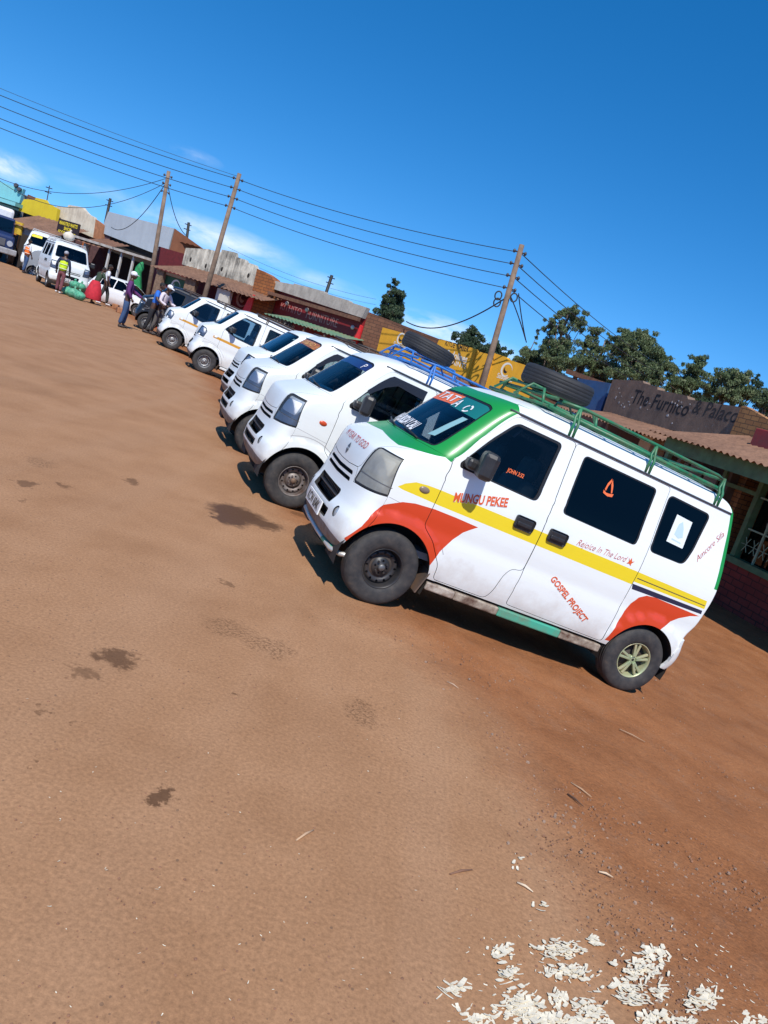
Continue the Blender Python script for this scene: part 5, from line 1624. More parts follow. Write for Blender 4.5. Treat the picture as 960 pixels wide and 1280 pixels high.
F.box('front_wall', x0_, x1_, .16, .36, F.zb, zv + .6, mat('deep red front', (.12, .012, .014), .7, var=.25))
def shopfront(u0, u1, lab):
    a, b = T(u0, 370)[0], T(u1, 380)[0]
    return a, b
a, b = T(195, 362, -2.05)[0], T(231, 373, -2.05)[0]
F.box('painted_front', a, b, -2.06, -2.0, F.zb, ze - .25, M_pink)
F.slab('painted_panel', [(a + .35, ze - 1.15), (b - .45, ze - 1.15), (b - .25, ze - .27), (a + .2, ze - .27)], -2.075, -2.062, mat('maroon panel', (.16, .012, .03), .6))
F.box('painted_band', a + .15, b - .2, -2.092, -2.077, ze - .55, ze - .15, mat('green band', (.03, .11, .05), .6))
c_ = T(219, 357, -2.09)
swirl(F, c_[0], c_[1] - .05, .30, M_wl, M_wl, -2.095)
F.box('lintel', a - .1, b + .2, -2.2, -2.0, ze - .14, ze - .02, mat('pale timber', (.42, .33, .22), .8))
a, b = T(290, 375)[0], T(318, 385)[0]
F.box('painted_front', a, b + .25, .10, .156, F.zb, ze - .1, M_redp)
c_ = T(303, 374)
swirl(F, c_[0], c_[1], .42, mat('dusty swirl', (.45, .28, .27), .7), mat('dusty swirl', (.45, .28, .27), .7))
TT = lambda u, v: T(u, v, -2.0)
F.slab('painted_pier', [TT(304, 388), TT(313, 391), TT(319.5, 369), TT(317, 368.5), TT(311, 374)], -2.06, -2.0, M_pink)
for u_, m_, w_ in ((236.5, M_timber, .30), (281, mat('white washed pier', (.55, .52, .45), .85, dirt=(.25, .18, .12), damt=.4), .36), (196, M_timber, .2)):
    x_ = T(u_, 370, -2.2)[0]; F.box('verandah_post', x_ - w_, x_ + w_, -2.35, -2.15, F.zb, ze - .02, m_)
F.box('brick_pier', T(318, 385)[0] + .26, T(340, 390)[0], -.02, .36, F.zb, T(330, 362)[1], M_brick_o)
walls_behind(F, x0_, x1_, zv + .6, 7.0, M_brick_b)

# --- grey sheet-iron hall with the rust-coloured gable
P0 = azpt(118, 53.5); P1 = azpt(222, 49.0)
F = Front(P0, P1, 'hall', 'tall hall with grey sheet fascia, white columns and a rust-brown gable end', 'building')
T = F.L
F.slab('fascia', [T(127, 291), T(209, 323), T(219, 286), T(137, 265)], -.1, .1, streak_mat('grey sheet fascia', (.36, .40, .44), (.26, .29, .33), .5, 2, .3))
mb = MB()
gx0, gz0 = T(219, 286)
g2x, g2z = T(264, 314)
mb.prism([(0, F.zb), (9.5, F.zb), (9.5, gz0 - 3.0), (0, gz0)], 0, .2)
o = mb.build('gable_wall', streak_mat('rust brown iron wall', (.20, .075, .035), (.13, .045, .022), .7, 1.2, .6), F.root)
o.location = (T(214, 310)[0], -.1, 0); o.rotation_euler = (0, 0, R(30))
cz = T(170, 312)[1]
F.box('canopy', T(96, 290, -2)[0], T(207, 330, -2)[0], -2.4, -.12, T(160, 318, -2.2)[1] + .02, T(160, 318, -2.2)[1] + .15, mat('pale canopy edge', (.45, .41, .37), .8, dirt=(.2, .15, .1), damt=.6))
F.box('recess_shade_slab', T(110, 300)[0], T(212, 335)[0], .12, .3, F.zb, T(170, 306)[1] + .5, M_dark)  # solid dark slab, shade behind the columns painted in
for u_ in (136, 152, 168):
    x_ = T(u_, 330, -2)[0]; F.box('column', x_ - .055, x_ + .055, -2.2, -2.09, F.zb, T(160, 318, -2.2)[1] + .018, mat('white column', (.52, .50, .47), .8))
zr = T(137, 265)[1]
F.box('side_wall', T(118, 300)[0], T(118, 300)[0] + .2, .31, 9, F.zb, T(150, 290)[1], M_conc)
F.box('back_wall', T(118, 300)[0], T(214, 310)[0] + 4, 9, 9.2, F.zb, T(150, 290)[1] - 1.5, M_conc)
F.sheet('roof', T(128, 280)[0], T(214, 310)[0] + 2, .12, zr - .5, 9.2, zr - 2.0, M_rust, pitch=.4)

# --- cream stepped parapet, then the yellow one, sharing a brown verandah
P0 = azpt(66, 56.0); P1 = azpt(131, 52.5)
F = Front(P0, P1, 'shop', 'shop with a stepped cream parapet above the black sign')
T = F.L
F.slab('parapet', [T(67, 276), T(116, 297), T(119, 277), T(117, 271), T(110, 267.5), T(105, 262), T(103, 259), T(86, 256), T(84, 259), T(71, 257)], 0, .25, streak_mat('cream parapet', (.68, .60, .46), (.30, .24, .18), .6, 2.5, .6))
F.slab('brick_pier', [T(116, 297), T(126, 301), T(129, 281), T(119, 274)], .02, .25, mat('orange pier', (.36, .15, .07), .9, var=.25))
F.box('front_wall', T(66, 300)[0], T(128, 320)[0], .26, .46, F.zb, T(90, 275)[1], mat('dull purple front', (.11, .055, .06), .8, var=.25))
F.sheet('verandah_roof', T(98, 290, -2)[0], T(130, 305, -2)[0], -2.2, T(110, 300, -2)[1] - .2, -.02, T(110, 296, 0)[1] + .2, M_rust, pitch=.4)
F.box('verandah_post', T(107, 310, -2)[0] - .1, T(107, 310, -2)[0] + .1, -2.1, -1.8, F.zb, T(110, 300, -2)[1] - .22, M_conc)
F.box('counter_panel', T(112, 310)[0], T(121, 312)[0], -.6, -.5, T(116, 315)[1] - .3, T(116, 305)[1], mat('orange board', (.42, .13, .035), .8))
walls_behind(F, T(67, 300)[0], T(128, 320)[0], T(90, 275)[1], 8, M_brick_b)
Fsg = Front(azpt(66, 53.0), azpt(131, 49.5), None, None)
a, b, c_, d_ = Fsg.L(71, 291), Fsg.L(95, 300.5), Fsg.L(100, 281.5), Fsg.L(75.5, 272.5)
cx_ = (a[0] + b[0] + c_[0] + d_[0]) / 4; cz_ = (a[1] + b[1] + c_[1] + d_[1]) / 4
sg_ = empty('shop_sign', Fsg.M @ Matrix.Translation((cx_, 0, cz_)), 'black board sign with three lines of yellow lettering', 'sign')
W_, H_ = c_[0] - d_[0], (d_[1] + c_[1] - a[1] - b[1]) / 2
mb = MB(); mb.box((0, 0, 0), (W_ + .1, .08, H_), None, .01); mb.build('board', mat('black brown board', (.022, .010, .010), .6), sg_)
ym = mat('yellow sign lettering', (.75, .58, .03), .6)
for body, wq, zq, hq in (('MANUTRO WATTS', .90, .17, .22), ('SHOP', .36, -.12, .20), ('FOOD CENTRE', .84, -.42, .22)):
    text_flat('lettering', body, W_ * wq, H_ * hq, ym, sg_, (-W_ * wq / 2, -.045, H_ * zq), (1, 0, 0), (0, 0, 1), (0, -.004, 0), 0, .03)
mb = MB()
for s in (-1, 1): mb.tube([(s * W_ * .4, .05, -H_ / 2), (s * W_ * .4, .05, -cz_ - .6)], .04, 6)
mb.build('sign_post', M_timber, sg_)

P0 = azpt(18, 57.5); P1 = azpt(70, 55.0)
F = Front(P0, P1, 'shop', 'shop with a stepped bright yellow parapet and brown verandah')
T = F.L
yb = streak_mat('bright yellow parapet', (.62, .47, .02), (.48, .34, .02), .5, 2, .5)
F.slab('parapet', [T(23, 263), T(69, 280), T(72, 261), T(65, 257), T(58, 253), T(56, 249.5), T(45, 247), T(43, 250), T(34, 249), T(30, 249), T(28, 252)], 0, .25, yb)
F.slab('old_brick_wall', [T(28, 252), T(43, 250), T(44, 247), T(30, 241)], .3, .5, M_brick_b)
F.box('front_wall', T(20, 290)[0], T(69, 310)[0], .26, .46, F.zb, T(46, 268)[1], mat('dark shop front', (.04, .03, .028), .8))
F.sheet('verandah_roof', T(13, 270, -2)[0], T(78, 297, -2)[0], -2.6, T(46, 283, -2.4)[1] - .25, -.02, T(46, 271)[1] + .1, M_rust2, pitch=.4)
F.box('gutter_board', T(33, 280, -2)[0], T(78, 297, -2)[0], -2.3, -2.2, T(46, 283, -2.4)[1] - .65, T(46, 283, -2.4)[1] - .32, mat('grey gutter board', (.25, .25, .26), .7))
for u_ in (44, 70): 
    x_ = T(u_, 300, -2)[0]; F.box('verandah_post', x_ - .07, x_ + .07, -2.4, -2.25, F.zb, T(46, 283, -2.4)[1] - .3, mat('white column', (.52, .50, .47), .8))
for u_, m_ in ((17, mat('orange stall goods', (.55, .20, .03), .8)), (22, mat('yellow stall goods', (.60, .38, .03), .8))):
    x_, z_ = T(u_, 285, -2.5); F.box('stall_panel', x_ - .3, x_ + .3, -2.5, -2.4, z_ - .35, z_ + .35, m_)
walls_behind(F, T(20, 290)[0], T(69, 310)[0], T(46, 268)[1], 8, M_brick_b)

P0 = azpt(-50, 62.0); P1 = azpt(30, 58.5)
F = Front(P0, P1, 'shop', 'pale teal building at the left edge', 'building')
T = F.L
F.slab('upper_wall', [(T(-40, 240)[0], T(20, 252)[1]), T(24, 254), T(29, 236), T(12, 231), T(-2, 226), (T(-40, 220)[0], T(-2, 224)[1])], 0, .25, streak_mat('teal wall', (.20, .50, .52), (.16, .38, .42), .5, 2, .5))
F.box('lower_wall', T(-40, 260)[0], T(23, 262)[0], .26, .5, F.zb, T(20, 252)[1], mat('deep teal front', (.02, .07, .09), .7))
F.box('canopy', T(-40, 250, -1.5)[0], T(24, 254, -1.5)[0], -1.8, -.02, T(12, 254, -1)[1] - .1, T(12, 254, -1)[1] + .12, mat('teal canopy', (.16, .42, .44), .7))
for u_, v_ in ((22, 233), (26, 238)):
    x_, z_ = T(u_, v_); mb = MB(); mb.tube([(x_, -.1, z_), (x_, -.22, z_ + .05)], [.16, .13], 12); mb.build('satellite_dish', mat('dark dish', (.05, .05, .06), .6), F.root)
walls_behind(F, T(-40, 260)[0], T(23, 262)[0], T(12, 231)[1] - .3, 8, M_conc)
# ------------------------------------------------------------------ trees beyond the shops
def leaf_mat(name, c1, c2, c3):
    if name in _mats: return _mats[name]
    mt, nt, b = new_mat(name)
    oi = nd(nt, 'ShaderNodeAttribute', attribute_name='leaf_tone').outputs['Fac']
    c = ramp(nt, oi, [(.0, c1), (.55, c2), (1.0, c3)])
    nt.links.new(c, b.inputs['Base Color']); b.inputs['Roughness'].default_value = .55
    b.inputs['Specular IOR Level'].default_value = .3
    tl = nd(nt, 'ShaderNodeBsdfTranslucent'); nt.links.new(c, tl.inputs[0])
    mx = nd(nt, 'ShaderNodeMixShader'); mx.inputs[0].default_value = .22
    out = [n for n in nt.nodes if n.type == 'OUTPUT_MATERIAL'][0]
    nt.links.new(b.outputs[0], mx.inputs[1]); nt.links.new(tl.outputs[0], mx.inputs[2]); nt.links.new(mx.outputs[0], out.inputs[0])
    _mats[name] = mt
    return mt
M_leaf = leaf_mat('gum leaves', (.050, .082, .036), (.112, .155, .068), (.21, .24, .12))
M_leaf2 = leaf_mat('dark leaves', (.022, .046, .026), (.046, .080, .042), (.095, .130, .062))
M_bark = mat('gum bark', (.16, .12, .09), .9, var=.4, vscale=3)

def make_tree(name, label, base, height, clumps, seed, leaf=.30, density=1.0, lm=None, group='gum trees beyond the shops'):
    """clumps: (dx, dz fraction, radius x, radius z) masses of foliage hung on limbs"""
    rr = random.Random(seed)
    root = empty(name, Matrix.Translation(base), label, 'tree', group)
    mb = MB()
    lean = rr.uniform(-.25, .25)
    top = Vector((lean, rr.uniform(-.2, .2), height * .93))
    pts = [Vector((0, 0, -.5)), Vector((lean * .3 + .05, 0, height * .3)), Vector((lean * .7, .05, height * .62)), top]
    r0 = height * .018 + .05
    mb.tube(pts, [r0 * 1.25, r0, r0 * .62, r0 * .15], 9)
    cs = []
    for (dx, fz, rx, rz) in clumps:
        dy = rr.uniform(-.7, .7) * rx
        c = Vector((dx, dy, fz * height))
        s = max(.25, min(.9, fz - .12 - .10 * abs(dx) / max(rx, .3)))
        a = Vector((lean * s, 0, height * s))
        mid = (a + c) / 2 + Vector((0, 0, -.12 * (c - a).length))
        mb.tube([a, mid, c], [r0 * .34, r0 * .22, r0 * .07], 6)
        n_sub = max(5, int(26 * rx))
        for k in range(n_sub):
            q = Vector((rr.gauss(0, .55) * rx, rr.gauss(0, .55) * rx, rr.gauss(0, .52) * rz))
            cs.append((c + q, rr.uniform(.22, .54) * min(rx, rz * 1.2, 1.3), rr.random()))
            if rr.random() < .5: mb.tube([c, c + q], [r0 * .10, r0 * .03], 5)
    mb.build('trunk', M_bark, root)
    vs, fs, tone = [], [], []
    for (c, r, tn) in cs:
        n = int(430 * density * (r / .5) ** 1.6) + 22
        for k in range(n):
            d = Vector((rr.gauss(0, 1), rr.gauss(0, 1), rr.gauss(0, 1))).normalized()
            p = c + Vector((d.x, d.y, d.z * .8)) * r * rr.uniform(.35, 1.05) ** .6
            a = Vector((rr.gauss(0, .6), rr.gauss(0, .6), -1 + rr.gauss(0, .6))).normalized()     # gum leaves hang
            bb = a.cross(Vector((rr.gauss(0, 1), rr.gauss(0, 1), rr.gauss(0, .4)))).normalized()
            l = leaf * .44 * rr.uniform(.6, 1.4); w_ = l * rr.uniform(.28, .5)
            i = len(vs)
            vs += [p, p + a * l * .45 + bb * w_ * .5, p + a * l, p + a * l * .5 - bb * w_ * .5]
            fs.append((i, i + 1, i + 2, i + 3))
            t = min(1, max(0, .25 + .5 * tn + rr.gauss(0, .16)))
            tone += [t] * 4
    me = bpy.data.meshes.new('crown'); me.from_pydata(vs, [], fs)
    at = me.attributes.new('leaf_tone', 'FLOAT', 'POINT'); at.data.foreach_set('value', tone)
    link_mesh('crown', me, root, [lm or M_leaf])
    return root

def tree_px(label, u_top, v_top, dist, u_list, seed, leaf=.32, density=1.0, lm=None, name='gum_tree'):
    """u_list: foliage masses as photograph pixels (u, v, half width, half height)"""
    top = at_range(u_top, v_top, dist)
    g = -1.4
    base = Vector((top.x, top.y, g)); h = top.z - g
    k = dist / CAM_F * 1.03
    cl = []
    rt = Vector((top.y, -top.x, 0)).normalized()
    for (u, v, a, b) in u_list:
        p = at_range(u, v, dist)
        cl.append(((p - base).dot(rt), (p.z - g) / h, a * k * 1.04, b * k * 1.04))
    rt_ang = math.atan2(rt.y, rt.x)
    o = make_tree(name, label, base, h, cl, seed, leaf, density, lm)
    o.rotation_euler = (0, 0, rt_ang)
    return o

tree_px('tall pointed tree standing alone behind the brick flank of the red furniture shop', 494, 348, 66,
        [(495, 354, 4, 6), (494, 362, 6, 7), (493, 370, 8, 8), (491, 378, 10, 8), (484, 386, 7, 7), (491, 387, 12, 8), (499, 380, 7, 8), (493, 396, 13, 8), (488, 372, 6, 7), (499, 370, 5, 7), (484, 396, 9, 7)], 3, .34, 1.3, M_leaf2, 'conical_tree')
tree_px('round-headed tree behind the black KITUE TIMBER lettering', 591, 408, 62, [(590, 414, 8, 6), (588, 424, 13, 8), (598, 428, 12, 8), (580, 430, 9, 6), (592, 436, 16, 7)], 5, .36, 1.2, M_leaf2, 'round_tree')
tree_px('small dark tree peeping over the yellow wall beside the near power pole', 624, 431, 60, [(623, 437, 9, 6), (616, 441, 8, 6), (628, 444, 10, 7)], 6, .34, 1.2, M_leaf2, 'round_tree')
tree_px('tiny treetop just left of the tall gum trees', 650, 446, 64, [(650, 450, 5, 4), (651, 456, 7, 5)], 8, .3, 1.2, M_leaf2, 'round_tree')
tree_px('low bushy gum tree at the left foot of the tall one', 664, 432, 58, [(662, 438, 8, 6), (658, 448, 14, 8), (672, 446, 12, 8), (668, 456, 18, 8), (671, 420, 3, 5)], 11)
tree_px('tallest gum tree with an open ragged crown and clear sky through it', 716, 378, 56, [(716, 386, 10, 7), (722, 400, 9, 10), (708, 394, 10, 6), (697, 404, 11, 6), (688, 410, 9, 5), (727, 408, 5, 6), (705, 412, 9, 6), (703, 428, 13, 10), (692, 440, 14, 10), (704, 452, 16, 10), (684, 432, 7, 6)], 12, .30, 1.05)
tree_px('slender gum tree leaning left between the tallest tree and the broad one', 743, 408, 57, [(744, 414, 8, 6), (738, 424, 9, 6), (730, 430, 8, 4), (745, 436, 9, 8), (738, 450, 12, 9), (748, 460, 12, 8), (728, 456, 10, 8)], 13, .30, 1.0)
tree_px('thin gum tree hard against the left side of the broad one', 764, 416, 58, [(765, 422, 7, 6), (761, 432, 7, 7), (767, 442, 8, 8), (760, 456, 11, 9)], 14, .30, 1.0)
tree_px('broadest gum tree with a heavy domed crown in the middle of the clump', 800, 412, 55, [(790, 420, 13, 8), (808, 422, 13, 8), (778, 430, 11, 9), (798, 434, 16, 9), (820, 440, 12, 9), (786, 448, 16, 10), (808, 454, 18, 10), (830, 456, 11, 9), (770, 462, 14, 9), (795, 468, 20, 9), (822, 472, 18, 8)], 15, .32, 1.1)
tree_px('gum tree with a tilted topknot right of the broad one', 876, 444, 56, [(877, 450, 8, 6), (872, 460, 9, 6), (880, 466, 6, 8), (862, 464, 11, 7), (854, 474, 13, 8), (868, 482, 15, 9), (845, 482, 11, 8)], 16)
tree_px('rounded dark gum tree above the end of the sooty parapet', 920, 460, 54, [(914, 466, 13, 6), (926, 470, 11, 7), (902, 474, 12, 8), (918, 482, 17, 9), (894, 486, 13, 8), (932, 488, 14, 9), (908, 496, 18, 8)], 17)
tree_px('narrow pointed tree near the right edge', 947, 460, 55, [(947, 468, 3, 6), (946, 480, 6, 8), (944, 492, 9, 8), (950, 500, 9, 8)], 18, .28, 1.2, M_leaf2, 'conical_tree')
tree_px('low tree cut off by the right edge', 965, 488, 52, [(962, 494, 9, 6), (956, 502, 10, 7), (970, 504, 12, 8), (962, 512, 14, 8)], 19)
for k, (u, v, a) in enumerate(((640, 462, 16), (690, 470, 18), (752, 474, 22), (842, 494, 20), (880, 500, 20))):
    tree_px(('bush under the tiny treetop, left of the gums', 'bush under the tallest gum tree', 'bush filling the gap under the slender gum trees', 'bush right of the broadest gum tree', 'bush below the gum tree with the tilted topknot')[k], u, v - 8, 60, [(u, v, a, 7), (u - a * .6, v + 3, a * .7, 6), (u + a * .6, v + 5, a * .7, 6)], 30 + k, .32, 1.1, M_leaf2, 'bush')

# ------------------------------------------------------------------ poles and wires
M_pole = mat('pole timber', (.21, .145, .10), .9, var=.35, vscale=4, dirt=(.09, .06, .045), damt=.4)
M_wire = mat('wire', (.025, .025, .028), .6)
M_ins = mat('insulator', (.05, .04, .04), .35)
def pole(top_px, low_px, dist, label, r=.12, nb=4):
    t = at_range(*top_px, dist); l = at_range(*low_px, dist)
    g = gz(t.x, t.y)
    d = (l - t); s = (g - .6 - t.z) / d.z
    b = t + d * s
    root = empty('power_pole', Matrix.Translation(b), label, 'pole', 'wooden power poles')
    mb = MB(); mb.tube([(0, 0, 0), (t - b) * .5, (t - b)], [r * 1.25, r * 1.05, r * .85], 12); mb.build('shaft', M_pole, root)
    ax = (b - t).normalized()
    att = []
    rt = Vector((t.y, -t.x, 0)).normalized()
    for k in range(nb):
        p = t + ax * (.22 + .36 * k)
        mb = MB(); mb.tube([p - b - rt * .16, p - b + rt * .16], .022, 6); mb.sphere(p - b - rt * .17, (.045, .045, .06), 8, 6); mb.sphere(p - b + rt * .17, (.045, .045, .06), 8, 6)
        mb.build('insulator_bracket', M_ins, root); att.append(p)
    return t, att, root, b, ax
def wire(a, b, sag, label, r=.012, group='power lines', n=24):
    pts = []
    for k in range(n + 1):
        t = k / n; p = a.lerp(b, t); p.z -= sag * 4 * t * (1 - t); pts.append(p)
    mb = MB(); mb.tube(pts, r, 5)
    o = mb.build('power_line', M_wire); tag(o, label, 'wire', group)
    return o
t1, a1, r1, b1, x1 = pole((652.5, 306), (606, 470), 24.5, 'wooden power pole rising behind the yellow wall with coiled cable on it', .090)
t2, a2, r2, b2, x2_ = pole((299.5, 217), (256, 370), 33.5, 'wooden power pole in front of the mould-streaked white parapet', .096)
t3, a3, r3, b3, x3_ = pole((211, 214), (185.5, 365), 41, 'wooden power pole beside the green sacks, before the grey hall', .100, 3)
mb = MB()
for dx, dz in ((-.20, -1.60), (.26, -1.52), (-.17, -1.80)):
    ring = [t1 - b1 + x1 * -0 + Vector((dx + .10 * math.cos(2 * PI * k / 16), -.15, dz + .125 * math.sin(2 * PI * k / 16))) for k in range(17)]
    mb.tube(ring, .022, 5)
mb.build('cable_coil', M_wire, r1)
far_px = [(884, 474), (878, 480), (870, 486), (858, 492)]
left_px = [(-210, 28), (-210, 43), (-210, 60), (-210, 71)]
names = ('top', 'second', 'third', 'lowest')
for k in range(4):
    wire(a1[k], a2[k], .22, '%s wire from the near pole to the pole at the white parapet' % names[k])
    wire(a2[k], at_range(*left_px[k], 30), .25, '%s wire from the pole at the white parapet to the left edge' % names[k])
    wire(a1[k], at_range(*far_px[k], 80), .9, '%s wire falling from the near pole right behind the gum trees' % names[k], .015)
wire(at_range(-20, 102, 36), at_range(299, 221, 33.6), .1, 'faint extra wire above the four, at the upper left', .008)
wire(t1 + x1 * 1.55, at_range(508, 402, 31.5), .55, 'black service cable sagging from the near pole to the brick flank wall', .022)
wire(t1 + x1 * 1.4, at_range(657, 425, 25.2), -.05, 'cable dropping from the near pole to the yellow shop, left one of two', .018)
wire(t1 + x1 * 1.35 + Vector((.3, 0, 0)), at_range(658, 428, 25.6), .05, 'cable dropping from the near pole to the yellow shop, right one of two', .018)
wire(t3 + x3_ * .3, at_range(-20, 214, 46), .9, 'upper of two sagging wires from the far pole to the left edge', .014)
wire(t3 + x3_ * .5, at_range(-20, 210, 44), 1.5, 'lower of two sagging wires from the far pole to the left edge', .014)
wire(t3 + x3_ * .45, at_range(139, 284, 49), .9, 'slack cable from the far pole to the left end of the grey fascia', .018)
wire(t3 + x3_ * .4, at_range(232, 294, 43), .35, 'slack cable from the far pole down to the rust-brown gable', .018)
for k, (u0, v0, u1, v1) in enumerate(((345, 338, 470, 381), (345, 331, 470, 374))):
    wire(at_range(u0 - 60, v0 - 22, 60), at_range(u1, v1, 60), .4, ('lower', 'upper')[k] + ' of two faint wires passing behind the concrete parapet', .010)
for (tp, lp, d_, lb) in (((415, 344), (409, 362), 46, 'short dark pole top showing above the concrete parapet'), ((138, 248), (133, 272), 56, 'dark pole top with cables left of the grey fascia'), ((236, 278), (234, 294), 55, 'dark pole top behind the rust-brown gable'), ((62, 232), (58, 254), 60, 'thin aerial mast standing on the yellow parapet')):
    t = at_range(*tp, d_); l = at_range(*lp, d_); dd = (t - l)
    ft = l - dd.normalized() * (l.z + 1.2) / max(dd.normalized().z, .5)
    root = empty('short_pole', Matrix.Translation(ft), lb, 'pole')
    mb = MB(); mb.tube([(0, 0, 0), t - ft], [.10 if 'aerial' not in lb else .05, .09 if 'aerial' not in lb else .03], 8); mb.build('shaft', M_black, root)
    for q in (.15, .45):
        mb = MB(); mb.tube([t - ft - Vector((.22, 0, q)), t - ft + Vector((.22, 0, -q))], .03, 6); mb.build('crossarm', M_black, root)
# ------------------------------------------------------------------ people
SKIN = mat('brown skin', (.075, .036, .022), .5, var=.15)
EYE = mat('eye white', (.6, .58, .55), .3); HAIR = mat('black hair', (.010, .009, .009), .8)
def skin_mesh(name, J, E, mats, parent=None, root=0, sub=1):
    """one continuous surface grown round a chain of joints (position, radius)"""
    names = list(J)
    me = bpy.data.meshes.new(name)
    me.from_pydata([J[n][0] for n in names], [(names.index(a), names.index(b)) for a, b in E], [])
    o = bpy.data.objects.new(name, me); col.objects.link(o)
    m_ = o.modifiers.new('skin', 'SKIN'); m_.use_smooth_shade = True
    for i, n in enumerate(names):
        r = J[n][1]; v = me.skin_vertices[0].data[i]
        v.radius = (r, r) if np.isscalar(r) else r
        v.use_root = (i == root)
    s_ = o.modifiers.new('subd', 'SUBSURF'); s_.levels = sub; s_.render_levels = sub
    dg = bpy.context.evaluated_depsgraph_get()
    m2 = bpy.data.meshes.new_from_object(o.evaluated_get(dg))
    bpy.data.objects.remove(o); bpy.data.meshes.remove(me)
    for p in m2.polygons: p.use_smooth = True
    return m2

def person(label, pos, yaw, h, shirt, trousers, shoes, pose=None, cap=None, vest=None, sleeve=.55, skirt=None, hair=True, lean=0.0, group=None, stride=.10):
    """a standing adult facing local -Y"""
    k = h / 1.72
    root = empty('person', Matrix.Translation(pos) @ Matrix.Rotation(yaw, 4, 'Z') @ Matrix.Scale(k, 4), label, 'person', group)
    bend = Matrix.Rotation(lean, 3, 'X')
    hip0 = Vector((0, 0, .93))
    B = lambda v: hip0 + bend @ (Vector(v) - hip0)
    po = pose or {}
    aL = po.get('L', ((.27, .02, 1.13), (.27, -.10, .90))); aR = po.get('R', ((-.27, .02, 1.13), (-.27, -.10, .90)))
    J = dict(pelvis=(Vector((0, 0, .93)), (.145, .105)), belly=(B((0, -.005, 1.08)), (.135, .10)), chest=(B((0, 0, 1.27)), (.155, .105)), collar=(B((0, .01, 1.41)), (.105, .075)), neck=(B((0, .0, 1.49)), .050), skull=(B((0, -.015, 1.56)), .060))
    E = [('pelvis', 'belly'), ('belly', 'chest'), ('chest', 'collar'), ('collar', 'neck'), ('neck', 'skull')]
    legs = {}
    for s, nm, (el, wr) in ((1, 'L', aL), (-1, 'R', aR)):
        st = stride * s
        J['sh' + nm] = (B((s * .185, .01, 1.40)), .062); J['el' + nm] = (B(el), .043); J['wr' + nm] = (B(wr), .029)
        E += [('collar', 'sh' + nm), ('sh' + nm, 'el' + nm), ('el' + nm, 'wr' + nm)]
        J['hip' + nm] = (Vector((s * .095, 0, .86)), .088); J['kn' + nm] = (Vector((s * .105, -.03 - st * .6, .49)), .057); J['an' + nm] = (Vector((s * .11, .02 - st, .09)), .038); J['to' + nm] = (Vector((s * .125, -.13 - st, .035)), .033)
        E += [('pelvis', 'hip' + nm), ('hip' + nm, 'kn' + nm), ('kn' + nm, 'an' + nm), ('an' + nm, 'to' + nm)]
    me = skin_mesh('body', J, E, None)
    bm = bmesh.new(); bm.from_mesh(me); bpy.data.meshes.remove(me)
    mb = MB(); mb.bm.free(); mb.bm = bm
    # head with brow, nose, chin, ears
    hc = B((0, -.025, 1.625)); hr = po.get('head', 0.0)
    rot = (bend @ Matrix.Rotation(hr, 3, 'Z')) if lean < .5 else Matrix.Rotation(lean * .6, 3, 'X')
    H = lambda v: hc + rot @ Vector(v)
    mb.sphere(hc, (.075, .096, .112), 16, 12, 0, rot)
    mb.sphere(H((0, -.035, -.06)), (.052, .055, .05), 12, 8, 0, rot)
    mb.sphere(H((0, -.098, -.012)), (.016, .020, .026), 8, 6, 0, rot)
    mb.sphere(H((0, -.086, -.055)), (.028, .012, .010), 8, 6, 2, rot)
    for s in (1, -1):
        mb.sphere(H((s * .077, .005, -.005)), (.012, .022, .034), 8, 6, 0, rot)
        mb.sphere(H((s * .030, -.083, .010)), (.013, .008, .009), 8, 6, 1, rot)
        mb.sphere(H((s * .030, -.090, .010)), (.006, .004, .006), 6, 5, 2, rot)
    # hands: palm, four unequal bent fingers, thumb leaving the side
    for s, nm in ((1, 'L'), (-1, 'R')):
        w_ = J['wr' + nm][0]; e_ = J['el' + nm][0]
        d = (w_ - e_).normalized(); sd2 = d.cross(Vector((0, 1, 0)))
        if sd2.length < .2: sd2 = d.cross(Vector((0, 0, 1)))
        sd2.normalize(); nn = sd2.cross(d)
        mb.tube([w_ - d * .01, w_ + d * .03, w_ + d * .085], [.026, .036, .034], 8)
        for q, ln in ((-1.5, .062), (-.5, .076), (.5, .080), (1.5, .070)):
            a = w_ + d * .08 + sd2 * q * .017; m1 = a + d * ln * .5 + nn * .006; m2 = m1 + d * ln * .40 + nn * .026
            mb.tube([a, m1, m2], [.0095, .009, .007], 6)
        a = w_ + d * .03 + sd2 * 1.8 * .017; mb.tube([a, a + sd2 * .03 + d * .03, a + sd2 * .034 + d * .062 + nn * .012], [.012, .0105, .008], 6)
    mb.bm.normal_update()
    me = bpy.data.meshes.new('body'); mb.bm.to_mesh(me); mb.bm.free()
    link_mesh('body', me, root, [SKIN, EYE, HAIR])
    # clothes follow the limbs
    g = 1.16
    C = {n: (J[n][0].copy(), tuple(np.array(J[n][1]) * g) if not np.isscalar(J[n][1]) else J[n][1] * g) for n in J}
    def partial(a, b, f): return C[a][0].lerp(C[b][0], f)
    S = {'waist': (Vector((0, 0, .90)), (.165, .125)), 'belly': C['belly'], 'chest': C['chest'], 'collar': (C['collar'][0], (.115, .085)), 'nk': (B((0, .01, 1.455)), .066)}
    Es = [('waist', 'belly'), ('belly', 'chest'), ('chest', 'collar'), ('collar', 'nk')]
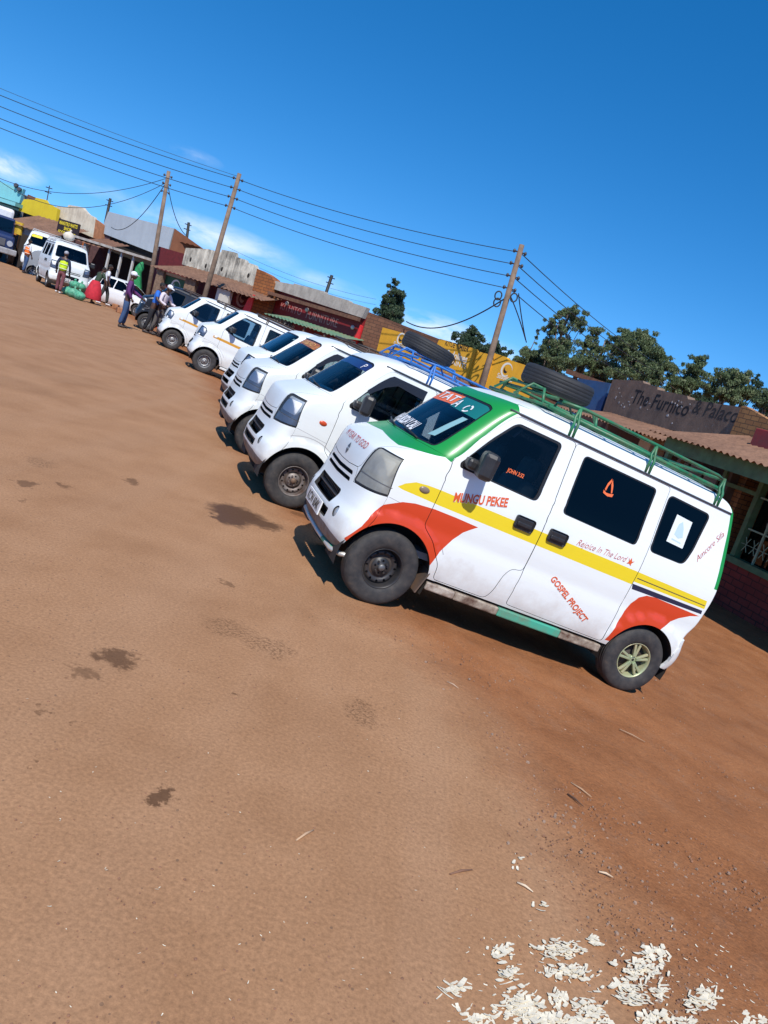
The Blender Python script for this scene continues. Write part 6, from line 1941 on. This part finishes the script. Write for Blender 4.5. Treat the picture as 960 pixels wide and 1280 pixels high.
    for nm in 'LR':
        S['sh' + nm] = (C['sh' + nm][0], .075)
        if sleeve <= 1: S['cuff' + nm] = (partial('sh' + nm, 'el' + nm, sleeve + .25), .066); Es += [('collar', 'sh' + nm), ('sh' + nm, 'cuff' + nm)]
        else:
            S['el' + nm] = (C['el' + nm][0], .058); S['cuff' + nm] = (partial('el' + nm, 'wr' + nm, .92), .044); Es += [('collar', 'sh' + nm), ('sh' + nm, 'el' + nm), ('el' + nm, 'cuff' + nm)]
    link_mesh('shirt', skin_mesh('shirt', S, Es, None), root, [shirt])
    if skirt:
        mb = MB(); mb.lathe([(.16, 1.02), (.23, .88), (.33, .55), (.38, .20), (.37, .18), (.14, .97)], 24, 'z'); mb.build('skirt', skirt, root)
    else:
        Tt = {'waist': (Vector((0, 0, .95)), (.158, .118)), 'pelvis': (Vector((0, 0, .88)), (.16, .122))}; Et = [('waist', 'pelvis')]
        for nm in 'LR':
            Tt['hip' + nm] = (C['hip' + nm][0], .104); Tt['kn' + nm] = (C['kn' + nm][0], .080); Tt['an' + nm] = (J['an' + nm][0] + Vector((0, 0, .01)), .068)
            Et += [('pelvis', 'hip' + nm), ('hip' + nm, 'kn' + nm), ('kn' + nm, 'an' + nm)]
        link_mesh('trousers', skin_mesh('trousers', Tt, Et, None), root, [trousers])
    for nm in 'LR':
        a, t = J['an' + nm][0], J['to' + nm][0]
        Q = {'heel': (a + Vector((0, .04, -.045)), (.046, .04)), 'mid': (a.lerp(t, .5) + Vector((0, 0, -.01)), (.05, .044)), 'toe': (t + Vector((0, -.03, 0)), (.042, .032))}
        link_mesh('shoe', skin_mesh('shoe', Q, [('heel', 'mid'), ('mid', 'toe')], None), root, [shoes])
    if vest:
        V_ = {'waist': (Vector((0, 0, .88)), (.200, .160)), 'belly': (C['belly'][0], (.190, .150)), 'chest': (C['chest'][0], (.205, .150)), 'collar': (C['collar'][0] + Vector((0, 0, -.01)), (.142, .098))}
        link_mesh('safety_vest', skin_mesh('safety_vest', V_, [('waist', 'belly'), ('belly', 'chest'), ('chest', 'collar')], None), root, [vest[0]])
        vb = root.children[-1]
        mb = MB()
        for z_ in (1.02, 1.20):
            mb.lathe([(.205, z_ - .012), (.208, z_), (.205, z_ + .012)], 28, 'z'); 
        for v in mb.bm.verts: v.co.y *= .74
        mb.build('reflective_band', vest[1], root)
    if cap:
        mb = MB()
        mb.sphere(H((0, .006, .045)), (.088, .106, .085), 16, 10, 0, rot); mb.sphere(H((0, -.115, .035)), (.068, .065, .010), 14, 6, 0, rot @ Matrix.Rotation(.2, 3, 'X'))
        mb.build('cap', cap, root)
    elif hair:
        mb = MB(); mb.sphere(H((0, .016, .030)), (.080, .096, .092), 16, 10, 0, rot); mb.build('hair', HAIR, root)
    return root

def foot(u, v):
    p = at_z(u, v, 0)
    for _ in range(3): p = at_z(u, v, gz(p.x, p.y))
    return p
cl = lambda n, c, r=.85: mat(n, c, r, var=.18, vscale=9)
denim = cl('blue denim', (.035, .075, .17)); greyc = cl('grey trousers cloth', (.11, .10, .095)); dark_c = cl('black trousers cloth', (.014, .014, .018)); shoe_d = cl('dark shoes', (.03, .022, .02), .6); shoe_w = cl('white shoes', (.6, .6, .6), .6)
reach = ((.33, -.12, 1.16), (.30, -.40, 1.12))
p_ = foot(151, 409)
person('man in purple shirt and blue jeans walking with one arm held out', p_, R(112), 1.76, cl('purple shirt cloth', (.10, .022, .12)), denim, shoe_d, dict(L=((.30, -.16, 1.14), (.26, -.44, 1.02)), R=((-.27, .03, 1.13), (-.25, -.12, .92))), cap=cl('white cap', (.7, .7, .72)), sleeve=1.2, stride=.05)
p_ = foot(192, 419)
person('man in white cap, pale shirt and grey trousers leaning at the white van', p_, R(75), 1.74, cl('pale pink shirt cloth', (.66, .58, .62)), greyc, shoe_d, dict(L=((.32, -.14, 1.16), (.22, -.36, 1.18)), R=((-.32, -.10, 1.16), (-.20, -.32, 1.12))), cap=cl('white cap', (.7, .7, .72)), sleeve=1.2, lean=.22, stride=.08)
p_ = foot(184, 416.5)
person('man in bright blue shirt and dark trousers standing behind the white-capped man', p_, R(95), 1.72, cl('bright blue shirt cloth', (.02, .14, .55)), dark_c, shoe_d, dict(R=((-.34, -.10, 1.18), (-.36, -.34, 1.10))), sleeve=.6, lean=.15)
p_ = foot(72, 366)
person('person in a yellow safety vest and maroon trousers seen from behind', p_, R(188), 1.72, cl('navy sleeve cloth', (.02, .03, .07)), cl('maroon trousers cloth', (.16, .05, .06)), shoe_w, dict(), cap=cl('grey cap', (.35, .36, .40)), vest=(cl('yellow vest cloth', (.55, .78, .02)), cl('silver tape', (.75, .75, .6))), sleeve=1.2, stride=.12)
p_ = foot(29, 341)
person('person in an orange safety vest and jeans beside the farther parked van', p_, R(150), 1.74, cl('white sleeve cloth', (.62, .62, .62)), denim, shoe_d, dict(), vest=(cl('orange vest cloth', (.85, .17, .02)), cl('silver tape', (.75, .75, .6))), sleeve=.8)
p_ = foot(114, 379)
person('woman in dark green top and long red skirt bending by the green sacks', p_, R(150), 1.62, cl('dark green top cloth', (.03, .055, .03)), dark_c, shoe_d, dict(L=((.30, -.16, 1.16), (.22, -.36, 1.00)), R=((-.30, -.16, 1.16), (-.2, -.36, 1.0))), skirt=cl('red skirt cloth', (.50, .02, .035)), sleeve=.5, lean=.38)
p_ = foot(127, 380)
person('man in a white T-shirt and grey trousers walking past the red skirt', p_, R(120), 1.76, cl('white shirt cloth', (.68, .69, .72)), cl('charcoal trousers cloth', (.05, .05, .045)), shoe_w, dict(), sleeve=.5, stride=.22)
p_ = foot(15, 331)
person('person in black trousers and olive top bending beside the blue lorry', p_, R(70), 1.68, cl('olive top cloth', (.20, .14, .05)), dark_c, shoe_d, dict(L=((.25, -.20, 1.14), (.18, -.42, 1.05)), R=((-.25, -.2, 1.14), (-.18, -.42, 1.05))), sleeve=1.2, lean=1.0)

# ------------------------------------------------------------------ things on the ground among them
def sack(pos, r, yaw, label, m_, cat='sack', group=None, tall=1.0, name='sack'):
    root = empty(name, Matrix.Translation(pos) @ Matrix.Rotation(yaw, 4, 'Z'), label, cat, group)
    mb = MB(); mb.sphere((0, 0, r * .62 * tall), (r, r * .85, r * .70 * tall), 20, 12)
    rr = random.Random(int(yaw * 100))
    for v in mb.bm.verts:
        v.co += v.co.normalized() * .10 * r * noise.noise(v.co * (3.2 / r) + Vector((yaw, 0, 0)))
        if v.co.z < 0: v.co.z = 0
    mb.build('bag', m_, root)
    mb = MB(); mb.tube([(0, 0, r * 1.26 * tall), (.02, 0, r * 1.42 * tall), (.05, .02, r * 1.6 * tall)], [r * .22, r * .10, r * .2], 10); mb.build('tied_neck', m_, root)
    return root
gsk = mat('green mesh sack', (.05, .30, .17), .7, var=.45, vscale=14, dirt=(.35, .5, .38), dscale=9, damt=.4)
gl = ('lowest left', 'lowest middle', 'lowest right', 'upper left', 'upper right')
for k, (u, v, r, dz) in enumerate(((84, 369, .27, 0), (91, 372, .29, 0), (98, 375, .27, 0), (91, 370, .25, .32), (98, 372, .24, .32))):
    p = foot(u, v); sack(p + Vector((0, 0, dz)), r, k * 1.3, '%s pale green mesh sack in the heap before the front van' % gl[k], gsk, group='green mesh sacks heaped before the van')
gs2 = mat('bright green cloth', (.015, .24, .075), .7, var=.45, vscale=7)
base_ = at_range(168, 372, 45.5); gzz = gz(base_.x, base_.y)
root = empty('draped_bundle', Matrix.Translation(Vector((base_.x, base_.y, gzz))), 'tall lumpy bright green bundle standing beside the far power pole', 'bundle')
bs_ = (at_range(172, 325, 45.5).z - gzz) / 2.0
root.scale = (1.15, 1.15, bs_)
mb = MB(); mb.lathe([(.0, .0), (.20, .02), (.25, .2), (.22, .4), (.27, .6), (.21, .8), (.26, 1.0), (.20, 1.2), (.25, 1.4), (.17, 1.6), (.20, 1.75), (.08, 1.95), (0, 2.0)], 28, 'z')
for v in mb.bm.verts:
    w_ = noise.noise(v.co * 4.0) * .20 + noise.noise(v.co * 9.0) * .12
    v.co.x *= 1 + w_ * 2; v.co.y *= 1 + w_ * 2; v.co.x += .10 * math.sin(v.co.z * 3.1)
mb.build('cloth', gs2, root)
for k, (u, v) in enumerate(((133, 377), (138, 381), (144, 386), (149, 391))):
    p = foot(u, v)
    root = empty('kerb_stone', Matrix.Translation(p) @ Matrix.Rotation(1.2 + .3 * k, 4, 'Z'), ('leftmost orange-brown stone block of the line on the road edge', 'second from left orange-brown stone block on the road edge', 'third from left orange-brown stone block on the road edge', 'rightmost orange-brown stone block by the purple-shirted man')[k], 'stone', 'stone blocks along the road edge')
    mb = MB(); mb.box((0, 0, .10), (.52, .26, .24), Euler((0, .04, 0)).to_matrix(), .04)
    for vv in mb.bm.verts: vv.co += Vector((noise.noise(vv.co * 5 + Vector((k, 0, 0))), noise.noise(vv.co * 5 + Vector((0, k, 3))), 0)) * .03
    mb.build('block', mat('orange stone', (.34, .15, .07), .9, var=.3), root)

# ------------------------------------------------------------------ vehicles at the far end of the street
def facing(pos, yaw, s=1.0, z=None):
    """a van nose pointing along world yaw (0 = +X)"""
    M = Matrix.Translation(pos) @ Matrix.Rotation(yaw + PI, 4, 'Z') @ Matrix.Scale(s, 4)
    return M
pf = P_(p4, paint=worn_white, lamp=None, lamp_low=None, plate='KCZ 215', plate_at=(-.487, .22, .50), rack=mat('pale rack paint', (.5, .5, .5), .6), rack_h=.10, screen_glass=glass('dark screen glass', (.2, .25, .3)), side_glass=glass('dark film glass', (.012, .013, .018)), front_glass=glass('dark film glass', (.012, .013, .018)), livery_mats=[], decals=[])
q = at_range(82, 357, 39.0)
az = math.atan2(-q.y, -q.x)
VF = facing(Vector((q.x, q.y, 0)), az + R(10), 1.13)
build_van('minibus', VF, 'white minibus facing up the street with a pale sack on its roof rack', None, pf)
mb = MB()
so_ = sack(VF @ Vector((1.0, .1, 1.96)), .25, .4, 'pale bulging sack lying on the roof of the facing minibus', mat('pale sacking', (.62, .56, .46), .9, var=.15), tall=1.15)
q = at_range(46, 342, 49.5)
az = math.atan2(-q.y, -q.x)
pf2 = P_(pf, plate=None, screen_decals=[([('F', .1, 1.58), ('F', .6, 1.56), ('F', .6, 1.68), ('F', .1, 1.69)], 1)], screen_mats=[mat('yellow sunstrip', (.75, .62, .03), .5)])
build_van('minibus', facing(Vector((q.x, q.y, 0)), az - R(4), 1.24), 'white minibus with a yellow strip on its windscreen, behind the other facing minibus', None, pf2)

CAR_LEV = [(.20, .20, -.72, .30, .74, 3.10, .25), (.32, .32, -.82, .34, .80, 3.20, .25), (.50, .50, -.85, .36, .84, 3.25, .25), (.62, .62, -.80, .38, .84, 3.24, .25), (.74, .76, -.68, .42, .83, 3.22, .25), (.82, .90, -.45, .48, .815, 3.20, .25), (.88, 1.08, -.10, .50, .80, 3.18, .25),
           (.93, 1.26, .28, .48, .79, 3.16, .25), (1.10, 1.50, .62, .42, .735, 3.05, .25), (1.28, 1.75, .95, .36, .665, 2.93, .25), (1.40, 1.94, 1.22, .34, .60, 2.80, .28), (1.44, 2.06, 1.45, .34, .50, 2.65, .3), (1.46, 2.25, 1.7, .2, .25, 2.4, .2), (1.465, 2.4, 1.95, .02, .02, 2.1, .02)]
def build_car(M, label, m_, win_m):
    sh = Shell(CAR_LEV, 2.4, axles=((0, .30, .34), (2.5, .30, .34)))
    root = empty('parked_car', M, label, 'car')
    fa, ra = arch_poly(sh, 0, .30, .34), arch_poly(sh, 2.5, .30, .34)
    w1 = sh.pts(densify(roundpoly([(.62, .945), (1.05, 1.27), (1.25, 1.36), (1.52, 1.38), (1.52, .945)], .03, 3), .1)); w2 = sh.pts(densify(roundpoly([(1.58, .945), (1.58, 1.38), (2.1, 1.36), (2.35, 1.20), (2.36, .96)], .04, 3), .1))
    scr = [(max(a, 0), b) for a, b in sh.pts([('F', 0, .95), ('F', .60, .955), ('F', .50, 1.37), ('F', 0, 1.40)])]; scr_h = [(a if a > .02 else -.05, b) for a, b in scr]
    lamp = sh.pts([('F', .50, .60), ('F', .52, .70), (-.28, .74), (-.30, .62)])
    rect = [(0, sh.v0), (UMAX, sh.v0), (UMAX, sh.v1), (0, sh.v1)]
    tri = triangulate(rect, [fa, ra, w1, w2, scr_h, lamp], [], .12)
    panel(sh, 'body_shell', rect, [], [], [m_], root, (1, -1), .12, 0, .02, tri)
    panel(sh, 'windscreen', scr, [], [], [win_m], root, (1, -1), .12, -.004, 0, triangulate(scr, [], [], .15))
    for s in (1, -1):
        for wq in (w1, w2): panel(sh, 'side_window', wq, [], [], [win_m], root, (s,), .12, -.004, 0, triangulate(wq, [], [], .2))
        panel(sh, 'headlamp', lamp, [], [], [mat('car lamp', (.6, .62, .66), .15, .6)], root, (s,), .12, -.004, 0, triangulate(lamp, [], [], .1))
        c0 = sh.S(*[np.array([g]) for g in sh.D(.78, .97)])[0]; mb = MB(); mb.box((c0[0], s * (c0[1] - .08), c0[2] + .02), (.12, .18, .11), None, .03); mb.build('wing_mirror', m_, root)
        for ax in (0, 2.5): make_wheel(root, (ax, -s * .72, .30), s, 'alloy', mat('silver alloy', (.45, .46, .48), .4, .6), None, 0, R_=.30, fine=False)
    mb = MB(); mb.box((1.2, 0, .34), (3.2, 1.2, .22)); mb.box((1.5, 0, .62), (2.2, 1.3, .3)); mb.build('chassis', mat('underside grime', (.03, .024, .02), .9), root)
    return root
q = at_range(172, 372, 43.0); q2 = foot(172, 377)
gq = Vector((q.x, q.y, 0)); gq.z = gz(q.x, q.y)
dirc = math.atan2(-.30, 1.0)
build_car(facing(gq + Vector((.55, .2, 0)), dirc, 1.06), 'white saloon car parked side-on before the grey hall', paint('white car paint', (.78, .79, .80), .2), glass('dark film glass', (.012, .013, .018)))
q = at_range(112, 345, 47.0); gq = Vector((q.x, q.y, gz(q.x, q.y)))
build_car(facing(gq, dirc + .2, 1.08), 'grey car behind the woman in the red skirt, mostly hidden', paint('grey car paint', (.22, .23, .24), .4), glass('dark film glass', (.012, .013, .018)))

# the blue lorry cut off by the left edge
q = at_range(-15, 322, 53.5)
root = empty('lorry', Matrix.Translation(Vector((q.x, q.y, 0))) @ Matrix.Rotation(math.atan2(-q.y, -q.x) + R(8) + PI, 4, 'Z') @ Matrix.Scale(1.12, 4), 'dark blue lorry with a white canopy at the left edge', 'lorry')
lb = paint('dark blue lorry paint', (.015, .03, .10), .3)
mb = MB(); mb.box((.9, 0, 1.55), (1.7, 2.1, 1.5), None, .10, 0, .9); mb.box((-.35, 0, 1.05), (1.1, 1.9, .75), None, .14); mb.build('cab', lb, root)
mb = MB(); mb.box((-.98, 0, .62), (.22, 2.2, .30), None, .05); mb.build('bumper', mat('lorry bumper', (.35, .36, .38), .5, dirt=(.1, .07, .05)), root)
mb = MB(); mb.box((-.92, 0, 1.02), (.06, 1.0, .36), None, .02); mb.build('grille', mat('lorry grille', (.10, .10, .11), .4), root)
for s in (1, -1):
    mb = MB(); mb.tube([(-.86, s * .72, 1.02), (-.94, s * .72, 1.02)], [.16, .14], 14); mb.build('headlamp', mat('car lamp', (.6, .62, .66), .15, .6), root)
    mb = MB(); mb.box((.05, s * 1.22, 1.75), (.08, .16, .34), None, .03); mb.build('wing_mirror', M_black, root)
    for ax in (-.3, 3.4):
        wh = bpy.data.objects.new('wheel', None); col.objects.link(wh); wh.parent = root; wh.location = (ax, s * .95, .48)
        mb = MB(); tyre_mesh(mb, .48, .27, .28, 28, blocks=False); mb.build('tyre', rubber(), wh)
        mb = MB(); mb.lathe([(0, -s * .05), (.20, -s * .06), (.26, -s * .12), (.275, -s * .1)], 24); mb.build('rim', mat('lorry rim', (.3, .3, .3), .5, .4), wh)
mb = MB(); mb.box((.10, 0, 1.88), (.03, 1.75, .62), Euler((0, .12, 0)).to_matrix(), .01); mb.build('windscreen', glass('dark screen glass', (.2, .25, .3)), root)
mb = MB(); mb.box((3.4, 0, 1.30), (3.4, 2.3, .9), None, .03); mb.build('load_bed', lb, root)
mb = MB(); mb.box((3.3, 0, 2.40), (3.4, 2.15, .75), None, .16); mb.build('canopy', mat('white canvas', (.72, .72, .72), .8, var=.1), root)
# ------------------------------------------------------------------ litter, stones and shavings
def ground_pt(u, v):
    p = foot(u, v); return p
M_stone = mat('small stones', (.25, .125, .070), .95, var=.4, vscale=30)
M_stone2 = mat('pale stones', (.30, .20, .14), .95, var=.3, vscale=30)
def scatter(name, m_, n, region, size, seed, flat=.6):
    rr = random.Random(seed)
    vs, fs = [], []
    k = 0
    while k < n:
        p = region(rr)
        if p is None: continue
        k += 1
        s = size(rr)
        i = len(vs)
        a = rr.uniform(0, 2 * PI)
        z = gz(p[0], p[1])
        base = []
        nn = 5
        for j in range(nn):
            aa = a + 2 * PI * j / nn; q = s * rr.uniform(.7, 1.2)
            base.append((p[0] + q * math.cos(aa), p[1] + q * math.sin(aa), z - .004))
        mid = [(p[0] + (b[0] - p[0]) * .8, p[1] + (b[1] - p[1]) * .8, z + s * flat * rr.uniform(.5, .8)) for b in base]
        vs += base + mid + [(p[0] + rr.uniform(-.2, .2) * s, p[1] + rr.uniform(-.2, .2) * s, z + s * flat)]
        for j in range(nn):
            j2 = (j + 1) % nn
            fs += [(i + j, i + j2, i + nn + j2, i + nn + j), (i + nn + j, i + nn + j2, i + 2 * nn)]
    me = bpy.data.meshes.new(name); me.from_pydata(vs, [], fs)
    o = link_mesh(name, me, None, [m_]); tag(o, kind='stuff')
    return o
def reg_shoulder(rr):
    v = 640 + 760 * rr.random() ** .8; u = rr.uniform(480, 1010)
    p = at_z(u, v, -.05)
    if p.y < .6 or p.length > 18: return None
    e = float(edge_dist(np.array([p.x]), np.array([p.y]))[0])
    dens = 1 / (1 + math.exp(-(e - .05) / .12)) * (.35 + .65 * (noise.noise(Vector((p.x * 1.7, p.y * 1.7, 0))) > -.05)) + math.exp(-(e / .18) ** 2) * .5
    if rr.random() > dens: return None
    p = foot(u, v) if e > 1.2 else p
    return (p.x, p.y)
def reg_road(rr):
    v = 560 + 760 * rr.random(); u = rr.uniform(-20, 980)
    p = at_z(u, v, 0)
    if rr.random() > .5 + .5 * noise.noise(Vector((p.x * .9, p.y * .9, 4))): return None
    return (p.x, p.y)
o = scatter('loose_grit', M_stone, 2600, reg_shoulder, lambda rr: .0022 + .0055 * rr.random() ** 3, 1, .7); o['label'] = 'loose reddish grit strewn along the shoulder'
o = scatter('pale_grit', M_stone2, 900, reg_shoulder, lambda rr: .003 + .008 * rr.random() ** 3, 2, .6); o['label'] = 'paler loose grit along the shoulder'
o = scatter('road_grit', M_stone, 2200, reg_road, lambda rr: .002 + .005 * rr.random() ** 3, 3, .5); o['label'] = 'sparse grit lying on the road'
# wood shavings: curled pale flakes in ragged heaps
def shavings():
    rr = random.Random(21)
    vs, fs = [], []
    def flake(p, l, w_, a, z):
        i = len(vs); n = 4
        d = Vector((math.cos(a), math.sin(a), 0)); s = Vector((-d.y, d.x, 0))
        curl = rr.uniform(.0, .28); tilt = rr.uniform(-.14, .14)
        for j in range(n + 1):
            t = j / n - .5
            q = Vector((p[0], p[1], z + .002)) + d * l * t + Vector((0, 0, l * curl * (t * t) * 1.4 + abs(tilt) * l * .2 + t * tilt * l * .4))
            wj = w_ * (1 - .5 * abs(t)) * rr.uniform(.7, 1.1)
            vs.append(q + s * wj * .5); vs.append(q - s * wj * .5 + Vector((0, 0, w_ * .15)))
        for j in range(n): fs.append((i + 2 * j, i + 2 * j + 2, i + 2 * j + 3, i + 2 * j + 1))
    heaps = [(567, 1238, 13, 7, 34), (627, 1190, 13, 9, 46), (634, 1218, 14, 10, 44), (650, 1260, 26, 16, 190), (700, 1188, 26, 13, 150), (712, 1216, 24, 8, 90), (698, 1250, 12, 10, 42), (735, 1262, 20, 14, 80), (745, 1178, 10, 6, 26),
             (802, 1212, 24, 13, 130), (820, 1186, 16, 8, 50), (792, 1246, 16, 12, 70), (826, 1240, 9, 7, 40), (868, 1250, 10, 9, 60), (886, 1240, 17, 10, 80), (820, 1272, 20, 6, 60), (948, 1266, 14, 10, 34), (600, 1272, 20, 8, 40), (680, 1276, 30, 6, 110), (775, 1232, 12, 6, 24), (648, 1076, 8, 5, 6), (644, 1088, 5, 4, 3), (678, 1131, 8, 5, 10), (860, 1278, 12, 6, 30), (730, 1280, 26, 8, 60)]
    for (u, v, a, b, n) in heaps:
        lay = rr.uniform(.3, 1.5)
        for k in range(int(n * .80)):
            x, y = u + rr.gauss(0, .58) * a, v + rr.gauss(0, .58) * b
            p = at_z(x, y, 0); ht = max(0, rr.gauss(.0005, .003)) if n > 40 else .0
            flake((p.x, p.y), rr.uniform(.012, .036) * (1.6 if rr.random() < .15 else 1), rr.uniform(.005, .013) * (1.9 if rr.random() < .25 else 1), lay + rr.gauss(0, .42), gz(p.x, p.y) + ht)
    for k in range(150):
        u = rr.uniform(560, 958); v = 1140 + 150 * rr.random() ** .7
        p = at_z(u, v, 0); flake((p.x, p.y), rr.uniform(.006, .02), rr.uniform(.002, .006), rr.uniform(0, 3.1), gz(p.x, p.y))
    for k in range(120):
        u = rr.uniform(20, 958); v = rr.uniform(860, 1280)
        p = at_z(u, v, 0); flake((p.x, p.y), rr.uniform(.004, .012), rr.uniform(.0015, .004), rr.uniform(0, 3.1), gz(p.x, p.y))
    me = bpy.data.meshes.new('wood_shavings'); me.from_pydata(vs, [], fs)
    o = link_mesh('wood_shavings', me, None, [mat('pale wood shavings', (.74, .66, .50), .8, var=.12, vscale=40)]); tag(o, 'heaps of pale wood shavings scattered on the ground', None, None, 'stuff')
shavings()
tw = [(381, 1045, 11, -.6, 'pale flat wood splinter lying alone on the road', (.50, .32, .19)), (726, 988, 13, .7, 'dry twig on the shoulder below the rear wheel', (.42, .26, .15)), (576, 1091, 14, -.2, 'thin brown stick right of the lone splinter', (.20, .10, .06)),
      (656, 1110, 10, .6, 'pale sliver above the shavings', (.66, .52, .36)), (757, 1094, 9, .4, 'pale chip at the road edge', (.6, .45, .3)), (719, 1001, 10, .8, 'dark twig beside the dry one on the shoulder', (.10, .05, .03)), (566, 857, 7, .6, 'short straw below the front door', (.45, .3, .2)), (790, 920, 16, .5, 'long straw below the rear wheel', (.36, .22, .13))]
for k, (u, v, hl, sl, lb_, c_) in enumerate(tw):
    a = foot(u - hl, v - hl * sl); b = foot(u + hl, v + hl * sl)
    root = tag(bpy.data.objects.new('twig', None), lb_, 'twig', 'sticks and splinters on the ground'); col.objects.link(root); root.location = a
    mb = MB(); mb.tube([(0, 0, .004), (b - a) * .5 + Vector((0, .004, .007)), (b - a) + Vector((0, 0, .004))], [.0035, .005, .002], 6); mb.build('stem', mat('twig %d' % k, c_, .85), root)
